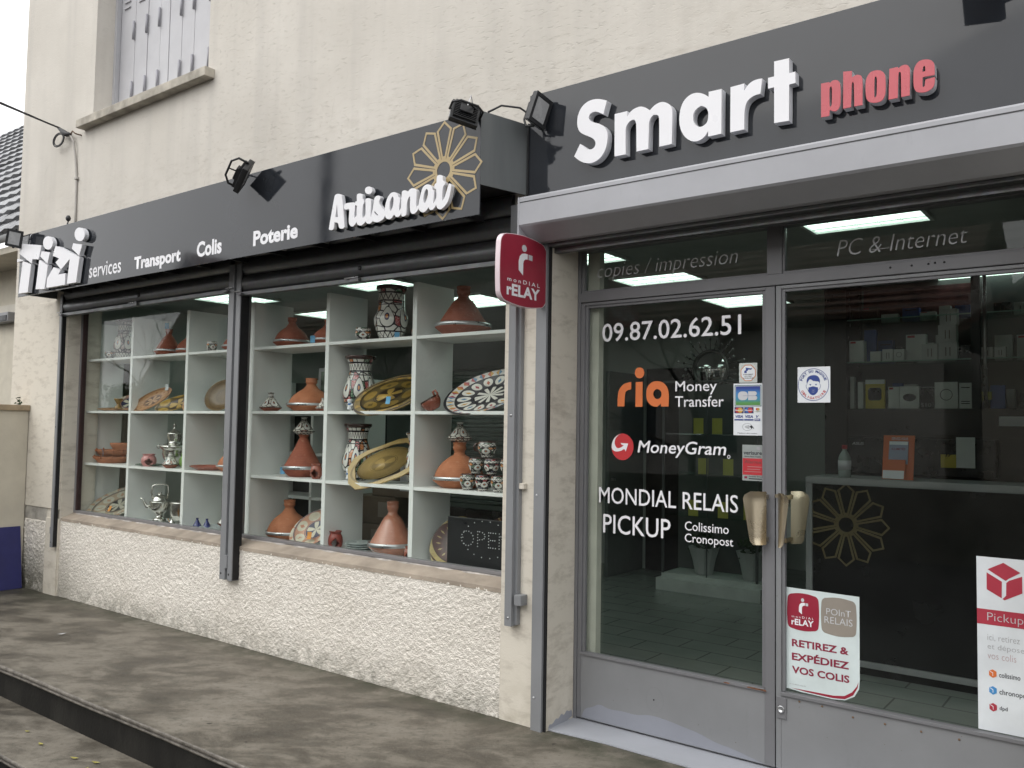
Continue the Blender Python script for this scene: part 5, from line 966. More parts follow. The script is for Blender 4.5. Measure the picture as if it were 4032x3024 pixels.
vase('tall black rimmed painted vase lit by ceiling lamps, top row', -4.037, .36, ZR[0], .227, .365, 1, VP[1], tags=(((.35, -1.05, .0), TAGBLUE),))
cup('small painted cup right of the tall top row vase', -3.80, .36, ZR[0], .07, .068, CUPM)
tagine('largest red tagine with tin band in the top right cell', -3.41, .36, ZR[0], .350, .310, 'cone', TC2, .27)
# --- second row
dish('dish', 'long pale red dish lying flat in the left cell of the second row', 'dish', -7.42, .34, ZR[1]+.022, .29, .10, 6, 8, 0, DM['tan'], depth=.018)
dish('dish', 'round dish leaning behind the little goblet, left cell of the second row', 'dish', -7.36, .40, ZR[1]+.085, .115, .085, 48, 42, 10, DM['cream'], depth=.02)
T = thing('goblet', 'little waisted ochre goblet in the left cell of the second row', 'goblet', (-7.30, .26, ZR[1]+.022), local=True)
lathe('cup_body', [(.036, 0), (.034, .006), (.014, .034), (.014, .042), (.034, .078), (.036, .088), (.030, .086)], pbr('ochre_glaze', (.25, .15, .05), .3, var=.4, vscale=40), T, 24)
dish('dish', 'orange sunburst oval dish standing on edge with white price card', 'dish', -6.83, .30, ZR[1]+.098, .205, .080, 66, 16, 27, DM['tan'], depth=.02, tags=(((.75, .25), TAGWHITE),))
dish('dish', 'ochre oval dish with yellow price card, second cell of the second row', 'dish', -6.53, .36, ZR[1]+.072, .225, .070, 60, 14, 14, DM['ochre'], depth=.02, tags=(((.55, .2), TAGYELLOW),))
dish('dish', 'pale oval plate at the right divider, second cell of the second row', 'dish', -6.26, .32, ZR[1]+.10, .11, .070, 66, 10, 70, DM['tan'], depth=.02)
dish('dish', 'brown round plate with grey beaded centre standing left of the double guide', 'plate', -5.88, .34, ZR[1]+.128, .150, .135, 66, 20, 20, plate_pattern('brown_beaded_plate', .15, [(.15, .095, .04), (.17, .11, .05)], (.15, .095, .04), (.16, .10, .045), (.15, .095, .04), (.09, .055, .025), n=20), depth=.022)
dish('dish', 'green brown oval dish just right of the double guide, second row', 'dish', -5.47, .36, ZR[1]+.10, .15, .09, 60, 20, 30, DM['ochre'], depth=.02)
small_tagine('little white tagine with red sprigs, second row', -5.165, .27, ZR[1], .16, .137, LIDM)
tagine('wide orange domed tagine on the second row', -4.825, .36, ZR[1], .345, .238, 'dome', TC1, .26)
small_tagine('little black and white tagine in front of the wide domed tagine', -4.56, .25, ZR[1], .11, .09, LIDM)
vase('big painted vase with spigot on the second row', -4.330, .37, ZR[1], .235, .380, 0, VP[0], True, tags=(((.15, -1.35, -.0), TAGBLUE),))
dish('dish', 'ochre lozenge dish with yellow flowers leaning beside the second row vase', 'dish', -3.985, .31, ZR[1]+.108, .262, .140, 56, 14, 20, DM['ochre'], depth=.03, tags=(((-.05, -.55), TAGBLUE),),
     pts=[(.262*sx_*abs(cos(a))**.9, .140*sy_*abs(sin(a))**.9) for a in np.linspace(0, 2*pi, 41)[:-1] for sx_, sy_ in [((1 if cos(a) > 0 else -1), (1 if sin(a) > 0 else -1))]])
T = thing('pan_bowl', 'small brown earthenware bowl with loop handle, second row', 'bowl', (-3.545, .27, ZR[1]+.012), local=True); T.rotation_euler = (rad(28), rad(-12), rad(-35))
lathe('bowl_body', [(.028, 0), (.040, .006), (.060, .036), (.064, .058), (.060, .070), (.056, .070), (.052, .04), (.03, .012)], TC3, T, 32, 1)
lathe('bowl_rim', [(.0605, .062), (.0645, .066), (.0625, .0745), (.056, .0745), (.0555, .066)], BAND_DARK, T, 32); tube('loop_handle', [(.05, .03, .055), (.07, .04, .075), (.066, .038, .098), (.048, .026, .098), (.044, .024, .07)], .007, TC3, T, 8)
dish('dish', 'largest blue and black painted oval dish leaning in the right cell, second row', 'dish', -3.175, .33, ZR[1]+.122, .285, .170, 48, 12, 24, DM['big'], depth=.04)
small_tagine('dark little pot behind the largest painted dish', -3.02, .44, ZR[1], .14, .10, BAND_DARK, BAND_DARK)
# --- third row
for i, (lab, x, d, z) in enumerate((('lowest of the stacked terracotta dishes with loop handles', -7.56, .38, 0), ('middle one of the stacked terracotta dishes, blue price card', -7.54, .36, .062), ('smallest terracotta dish on top of the stack', -7.40, .24, .124))):
    T = thing('terracotta_dish', lab, 'dish', (x, .36, ZR[2]+z), 'stacked terracotta dishes', local=True); R = d/2
    lathe('dish_body', [(.7*R, 0), (.74*R, .003), (.95*R, .035), (R, .052), (R, .058), (.95*R, .058), (.86*R, .02)], TC1, T, 40, 0, True, (0, 0), .75)
    for a in range(0, 360, 36):
        if i < 2: tube('loop_handle', [(R*.93*cos(rad(a)), R*.70*sin(rad(a)), .05), (R*1.0*cos(rad(a)), R*.75*sin(rad(a)), .066), (R*1.07*cos(rad(a)), R*.80*sin(rad(a)), .056), (R*1.0*cos(rad(a)), R*.75*sin(rad(a)), .040)], .006, TC1, T, 6)
    if i == 1: price_tag(T, (.09, -R*.79, .004), TAGBLUE, -30, 5, 1.3)
def burner(label, X, Y, Z, d, h, m, rz=0):
    T = thing('oil_burner', label, 'oil burner', (X, Y, Z), local=True); T.rotation_euler = (0, 0, facing(X, Y)+rad(rz)); R = d/2; V, F = [], []
    pr = smooth_prof([(.60, 0), (.66, .02), (.95, .25), (1.0, .45), (.93, .68), (.74, .82), (.70, .88), (.84, .97), (.84, 1.0)], 1); n = 40
    for r, z in pr:
        for i in range(n): a = 2*pi*i/n; V.append((r*R*cos(a), r*R*sin(a), z*h))
    for j in range(len(pr)-1):
        for i in range(n):
            a = math.degrees(2*pi*(i+.5)/n); z = (pr[j][1]+pr[j+1][1])/2
            if ((a-270)/34)**2+((z-.34)/.24)**2 < 1: continue
            F.append((j*n+i, j*n+(i+1) % n, (j+1)*n+(i+1) % n, (j+1)*n+i))
    o = mesh('body', V, F, m, T, True); sm = o.modifiers.new('wall', 'SOLIDIFY'); sm.thickness = .007
    lathe('oil_cup', [(.02*R, .80*h), (.5*R, .83*h), (.78*R, .975*h), (.74*R, .975*h), (.5*R, .86*h), (.02*R, .83*h)], m, T, 32)
    return T
burner('pink ceramic oil burner in the second cell of the third row', -6.785, .27, ZR[2], .125, .105, pbr('pink_glaze', (.52, .22, .21), .3))
dish('dish', 'flat green leaf plate under the pink burner', 'plate', -6.80, .29, ZR[2]+.012, .13, .06, 2, 30, 0, pbr('dark_green_glaze', (.03, .07, .045), .3, var=.3), depth=.008)
T = thing('samovar', 'ornate silver samovar tea urn in the second cell of the third row', 'samovar', (-6.60, .385, ZR[2]), local=True)
lathe('urn', [(.055, 0), (.060, .008), (.05, .02), (.06, .04), (.085, .075), (.095, .12), (.09, .14), (.098, .147), (.115, .165), (.118, .178), (.10, .180), (.07, .195), (.045, .205), (.05, .225), (.062, .25), (.055, .268), (.066, .275), (.05, .29), (.03, .30), (.012, .315), (.008, .34), (.013, .352), (.004, .374)], SILV, T, 40)
for a in range(0, 360, 60): tube('scroll_leaf', [(.10*cos(rad(a)), .10*sin(rad(a)), .16), (.125*cos(rad(a)), .125*sin(rad(a)), .155), (.135*cos(rad(a+8)), .135*sin(rad(a+8)), .172), (.115*cos(rad(a+15)), .115*sin(rad(a+15)), .185)], .005, SILV, T, 6)
small_tagine('little pastel striped tagine in front of the samovar', -6.445, .265, ZR[2], .130, .142, LIDP)
burner('green ceramic oil burner half hidden by the divider, third row', -6.36, .36, ZR[2], .125, .118, pbr('lime_glaze', (.16, .30, .06), .3), 60)
dish('dish', 'flat dark brown oval dish in the third cell of the third row', 'dish', -5.965, .30, ZR[2]+.030, .15, .07, 5, 38, 0, TC3, depth=.028)
tagine('orange domed tagine behind the double guide, third row', -5.74, .37, ZR[2], .26, .215, 'dome', TC1)
small_tagine('cream patterned little tagine just right of the double guide', -5.435, .27, ZR[2], .105, .140, LIDP)
tagine('tall red tagine just right of the double guide, at the back of the third row', -5.46, .43, ZR[2], .19, .33, 'cone', TC2)
tagine('tall conical tagine with a painted lid perched on top, third row', -4.895, .36, ZR[2], .300, .318, 'cone', TC2, .16, tags=(((-.92, -.25, .06), TAGBLUE),))
small_tagine('painted lid perched on the tall conical tagine', -4.895, .36, ZR[2]+.300, .158, .125, LIDM, LIDM)
small_tagine('little white pot behind the tall conical tagine', -5.13, .46, ZR[2], .09, .16, LIDM)
burner('dark red oil burner beside the tall conical tagine', -4.615, .25, ZR[2], .085, .105, TC3, -20)
vase('painted vase with spigot behind the golden tray, third row', -4.360, .39, ZR[2], .210, .384, 0, VP[2], True)
vase('painted vase half hidden at the right divider, third row', -3.845, .43, ZR[2], .165, .335, 0, VP[0])
GT = plate_pattern('engraved_golden_tray', .245, [(.40, .28, .10), (.38, .26, .09)], (.42, .29, .11), (.40, .275, .10), (.41, .285, .105), (.22, .15, .055), n=4, sq=.52)
tp_ = [(-.262, -.06), (-.215, -.125), (-.12, -.148), (.12, -.148), (.215, -.125), (.262, -.06), (.262, .06), (.215, .125), (.12, .148), (-.12, .148), (-.215, .125), (-.262, .06)]
dish('tray', 'golden eight sided oval tray leaning on the third row', 'tray', -4.02, .31, ZR[2]+.128, .245, .135, 58, 12, 24, GT, pts=tp_, group=None or 'painted dishes in the shop window')
tagine('orange domed tagine with a painted lid on top, beside the cups', -3.435, .38, ZR[2], .335, .285, 'dome', TC1, .34)
small_tagine('painted lid perched on the orange domed tagine', -3.435, .38, ZR[2]+.278, .155, .125, LIDM, LIDM)
for i, (lab, x, z) in enumerate((('left cup of the bottom row in the cup pyramid', -3.262, 0), ('middle cup of the bottom row in the cup pyramid', -3.145, 0), ('right cup of the bottom row in the cup pyramid', -3.030, 0),
                                 ('left cup of the middle row in the cup pyramid', -3.198, .097), ('middle cup of the middle row in the cup pyramid', -3.080, .097), ('right cup of the middle row in the cup pyramid', -2.962, .097), ('topmost cup of the cup pyramid, handle showing', -3.118, .194))):
    cup(lab, x, .255, ZR[2]+.001+z, .092 if i < 6 else .110, .095, CUPR if i in (1, 4) else CUPM, None if i < 6 else 200)
# --- bottom row
dish('dish', 'large grey patterned oval dish with orange price card, bottom left cell', 'dish', -7.395, .34, ZR[3]+.118, .335, .20, 42, 6, 18, DM['grey'], depth=.04, tags=(((-.1, -.55), TAGORANGE),))
small_tagine('tiny white cone in the bottom left cell', -7.70, .30, ZR[3], .055, .10, PAPERW, PAPERW)
T = thing('teapot', 'silver teapot on a tall foot with swan spout, bottom row', 'teapot', (-6.66, .31, ZR[3]), local=True); T.rotation_euler = (0, 0, rad(56))
lathe('pot_body', [(.072, 0), (.074, .006), (.05, .016), (.056, .028), (.030, .045), (.022, .062), (.034, .076), (.056, .092), (.072, .12), (.080, .155), (.083, .172), (.080, .178), (.062, .182), (.056, .205), (.040, .222), (.016, .23), (.014, .245), (.018, .25), (.004, .252)], SILV, T, 40, 1)
tube('spout', [(-.07, 0, .13), (-.10, 0, .135), (-.118, 0, .165), (-.130, 0, .195), (-.150, 0, .205)], [.016, .014, .010, .008, .007], SILV, T, 10)
tube('bail_handle', [(-.052, 0, .185), (-.066, 0, .25), (-.060, 0, .305), (-.03, 0, .318), (.03, 0, .318), (.060, 0, .305), (.066, 0, .25), (.052, 0, .185)], .0065, SILV, T, 8)
T = thing('tea_caddy', 'engraved round silver tea caddy behind the teapot', 'tea caddy', (-6.50, .43, ZR[3]+.02), local=True)
lathe('caddy_body', [(.06, 0), (.09, .01), (.105, .05), (.108, .14), (.112, .146), (.108, .156), (.06, .166), (.03, .175), (.016, .19), (.004, .192)], SILV, T, 36)
small_tagine('little silver pot with orange price card in front of the teapot', -6.36, .245, ZR[3], .065, .062, SILV, TC3); price_tag(bpy.context.scene.objects['tea_caddy'], (.09, -.17, -.02), TAGORANGE, -35, 20, 1.2)
BLUEG = pbr('cobalt_glaze', (.025, .035, .16), .22, var=.2)
small_tagine('left one of two little cobalt blue tagines', -6.045, .27, ZR[3], .078, .088, BLUEG, BLUEG)
small_tagine('right one of two little cobalt blue tagines', -5.93, .28, ZR[3], .078, .090, BLUEG, BLUEG)
small_tagine('black and white painted tagine on a grey platter left of the double guide', -5.76, .36, ZR[3]+.03, .17, .16, LIDM)
dish('dish', 'grey oval platter under the black and white tagine', 'dish', -5.77, .33, ZR[3]+.026, .20, .10, 10, 38, 0, pbr('grey_glaze', (.30, .33, .33), .25, var=.2), depth=.02)
tagine('orange domed tagine on the bottom row beside the cream dish', -5.03, .36, ZR[3], .335, .288, 'dome', TC1, .26)
dish('dish', 'cream leaf painted dish with orange price card, bottom row', 'dish', -4.70, .32, ZR[3]+.118, .190, .130, 56, 20, 38, DM['cream'], depth=.035, tags=(((-.35, -.5), TAGORANGE),))
burner('brick red oil burner on the bottom row', -4.425, .27, ZR[3], .100, .124, pbr('brick_red_glaze', (.26, .05, .035), .4))
for i in range(4):
    T = thing('plate', ('lowest', 'second', 'third', 'topmost')[i]+' of four stacked grey plates on the bottom row', 'plate', (-4.24-.012*i, .36, ZR[3]+.012*i), 'stacked grey plates', local=True)
    lathe('plate_body', [(.07, 0), (.075, .002), (.125-.008*i, .016), (.128-.008*i, .018), (.122-.008*i, .0195), (.07, .006)], pbr('pale_grey_glaze', (.36, .40, .39), .22), T, 40)
tagine('tall glazed peach tagine on the bottom row', -3.99, .37, ZR[3], .325, .345, 'cone', GLZ, .27)
burner('small dark red oil burner in front of the glazed peach tagine', -3.715, .25, ZR[3], .075, .09, TC3, -10)
dish('dish', 'brown dish with cream wave border behind the open sign', 'dish', -3.45, .36, ZR[3]+.128, .150, .175, 62, 15, -25, DM['brown'], depth=.03)
dish('dish', 'dark banded dish peeping over the top of the open sign', 'dish', -3.09, .43, ZR[3]+.215, .14, .10, 60, 20, 0, DM['brown'], depth=.03)
OS = thing('open_sign', 'black LED board spelling OPEN in white dots', 'sign', (-3.17, .25, ZR[3]))
bo = box('board', (-3.392, -2.935, .232, .252, ZR[3]+.004, 1.003), pbr('matt_black_board', (.012, .013, .014), .35), OS, .004)
LED = pbr('white_led_dome', (.60, .62, .62), .3)
dots = []
def dl(pts, n):
    for i in range(n):
        t = i/(n-1)*(len(pts)-1); k_ = min(int(t), len(pts)-2); f_ = t-k_; dots.append((pts[k_][0]*(1-f_)+pts[k_+1][0]*f_, pts[k_][1]*(1-f_)+pts[k_+1][1]*f_))
for i in range(14): a = 2*pi*i/14; dots.append((-3.235+.046*cos(a), .885+.042*sin(a)))
dl([(-3.157, .845), (-3.157, .93)], 6); dl([(-3.143, .93), (-3.110, .925), (-3.103, .905), (-3.112, .888), (-3.143, .884)], 7)
dl([(-3.075, .845), (-3.075, .93)], 6); dl([(-3.061, .93), (-3.025, .93)], 3); dl([(-3.061, .888), (-3.030, .888)], 3); dl([(-3.061, .845), (-3.025, .845)], 3)
dl([(-2.998, .845), (-2.998, .93)], 6); dl([(-2.986, .915), (-2.950, .86)], 5); dl([(-2.945, .845), (-2.945, .93)], 6)
for i in range(18): a = 2*pi*i/18; dots.append((-3.095+.175*cos(a), .888+.105*sin(a)))
dv, df = lathe_vf([(.0034, 0), (.0032, .0018), (.002, .0034), (.0006, .004)], 8)
dme = bpy.data.meshes.new('led_dot'); dme.from_pydata([(x, -z, y) for x, y, z in dv], [], [f[::-1] for f in df]); dme.materials.append(LED)
for x, z in dots:
    if x < -2.937: obj('led_dot', dme, None, bo, (x, .2318, z))
# ------------------------------------------------------------------ shop interior
INW = pbr('interior_wall_paint', (.52, .56, .53), .8, var=.05, world=True, vscale=1.5)
tag(box('shop_floor', (-8.5, 1.6, .32, 6.0, -.05, .003), (lambda k: k.out(k.mix(k.val(k.n('TexBrick', {'Vector': k.pos(), 'Scale': 1.0, 'Mortar Size': .006, 'Color1': (.2, .2, .2, 1), 'Color2': (.2, .2, .2, 1), 'Mortar': (.06, .07, .065, 1)}).outputs[1], 0, 1), k.mix(k.val(k.noise(k.pos(), 4, 4), .3, .7), (.24, .275, .25), (.29, .32, .295)), (.13, .145, .13)), .22, 0, .5))(NT('grey_green_floor_tiles'))), kind='structure')
CEILM = pbr('ceiling_tiles', (.42, .43, .42), .85, world=True)
tag(box('shop_ceiling', (-8.5, 1.6, .302, 6.0, 2.72, 2.74), CEILM), kind='structure')
for nm, b in (('shop_back_wall', (-8.5, 1.6, 6.0, 6.1, 0, 2.74)), ('shop_left_wall', (-8.515, -8.40, .302, 6.0, 0, 2.72)), ('shop_right_wall', (1.0, 1.1, .302, 6.0, 0, 2.72)), ('shop_middle_wall', (-6.2, -3.75, 4.9, 5.0, 0, 2.72))):
    tag(box(nm, b, INW), kind='structure')
tag(boxes('shop_front_pier', [(-2.47, -2.398, .306, .355, .003, 2.72)], pbr('cream_inner_reveal', (.50, .50, .43), .8, world=True)), kind='structure')
# ceiling lamps
k = NT('fluorescent_louvre'); 
LAMP = k.out((.8, .9, .85), .5, emit=(.80, 1.0, .885, 1), es=1.55)
LFR = pbr('lamp_louvre_white', (.80, .84, .81), .4)
for i, (x0, x1, y0, y1, lab) in enumerate(((-3.38, -2.77, 2.10, 2.46, 'second fluorescent ceiling lamp seen through the left transom'), (-1.58, -.97, 1.03, 1.40, 'fluorescent ceiling lamp above the words PC and Internet'), (-3.22, -2.62, 3.38, 3.97, 'fluorescent ceiling lamp at the top of the left door glass'),
        (-5.33, -4.73, 2.12, 2.74, 'fluorescent ceiling lamp behind the largest top row tagine'), (-5.45, -4.85, 1.03, 1.47, 'fluorescent ceiling lamp behind the tall top row vase'), (-7.27, -6.67, 2.12, 2.55, 'fluorescent ceiling lamp behind the red tagines right of the guide'),
        (-1.30, -.70, 3.32, 3.92, 'fluorescent ceiling lamp over the phone shelves at the top right'), (-3.42, -2.90, .93, 1.48, 'fluorescent ceiling lamp cut by the left edge of the transom'), (-7.23, -6.63, .90, 1.43, 'fluorescent ceiling lamp showing beside the double guide'))):
    T = thing('ceiling_lamp', lab, 'ceiling lamp', ((x0+x1)/2, (y0+y1)/2, 2.70), 'fluorescent ceiling lamps')
    boxes('frame', [(x0-.02, x1+.02, y0-.02, y0, 2.700, 2.7195), (x0-.02, x1+.02, y1, y1+.02, 2.700, 2.7195), (x0-.02, x0, y0, y1, 2.700, 2.7195), (x1, x1+.02, y0, y1, 2.700, 2.7195)], LFR, T)
    box('diffuser', (x0, x1, y0, y1, 2.714, 2.7190), LAMP, T)
    boxes('louvre', [(x0, x1, y, y+.006, 2.706, 2.7135) for y in np.arange(y0+.145, y1-.05, .15)], LFR, T)
    boxes('cross_blade', [(x, x+.0015, y0, y1, 2.7095, 2.7135) for x in np.arange(x0+.12, x1-.05, .12)], LFR, T)
# counter
BLK = pbr('black_counter_panel', (.010, .0105, .011), .22, var=.2, vscale=2)
CFR = pbr('grey_counter_edge', (.30, .31, .31), .45)
CT = thing('shop_counter', 'black shop counter with grey edging and gold flower emblem', 'counter', (-.6, 2.3, 0))
box('front_panel', (-1.83, .8, 2.10, 2.13, .10, 1.20), BLK, CT); boxes('edging', [(-1.875, .8, 2.085, 2.55, 1.20, 1.245), (-1.875, -1.832, 2.09, 2.135, .003, 1.199), (-1.83, .8, 2.085, 2.115, .06, .098)], CFR, CT, .003)
box('plinth', (-1.83, .8, 2.14, 2.17, .003, .06), BLK, CT); box('end_panel', (-1.87, -1.835, 2.136, 2.55, .003, 1.199), BLK, CT)
e_ = box('emblem', (-1.62, -1.616, 2.0985, 2.0995, .95, .954), BLK, CT); emblem(e_, (-1.618, 2.0995, .945), .268, GOLDD)
tag(box('office_printer', (-2.13, -1.93, 2.25, 2.6, .80, 1.02), pbr('pale_machine', (.32, .35, .34), .5), None, .01), 'pale office printer beside the black counter', 'printer')
T = thing('leaflet_stand', 'orange leaflet stand on the black counter', 'leaflet stand', (-1.33, 2.2, 1.245), local=True); T.rotation_euler = (rad(-9), 0, rad(-4))
box('backing', (-.095, .095, 0, .006, .0, .285), pbr('orange_card', (.58, .13, .03), .5), T, .002); box('leaflet', (-.055, .06, -.012, -.002, .10, .245), pbr('lilac_leaflet', (.30, .34, .46), .5), T)
box('leaflet_pocket', (-.085, .05, -.022, -.014, .0, .125), pbr('orange_card', (.58, .13, .03), .5), T); box('white_label', (-.083, .045, -.025, -.0225, .002, .055), PAPERW, T)
text('print', 'SERVEZ-VOUS', (-.045, .055, .254, .272), 0, PALEG, T, bold=.02, O=(0, -.001, 0)); text('print', 'ILLIMITÉS', (-.038, .045, .188, .204), 0, MREDT, T, bold=.02, O=(0, -.0128, 0)); box('leaflet_title', (-.053, .058, -.0135, -.0125, .222, .243), PAPERW, T)
T = thing('gel_bottle', 'clear gel bottle with red cap standing on the counter', 'bottle', (-1.66, 2.22, 1.245), local=True)
lathe('bottle_body', [(.036, 0), (.040, .004), (.040, .12), (.034, .145), (.014, .175), (.013, .185)], pbr('translucent_bottle', (.26, .31, .29), .15), T, 24, 1); lathe('bottle_cap', [(.017, .185), (.017, .208), (.014, .212)], REDINK, T, 20); lathe('bottle_label', [(.0408, .05), (.0408, .11)], PALEG, T, 24)
# phone shelves behind the counter
PS = thing('phone_shelf', 'black shelf unit with glass boards for phone accessories', 'shelf', (-.8, 3.2, 0))
box('side_panel', (-2.02, -1.86, 2.98, 3.4, .003, 2.70), BLK, PS); box('back_panel', (-1.86, .95, 3.40, 3.43, .9, 2.70), pbr('shelf_back', (.10, .105, .105), .6), PS)
box('plinth', (-1.86, .95, 3.0, 3.40, 1.52, 1.72), BLK, PS); box('lower_panel', (-1.86, -.62, 3.0, 3.4, .003, 1.519), BLK, PS)
GSH = glass_mat('shelf_glass', .06, (.80, .93, .88))
for z in (2.062, 2.38): box('glass_board', (-1.858, .94, 3.0, 3.38, z, z+.008), GSH, PS); 
for z in (2.062, 2.38): box('board_edge', (-1.858, .94, 2.996, 2.9995, z, z+.008), pbr('green_glass_edge', (.30, .46, .40), .2), PS)
box('upright', (-1.02, -.965, 2.96, 2.995, 1.72, 2.70), BLACKP, PS); tube('chrome_post', [(-.94, 2.99, 1.72), (-.94, 2.99, 2.70)], .012, STEEL, PS)
poster = tag(box('shelf_banner', (-1.84, -1.03, 3.385, 3.398, 2.40, 2.66), pbr('dark_red_banner', (.10, .028, .032), .5, var=.5, vscale=9)), 'dark red banner along the top of the phone shelves', 'banner')
CARD = [pbr('white_carton', (.74, .76, .74), .5), pbr('grey_carton', (.58, .60, .59), .5), pbr('yellow_carton', (.58, .46, .06), .5), pbr('blue_carton', (.03, .10, .36), .4), pbr('black_carton', (.012, .013, .014), .3), pbr('brown_carton', (.10, .075, .055), .7)]
def carton(label, x0, x1, z0, z1, m, y0=3.02, dpt=.08, mark=None, cat='box'):
    T = thing('carton', label, cat, ((x0+x1)/2, y0+dpt/2, z0), 'packages on the phone shelves')
    box('carton_body', (x0, x1, y0, y0+dpt, z0, z1), CARD[m], T, .002)
    w, h = x1-x0, z1-z0
    if mark == 'red': box('label_print', (x0+w*.08, x0+w*.45, y0-.0008, y0-.0001, z1-h*.12, z1-h*.04), REDINK, T)
    elif mark == 'disc': wslab('label_print', [ellipse((x0+x1)/2, z0+h*.5, w*.34, h*.17)], y0-.0001, .0007, CARD[4], T)
    elif mark == 'screen': wslab('label_print', [rrect(x0+w*.14, x1-w*.16, z0+h*.28, z1-h*.28, w*.15)], y0-.0001, .0007, CARD[4], T); box('hang_tab', (x0, x1, y0-.0008, y0-.0001, z1-h*.15, z1), CARD[0], T)
    elif mark == 'buds':
        for dx in (.38, .6): box('label_print', (x0+w*dx, x0+w*dx+w*.05, y0-.0008, y0-.0001, z0+h*.2, z0+h*.7), CARD[5], T)
    elif mark == 'ring': wslab('label_print', [ellipse((x0+x1)/2, z0+h*.52, w*.27, w*.27), ellipse((x0+x1)/2, z0+h*.52, w*.24, w*.24)], y0-.0001, .0007, CARD[4], T)
    elif mark == 'lines':
        for q in (.18, .26, .8): box('label_print', (x0+w*.15, x1-w*.15, y0-.0008, y0-.0001, z0+h*q, z0+h*q+.006), CARD[4], T)
    return T
ZS, ZP = 2.0705, 1.7205
for a in (('tall white carton with red label at the left end of the glass board', -1.85, -1.745, ZS, ZS+.16, 0, 3.02, .08, 'red'), ('blue carton behind the tall white carton', -1.775, -1.69, ZS, ZS+.25, 3, 3.14, .05, None), ('small white carton in front on the glass board', -1.70, -1.625, ZS, ZS+.075, 0, 3.02, .07, None),
          ('white earphone carton leaning on the glass board', -1.615, -1.54, ZS, ZS+.088, 0, 3.02, .07, 'buds'), ('white carton with ring print on the glass board', -1.535, -1.465, ZS, ZS+.085, 0, 3.02, .07, 'ring'), ('largest white carton with red label on the glass board', -1.47, -1.335, ZS, ZS+.195, 0, 3.10, .06, 'red'),
          ('grey earphone carton right of the largest white carton', -1.35, -1.245, ZS, ZS+.115, 1, 3.03, .07, 'buds'), ('lowest carton of the stack of three by the post', -1.24, -1.12, ZS, ZS+.122, 1, 3.03, .09, 'buds'), ('middle carton of the stack of three by the post', -1.24, -1.125, ZS+.1225, ZS+.245, 1, 3.03, .09, 'buds'), ('top carton of the stack of three by the post', -1.23, -1.12, ZS+.2455, ZS+.36, 1, 3.03, .09, 'buds'),
          ('dark carton right of the post on the glass board', -1.10, -.99, ZS, ZS+.10, 4, 3.05, .08, None), ('small grey carton right of the post, first', -.98, -.90, ZS, ZS+.075, 1, 3.03, .06, 'buds'), ('small grey carton right of the post, second', -.89, -.82, ZS, ZS+.075, 1, 3.03, .06, 'buds'),
          ('narrow pale carton at the far left of the black board', -1.865+.02, -1.815, ZP, ZP+.24, 1, 3.02, .05, None), ('narrow carton beside the yellow phone case pack', -1.79, -1.75, ZP, ZP+.20, 1, 3.02, .05, None), ('yellow phone case pack with black case', -1.735, -1.60, ZP, ZP+.215, 2, 3.02, .03, 'screen'),
          ('white and green carton beside the case pack', -1.575, -1.50, ZP, ZP+.16, 0, 3.02, .06, 'red'), ('white carton with black oval print', -1.498, -1.365, ZP, ZP+.162, 0, 3.02, .06, 'disc'), ('black S10 phone carton', -1.36, -1.27, ZP, ZP+.15, 4, 3.03, .06, None),
          ('white carton with round cable print', -1.265, -1.115, ZP, ZP+.188, 0, 3.02, .05, 'ring'), ('slim white cable pack beside the round print carton', -1.108, -1.03, ZP, ZP+.18, 0, 3.02, .04, 'lines'), ('blue tablet carton at the right end of the black board', -.92, -.83, ZP, ZP+.16, 3, 3.05, .05, None)):
    carton(*a)
ORD = ('first', 'second', 'third', 'fourth', 'fifth', 'sixth', 'seventh', 'eighth', 'ninth', 'tenth', 'eleventh', 'twelfth', 'thirteenth', 'fourteenth', 'fifteenth')
for zz, n_, lab in ((ZS, 15, 'pack in the back row of the lower glass board'), (2.3885, 13, 'pack on the upper glass board'), (ZP, 14, 'pack in the back row of the black board')):
    xq = -1.82
    for i in range(n_):
        w_ = random.uniform(.07, .13); h_ = random.uniform(.10, .20) if zz != 2.3885 else random.uniform(.05, .13)
        if -1.03 < xq+w_ and xq < -.93: xq = -.92
        if xq+w_ > .0: break
        carton(ORD[i]+' '+lab+', counted from the left', xq, xq+w_, zz, zz+h_, random.choice((0, 0, 1, 1, 4, 5, 3)), 3.24+random.uniform(0, .04), .06, random.choice((None, 'lines', 'buds', 'red')))
        xq += w_+random.uniform(.005, .03)
o = tag(box('speech_bubble_card', (-1.02, -.905, 3.0, 3.004, ZP+.06, ZP+.115), pbr('lime_yellow_card', (.36, .36, .05), .5), None, .0015), 'yellow speech bubble price card on the black board', 'price card')
mesh('bubble_tail', [(-.99, 3.001, ZP+.0595), (-.955, 3.001, ZP+.0595), (-.975, 3.001, ZP+.01), (-.99, 3.003, ZP+.0595), (-.955, 3.003, ZP+.0595), (-.975, 3.003, ZP+.01)], [(0, 2, 1), (3, 4, 5), (0, 3, 5, 2), (2, 5, 4, 1), (1, 4, 3, 0)], pbr('lime_yellow_card', (.36, .36, .05), .5), o)
s10 = [x for x in SC.objects if x.get('label') == 'black S10 phone carton'][0]; text('print', 'S10', (-1.355, -1.29, ZP+.012, ZP+.04), 3.0292, CARD[0], s10, bold=-.012)
C2 = thing('computer_carton', 'large black computer carton below the phone shelf', 'box', (-1.3, 2.95, 1.245))
box('carton_body', (-1.83, -.87, 2.90, 2.995, 1.25, 1.505), CARD[4], C2, .003); text('print', 'ASUS', (-1.80, -1.715, 1.452, 1.473), 2.8995, PALEG, C2, bold=.01, shear=.2)
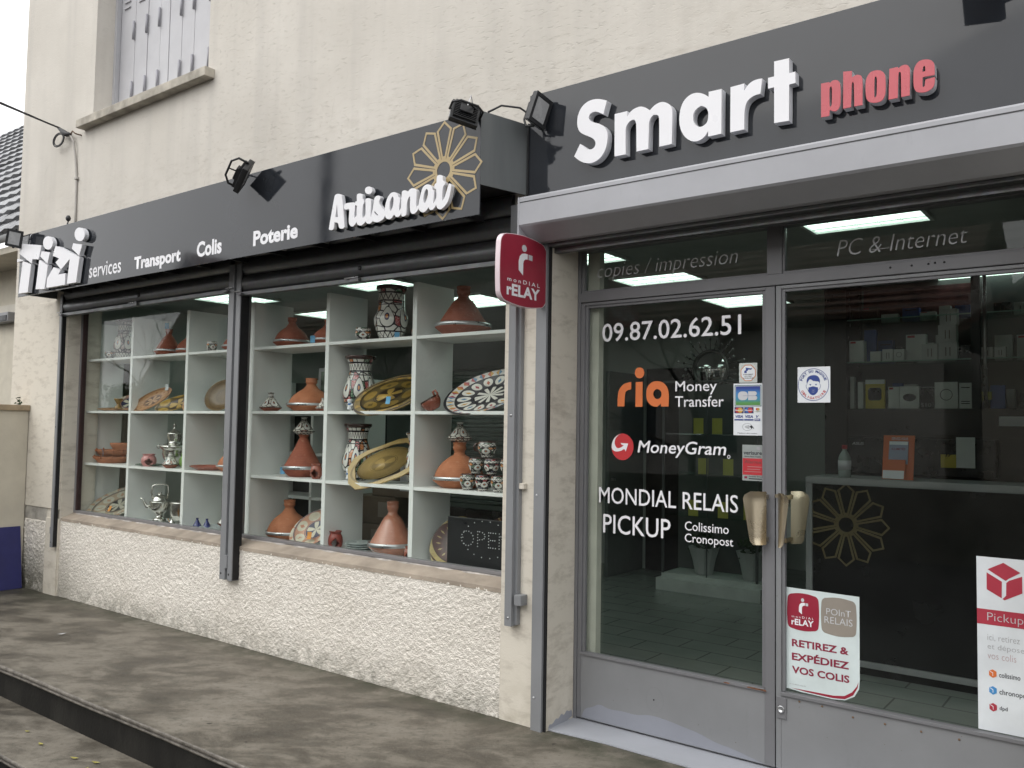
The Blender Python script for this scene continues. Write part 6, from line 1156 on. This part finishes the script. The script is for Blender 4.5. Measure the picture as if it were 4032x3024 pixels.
T = thing('cable_pack', 'yellow and white cable pack hanging right of the leaflets', 'package', (-1.16, 2.86, 1.30)); box('pack_body', (-1.20, -1.105, 2.86, 2.87, 1.31, 1.40), CARD[2], T); box('pack_window', (-1.104, -.99, 2.862, 2.872, 1.312, 1.52), CARD[0], T)
text('print', '37', (-1.175, -1.135, 1.385, 1.405), 2.8592, CARD[4], T, bold=.03)
tag(box('notice_card', (-.86, -.70, 2.97, 2.974, 1.60, 1.665), PALEG), 'pale notice card on the black shelf edge at the right', 'notice')
for i in range(5): carton('accessory pack hanging at the right end behind the counter, number %s from the left' % ('one', 'two', 'three', 'four', 'five')[i], -.66+i*.115, -.56+i*.115, 1.26, 1.39+.03*(i % 2), (1, 0, 4, 1, 0)[i], 3.1, .05, 'lines')
# left side of the room, seen through the left door
GC = thing('glass_display_case', 'glass display case with white base behind the left door', 'display case', (-3.3, 4.0, 0))
boxes('base', [(-3.90, -2.86, 3.86, 4.30, .003, .12), (-3.86, -2.86, 3.90, 4.30, .12, .165)], pbr('white_case_base', (.66, .70, .67), .5), GC, .004)
for z in (.72, 1.12, 1.5): box('glass_board', (-3.86, -2.90, 3.92, 4.28, z, z+.008), GSH, GC)
boxes('post', [(-3.86, -3.84, 3.90, 3.92, .165, 2.0), (-2.92, -2.90, 3.90, 3.92, .165, 2.0), (-3.40, -3.39, 3.90, 3.91, .165, 2.0), (-3.86, -2.90, 3.90, 3.92, 2.0, 2.02)], pbr('dark_case_post', (.08, .09, .09), .4), GC)
box('case_back', (-3.88, -2.88, 4.30, 4.315, .165, 2.0), pbr('case_back_grey', (.09, .10, .095), .6), GC)
nth = ('first', 'second', 'third', 'fourth', 'fifth', 'sixth', 'seventh', 'eighth')
for i, (x, z) in enumerate(((-3.55, 1.508), (-3.36, 1.508), (-3.15, 1.508), (-3.5, 1.128), (-3.25, 1.128), (-3.6, .728), (-3.3, .728), (-3.05, .728))):
    tag(box('yellow_price_card', (x, x+.10, 3.94, 3.944, z, z+.15), TAGYELLOW), '%s yellow price card in the glass display case' % nth[i], 'price card', 'yellow cards in the display case')
WR = pbr('white_wrapping', (.46, .48, .47), .5); LEAFG = pbr('dark_leaves', (.035, .07, .03), .6)
for i, x in enumerate((-3.50, -3.02)):
    T = thing('wrapped_plant', ('left', 'right')[i]+' potted plant wrapped in white paper in the display case', 'plant', (x, 4.08, .166), local=True)
    lathe('wrapping', [(.08, 0), (.085, .01), (.11, .14), (.15, .26), (.12, .25), (.07, .1)], WR, T, 11, 0, False)
    LV, LF = [], []
    for q in range(70):
        a, r_, z_ = random.uniform(0, 2*pi), random.uniform(0, .15), random.uniform(.2, .38); c_ = Vector((r_*cos(a), r_*sin(a), z_)); d1 = Vector((random.gauss(0, 1), random.gauss(0, 1), random.gauss(0, 1))).normalized()*.04; d2 = Vector((random.gauss(0, 1), random.gauss(0, 1), random.gauss(0, 1))).normalized()*.018
        k_ = len(LV); LV += [c_-d1, c_+d2, c_+d1, c_-d2]; LF.append((k_, k_+1, k_+2, k_+3))
    mesh('foliage', LV, LF, LEAFG, T)
MR = thing('sunburst_mirror', 'round sunburst mirror with beaded rays on the wall behind the left door', 'mirror', (-3.42, 4.85, 2.1))
def mrot(o): return o
lathe('mirror_glass', [(.17, 0), (.16, .01), (.002, .012)], pbr('mirror_silver', (.7, .72, .72), .03, metal=1.0, var=.02), MR, 32).matrix_basis = Matrix.Translation((-3.56, 4.35, 2.16)) @ Matrix.Rotation(rad(90), 4, 'X')
BR = pbr('dark_bead_metal', (.12, .12, .115), .35, metal=.6)
tube('mirror_rim', [(-3.56+.18*cos(a), 4.345, 2.16+.18*sin(a)) for a in np.linspace(0, 2*pi, 33)[:-1]], .018, BR, MR, 8, True)
for i in range(28):
    a = 2*pi*i/28; L_ = (.30, .36, .27)[i % 3]
    ry = tube('ray', [(-3.56+.19*cos(a), 4.345, 2.16+.19*sin(a)), (-3.56+L_*cos(a), 4.345, 2.16+L_*sin(a))], .004, BR, MR, 5)
    for f_ in (1.0, .82): lathe('bead', [(.002, -.014), (.011, -.008), (.014, 0), (.011, .008), (.002, .014)], STEEL if f_ == 1 else BR, ry, 8).matrix_basis = Matrix.Translation((-3.56+L_*f_*cos(a), 4.345, 2.16+L_*f_*sin(a)))
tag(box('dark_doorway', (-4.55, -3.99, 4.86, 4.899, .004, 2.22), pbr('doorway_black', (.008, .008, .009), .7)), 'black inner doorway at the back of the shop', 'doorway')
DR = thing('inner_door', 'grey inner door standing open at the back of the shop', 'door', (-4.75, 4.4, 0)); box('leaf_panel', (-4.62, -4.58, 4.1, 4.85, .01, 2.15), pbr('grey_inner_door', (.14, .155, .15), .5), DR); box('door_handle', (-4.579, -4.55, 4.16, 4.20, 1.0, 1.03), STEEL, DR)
# things behind the window shelf, in the dark
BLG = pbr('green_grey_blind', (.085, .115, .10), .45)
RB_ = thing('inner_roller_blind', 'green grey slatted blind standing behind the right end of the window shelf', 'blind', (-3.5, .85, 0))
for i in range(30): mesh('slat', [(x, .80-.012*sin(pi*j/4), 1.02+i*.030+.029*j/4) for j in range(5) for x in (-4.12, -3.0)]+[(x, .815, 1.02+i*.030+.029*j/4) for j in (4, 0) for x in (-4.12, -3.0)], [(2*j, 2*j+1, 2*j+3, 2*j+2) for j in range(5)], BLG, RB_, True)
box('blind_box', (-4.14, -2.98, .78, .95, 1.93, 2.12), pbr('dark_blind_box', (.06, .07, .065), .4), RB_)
tag(box('black_screen', (-4.0, -3.0, .70, .75, .72, 1.0), CARD[4], None, .008), 'black television screen lying behind the open sign', 'screen')
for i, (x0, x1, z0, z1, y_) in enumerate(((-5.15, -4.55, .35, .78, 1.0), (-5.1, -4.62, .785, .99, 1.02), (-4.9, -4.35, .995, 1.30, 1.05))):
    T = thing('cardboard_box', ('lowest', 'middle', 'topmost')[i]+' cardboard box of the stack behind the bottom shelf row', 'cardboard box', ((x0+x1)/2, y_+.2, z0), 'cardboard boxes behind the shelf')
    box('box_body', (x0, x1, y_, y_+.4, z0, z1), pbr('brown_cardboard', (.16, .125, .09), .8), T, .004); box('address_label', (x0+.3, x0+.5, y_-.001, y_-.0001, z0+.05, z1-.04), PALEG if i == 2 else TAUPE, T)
tag(boxes('box_stand', [(-5.2, -4.3, .98, 1.5, .004, .345)], CARD[5]), 'low brown stand under the cardboard boxes', 'stand')
WS = thing('white_back_shelf', 'white open shelf standing inside the shop behind the window display', 'shelf', (-6.4, 1.6, 0))
boxes('upright', [(x, x+.03, 1.5, 1.85, .004, 1.95) for x in (-7.6, -6.9, -6.2, -5.62)], SHELFW, WS); boxes('shelf_board', [(-7.57, -5.62, 1.5, 1.85, z, z+.025) for z in (.45, .85, 1.25, 1.62)], SHELFW, WS)
box('back_board', (-7.6, -5.59, 1.86, 1.87, .004, 1.95), pbr('dark_back_board', (.035, .037, .036), .7), WS)
CU = thing('curtain', 'beige curtain strip behind the left column of the window shelf', 'curtain', (-8.2, .9, .004))
mesh('cloth', [(-8.38+.42*i/24, .88+.03*sin(i*1.3), z) for i in range(25) for z in (.02, 2.5)], [(2*i, 2*i+2, 2*i+3, 2*i+1) for i in range(24)], pbr('beige_cloth', (.30, .27, .19), .9), CU, True)
PT = thing('striped_panel', 'pale board with feather picture inside the shop, behind the small white tagine', 'picture', (-5.6, 1.2, 1.75)); box('board', (-5.75, -5.45, 1.2, 1.22, 1.72, 2.02), PALEG, PT); box('picture_print', (-5.72, -5.48, 1.1985, 1.1995, 1.75, 1.99), pbr('leaf_print', (.20, .25, .2), .6, var=.6, vscale=14), PT)
BT = thing('beige_tube', 'beige tube batten running along the top inside the transom panes', 'section', (-1.45, .42, 2.5))  # plain beige tube on brackets along the top of the panes
tube('tube_body', [(-2.20, .42, 2.566), (-.80, .42, 2.566)], .03, pbr('beige_tube_paint', (.30, .27, .22), .5), BT, 14); boxes('tube_bracket', [(-2.0, -1.97, .40, .44, 2.59, 2.7195), (-1.0, -.97, .40, .44, 2.59, 2.7195)], LFR, BT)
# ------------------------------------------------------------------ neighbour on the left
GW = thing('garden_wall', 'beige rendered garden wall with stone cap at the left edge', 'wall', (-8.5, -1.5, -.37))
box('wall_body', (-8.62, -8.392, -2.6, -.013, -.37, 1.622), CREAM, GW, .004)
box('cap', (-8.66, -8.365, -2.63, -.0125, 1.6225, 1.676), pbr('stone_cap', (.33, .26, .175), .85, var=.25, vscale=8, world=True, bump=.4), GW, .006)
PL = thing('wall_plant', 'tiny green plant sprouting on the garden wall cap', 'plant', (-8.40, -.10, 1.676), local=True); LV, LF = [], []
for q in range(40):
    a, r_, z_ = random.uniform(0, 2*pi), random.uniform(0, .035), random.uniform(0, .07); c_ = Vector((r_*cos(a), r_*sin(a), z_)); d1 = Vector((random.gauss(0, 1), random.gauss(0, 1), random.gauss(0, 1))).normalized()*.014; d2 = Vector((random.gauss(0, 1), random.gauss(0, 1), random.gauss(0, 1))).normalized()*.008
    k_ = len(LV); LV += [c_-d1, c_+d2, c_+d1, c_-d2]; LF.append((k_, k_+1, k_+2, k_+3))
mesh('foliage', LV, LF, pbr('weed_green', (.03, .06, .02), .6), PL)
BB = mesh('blue_board', [(-8.30, -.045, .004), (-8.30, -.90, .004), (-8.384, -.90, .56), (-8.384, -.045, .56), (-8.312, -.045, .002), (-8.312, -.90, .002), (-8.391, -.90, .556), (-8.391, -.045, .556)], BF, pbr('navy_board', (.022, .024, .12), .5, var=.12))
tag(BB, 'dark blue board leaning against the garden wall', 'board')
NH = thing('neighbour_house', 'neighbouring house with slate coloured tiled roof behind the left edge', 'house', (-15, 3, -.37))
boxes('wall', [(-24, -10.6, 1.5, 8, -.37, 3.95)], CREAM, NH)
boxes('eave_soffit', [(-24.2, -10.4, .95, 1.6, 3.62, 3.70)], pbr('soffit_cream', (.50, .46, .38), .85, world=True), NH)
tube('gutter', [(-24.2, .90, 3.80), (-10.4, .90, 3.80)], .055, pbr('zinc_gutter', (.40, .41, .42), .4), NH, 10)
mesh('roof', [(-24.3, .85, 3.78), (-10.3, .85, 3.78), (-12.5, 4.6, 8.05), (-24.3, 4.6, 8.05), (-24.3, 8.4, 3.78), (-10.3, 8.4, 3.78)], [(0, 1, 2, 3), (3, 2, 5, 4), (1, 5, 2)], pbr('dark_roof_deck', (.06, .06, .065), .8), NH)
tm = bpy.data.meshes.new('roof_tile'); w_, l_, t_ = .30, .40, .05
tm.from_pydata([(-w_/2, 0, 0), (w_/2, 0, 0), (w_/2, l_, -.018), (-w_/2, l_, -.018), (-w_/2, 0, t_), (0, -.004, t_*1.5), (w_/2, 0, t_), (w_/2, l_, 0), (0, l_, .008), (-w_/2, l_, 0)], [], [(0, 1, 2, 3)[::-1], (4, 5, 8, 9), (5, 6, 7, 8), (0, 1, 6, 5, 4), (1, 2, 7, 6), (2, 3, 9, 8, 7), (3, 0, 4, 9)])
tm.materials.append(pbr('wet_slate_tile', (.17, .175, .185), .28, var=.45, vscale=1.2, world=True))
sl_ = math.atan2(8.05-3.78, 4.6-.85); ln = math.hypot(8.05-3.78, 4.6-.85); nr = 19
for j in range(nr):
    s_ = (j+.02)/nr*ln; y_, z_ = .85+s_*cos(sl_), 3.78+s_*sin(sl_)
    xc = -11.45-2.55*(y_-.95)
    for i in range(10):
        x_ = round(xc/.31)*.31+(i-5)*.31+(.155 if j % 2 else 0)+random.uniform(-.01, .01)
        if x_ > -10.4-(y_-.85)*.6: continue
        o = obj('roof_tile', tm, None, NH); o.matrix_basis = Matrix.Translation((x_, y_, z_+.035)) @ Matrix.Rotation(sl_+random.uniform(-.02, .02), 4, 'X') @ Matrix.Rotation(random.uniform(-.03, .03), 4, 'Z')
wx = thing('shutter_casing', 'grey window shutter casing on the neighbouring house', 'shutter casing', (-12.7, 1.45, 2.9)); box('casing_body', (-13.0, -12.35, 1.36, 1.499, 2.87, 3.0), pbr('casing_grey', (.25, .25, .26), .5), wx, .01); box('casing_slot', (-12.97, -12.38, 1.35, 1.3595, 2.885, 2.955), BLACKP, wx); box('window_surround', (-13.1, -12.2, 1.46, 1.499, 3.0, 3.12), pbr('pale_surround', (.6, .57, .5), .8), wx)
# overhead cable on the wall
CB = thing('overhead_cable', 'black overhead cable with coil and clamp fixed under the upper window', 'cable', (-7.7, -.05, 4.1))
CBM_ = pbr('cable_black', (.03, .03, .033), .6); CBG = pbr('painted_cable', (.42, .40, .37), .7)
P0, P1 = Vector((-7.93, -.06, 4.20)), Vector((-11.1, -1.5, 5.37))
P1 = Vector((-13.1, -8.6, 8.0))
tube('span', [P0.lerp(P1, t)-Vector((0, 0, .16*4*t*(1-t))) for t in np.linspace(0, 1, 14)], .008, CBM_, CB, 6); tube('span', [P0.lerp(P1+Vector((0, 0, .10)), t)-Vector((0, 0, .12*4*t*(1-t))) for t in np.linspace(0, 1, 14)], .005, CBM_, CB, 6)
tube('clamp', [(-7.95, -.06, 4.205), (-7.86, -.05, 4.145), (-7.80, -.05, 4.118), (-7.74, -.045, 4.11)], [.012, .026, .024, .010], CBM_, CB, 8)
for f_ in (1.0, .82): tube('coil', [(-7.93+.105*f_*cos(a)-.02, -.045-.01*f_, 4.095+.062*f_*sin(a)) for a in np.linspace(0, 2*pi, 25)[:-1]], .0055, CBM_, CB, 6, True)
tube('hook', [(-7.74, -.045, 4.11), (-7.70, -.05, 4.128), (-7.66, -.045, 4.10), (-7.635, -.02, 4.09), (-7.632, .0, 4.09)], .006, pbr('rusty_hook', (.12, .07, .04), .7), CB, 6)
tube('drop', [(-7.76, -.045, 4.115), (-7.715, -.03, 4.04), (-7.70, -.014, 3.9), (-7.675, -.012, 3.75), (-7.668, -.011, 3.70), (-7.662, -.011, 3.4), (-7.66, -.011, 3.14)], .009, CBG, CB, 8); box('tie', (-7.685, -7.645, -.026, -.001, 3.69, 3.715), CBG, CB, .004)
tube('cable_stub', [(-7.60, -.10, 3.15), (-7.605, -.11, 3.24), (-7.60, -.10, 3.285)], .006, CBM_, CB, 6); lathe('cable_boot', [(.004, 0), (.018, .01), (.022, .03), (.014, .05), (.002, .055)], BLACKP, CB, 10).location = (-7.60, -.10, 3.285)
tube('fascia_cable', [(-2.72, -.28, 3.155), (-2.68, -.22, 3.20), (-2.62, -.14, 3.20), (-2.57, -.09, 3.155), (-2.55, -.07, 3.12)], .0055, CBM_, CB, 8)
# ------------------------------------------------------------------ fallen leaves on the lower step
LFM = pbr('yellow_leaf', (.30, .27, .07), .7)
for i, (x, y, z) in enumerate(((-5.05, -1.38, -.2), (-4.80, -1.42, -.2), (-4.47, -1.40, -.2), (-4.33, -1.36, -.2), (-4.28, -1.44, -.2), (-6.3, -.62, .003))):
    a = random.uniform(0, 6); L_ = random.uniform(.02, .035)
    tag(mesh('fallen_leaf', [(x+L_*cos(a), y+L_*sin(a), z+.006), (x-L_*.4*sin(a), y+L_*.4*cos(a), z+.004), (x-L_*cos(a), y-L_*sin(a), z+.009), (x+L_*.4*sin(a), y-L_*.4*cos(a), z+.004), (x, y, z+.002)], [(0, 1, 4), (1, 2, 4), (2, 3, 4), (3, 0, 4)], LFM if i < 5 else PALEG),
        ('yellow leaf furthest left on the lower step', 'second yellow leaf from the left on the lower step', 'third yellow leaf from the left on the lower step', 'fourth yellow leaf from the left on the lower step', 'yellow leaf furthest right on the lower step', 'pale paper scrap on the pavement near the left corner')[i], 'leaf' if i < 5 else 'scrap', 'yellow leaves on the step' if i < 5 else None)
# ------------------------------------------------------------------ the other side of the street (seen mirrored in the glass)
def opp(label, x0, x1, y0, y1, zw, zr, wallm, roofm, gable=False, wins=(), chim=None):
    H_ = thing('house', label, 'house', ((x0+x1)/2, (y0+y1)/2, -.37), 'houses across the street')
    box('wall', (x0, x1, y0, y1, -.37, zw), wallm, H_)
    ov = .45
    if gable:
        xm = (x0+x1)/2; V = [(x0-ov, y0-ov, zw-.4), (xm, y0-ov, zr), (x1+ov, y0-ov, zw-.4), (x0-ov, y1+ov, zw-.4), (xm, y1+ov, zr), (x1+ov, y1+ov, zw-.4)]
        V += [(x, y, z+.18) for x, y, z in V]
        mesh('roof', V, [(0, 3, 4, 1), (1, 4, 5, 2), (6, 7, 10, 9), (7, 8, 11, 10), (0, 1, 7, 6), (1, 2, 8, 7), (3, 9, 10, 4), (4, 10, 11, 5), (0, 6, 9, 3), (2, 5, 11, 8)], roofm, H_)
        mesh('gable', [(x0, y1-.05, zw), (x1, y1-.05, zw), (xm, y1-.05, zr-.25), (x0, y1-.3, zw), (x1, y1-.3, zw), (xm, y1-.3, zr-.25)], [(0, 1, 2), (5, 4, 3), (0, 2, 5, 3), (2, 1, 4, 5), (1, 0, 3, 4)], wallm, H_)
    else:
        ym = (y0+y1)/2; n_ = 14
        V, F = [], []
        for sgn, ye in ((1, y1+ov), (-1, y0-ov)):
            for j in range(n_):
                a, b = j/n_, (j+1)/n_; k_ = len(V)
                V += [(x0-ov, ye+(ym-ye)*a, zw+(zr-zw)*a+.10), (x1+ov, ye+(ym-ye)*a, zw+(zr-zw)*a+.10), (x1+ov, ye+(ym-ye)*b, zw+(zr-zw)*b+.03), (x0-ov, ye+(ym-ye)*b, zw+(zr-zw)*b+.03), (x0-ov, ye+(ym-ye)*a, zw+(zr-zw)*a-.03), (x1+ov, ye+(ym-ye)*a, zw+(zr-zw)*a-.03)]
                F += [(k_, k_+1, k_+2, k_+3), (k_+4, k_+5, k_+1, k_)]
        mesh('roof', V, F, roofm, H_)
        mesh('gable', [(x0+.01, y0, zw), (x0+.01, y1, zw), (x0+.01, ym, zr), (x1-.01, y0, zw), (x1-.01, y1, zw), (x1-.01, ym, zr)], [(0, 1, 2), (3, 5, 4)], wallm, H_)
    for wx0, wx1, wz0, wz1 in wins:
        f_ = box('window', (wx0, wx1, y1+.001, y1+.03, wz0, wz1), pbr('opp_window_white', (.6, .6, .6), .5), H_); box('window_pane', (wx0+.08, wx1-.08, y1+.031, y1+.04, wz0+.08, wz1-.08), pbr('opp_pane', (.08, .1, .12), .1), f_)
    if chim: boxes('chimney', [(chim[0], chim[0]+.5, chim[1], chim[1]+.5, chim[2], chim[2]+.7)]+[(chim[0]-.05, chim[0]+.55, chim[1]-.05, chim[1]+.55, chim[2]+.95, chim[2]+1.05), (chim[0], chim[0]+.08, chim[1], chim[1]+.5, chim[2]+.7, chim[2]+.95), (chim[0]+.42, chim[0]+.5, chim[1], chim[1]+.5, chim[2]+.7, chim[2]+.95)], pbr('chimney_brick', (.25, .16, .12), .8), H_)
    return H_
RT = (lambda k: k.out(k.mix(k.val(k.n('TexWave', {'Vector': k.pos(), 'Scale': 2.2, 'Distortion': 1.2, 'Detail': 2.0}, bands_direction='Z').outputs[1], .3, .7), k.mix(k.noise(k.pos(), 3, 4), (.15, .085, .06), (.20, .115, .08)), (.07, .045, .035)), .8))(NT('brown_roof_tiles'))
OW = pbr('opposite_cream_wall', (.50, .46, .39), .9, world=True); OW2 = pbr('opposite_white_wall', (.62, .60, .56), .9, world=True)
opp('cream gabled house across the street mirrored in the left of the shop window', -27.5, -19.8, -24, -12.0, 2.9, 6.6, OW, RT, True, ((-23.9, -22.9, 3.7, 4.9), (-25.6, -24.6, 1.0, 2.2), (-22.2, -21.0, .9, 2.2)))
opp('house with brown tiled roof and chimney mirrored in the middle of the window', -20.5, -15.4, -19, -11.8, 3.5, 6.1, OW2, RT, False, ((-19.5, -18.4, 1.0, 2.3), (-17.4, -16.3, 1.0, 2.3)), (-17.35, -15.2, 5.6))
opp('pale house across the street mirrored in the door glass', -11.5, -3.3, -22, -14.0, 3.9, 6.9, OW2, RT, False, ((-10.5, -9.4, 1.0, 2.3), (-8.5, -7.4, 1.0, 2.3)))  # unseen house widened so the door glass mirrors less bright sky
opp('white house behind the photographer mirrored in the right door', -2.5, 5.5, -21, -13.0, 3.6, 6.6, OW, RT, True, ((-1.0, .2, 1.0, 2.3), (2.6, 3.8, 1.0, 2.3), (.8, 2.0, 4.0, 5.2)))
BARK = pbr('bark', (.06, .05, .04), .9, world=True)
def bare_tree(label, X, Y, H_, seed):
    rs = random.Random(seed); T = thing('bare_tree', label, 'tree', (X, Y, -.37), 'trees across the street', local=True); V, F = [], []
    def limb(p, d, L, r, lev):
        pts = [p]; q = p.copy(); dd = d.copy()
        for i in range(3): dd = (dd+Vector((rs.gauss(0, .14), rs.gauss(0, .14), rs.gauss(.04, .1)))).normalized(); q = q+dd*L/3; pts.append(q.copy())
        for i, pt in enumerate(pts):
            e1 = dd.orthogonal().normalized(); e2 = dd.cross(e1); rr_ = r*(1-.55*i/3)
            for k in range(4): V.append(pt+rr_*(cos(k*pi/2)*e1+sin(k*pi/2)*e2))
        b = len(V)-16
        for i in range(3):
            for k in range(4): F.append((b+i*4+k, b+i*4+(k+1) % 4, b+i*4+4+(k+1) % 4, b+i*4+4+k))
        if lev < 4:
            for _ in range(3 if lev else 5):
                d2 = (dd+Vector((rs.gauss(0, .6), rs.gauss(0, .6), rs.gauss(.1, .35)))).normalized(); limb(pts[rs.choice((2, 3))], d2, L*rs.uniform(.55, .75), r*.45, lev+1)
    limb(Vector((0, 0, 0)), Vector((0, 0, 1)), H_*.42, .10, 0); mesh('trunk', V, F, BARK, T)
bare_tree('bare tree across the street left of the gabled house', -22.8, -9.6, 5.6, 3); bare_tree('bare tree mirrored behind the largest top row tagine', -14.2, -11.0, 5.4, 5); bare_tree('bare tree mirrored in the left door', -6.6, -10.0, 5.2, 9)
def conifer(label, X, Y, H_, R, seed):
    rs = random.Random(seed); T = thing('conifer', label, 'tree', (X, Y, -.37), 'trees across the street', local=True); lathe('trunk', [(.12, 0), (.03, H_)], BARK, T, 8); V, F = [], []
    for q in range(2600):
        t = rs.random()**.7; z = H_*(.08+.92*t); r = R*(1-t)*(.35+.65*rs.random())+.02; a = rs.uniform(0, 2*pi); c_ = Vector((r*cos(a), r*sin(a), z-.25*r)); d1 = Vector((cos(a), sin(a), -.35)).normalized()*.16; d2 = Vector((-sin(a), cos(a), rs.uniform(-.3, .3)))*.05
        k_ = len(V); V += [c_-d1*.5, c_+d2, c_+d1, c_-d2]; F.append((k_, k_+1, k_+2, k_+3))
    mesh('crown', V, F, pbr('conifer_green', (.022, .045, .022), .7, world=True), T)
conifer('dark conifer across the street mirrored in the right door', .4, -10.5, 5.0, 1.3, 4); conifer('small conifer beside the dark conifer', 2.6, -10.9, 4.2, 1.1, 6)
HD = thing('hedge', 'clipped green hedge across the street below the gabled house', 'hedge', (-22, -10.5, -.37)); V, F = [], []  # hedge raised and lengthened so the lower panes mirror something dark
for q in range(15000):
    c_ = Vector((random.uniform(-27.5, -12.5), -10.6+random.gauss(0, .35), random.uniform(-.37, 2.75)+random.gauss(0, .06))); d1 = Vector((random.gauss(0, 1), random.gauss(0, 1), random.gauss(0, 1))).normalized()*.09; d2 = Vector((random.gauss(0, 1), random.gauss(0, 1), random.gauss(0, 1))).normalized()*.05
    k_ = len(V); V += [c_-d1, c_+d2, c_+d1, c_-d2]; F.append((k_, k_+1, k_+2, k_+3))
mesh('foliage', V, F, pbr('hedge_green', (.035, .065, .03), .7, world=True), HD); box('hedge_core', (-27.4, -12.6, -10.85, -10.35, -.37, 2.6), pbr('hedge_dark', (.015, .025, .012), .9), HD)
tag(boxes('garden_fence_wall', [(-30, 12, -9.95, -9.75, -.37, .75)], pbr('darkened_wall', (.13, .12, .10), .9, var=.3, world=True, vscale=3)), 'low unseen garden wall across the street, darkened to mute its reflection', 'wall')  # unseen wall, coloured dark to dim the door reflection
UP = thing('utility_pole', 'grey utility pole across the street mirrored as a dark band on the sign', 'pole', (-13.7, -8.6, -.37), local=True)
lathe('post', [(.16, 0), (.15, .2), (.11, 9.0)], pbr('pole_concrete', (.03, .03, .03), .9), UP, 12); boxes('crossarm', [(-.6, .6, -.05, .05, 8.3, 8.42)], pbr('pole_steel', (.12, .12, .12), .6), UP)
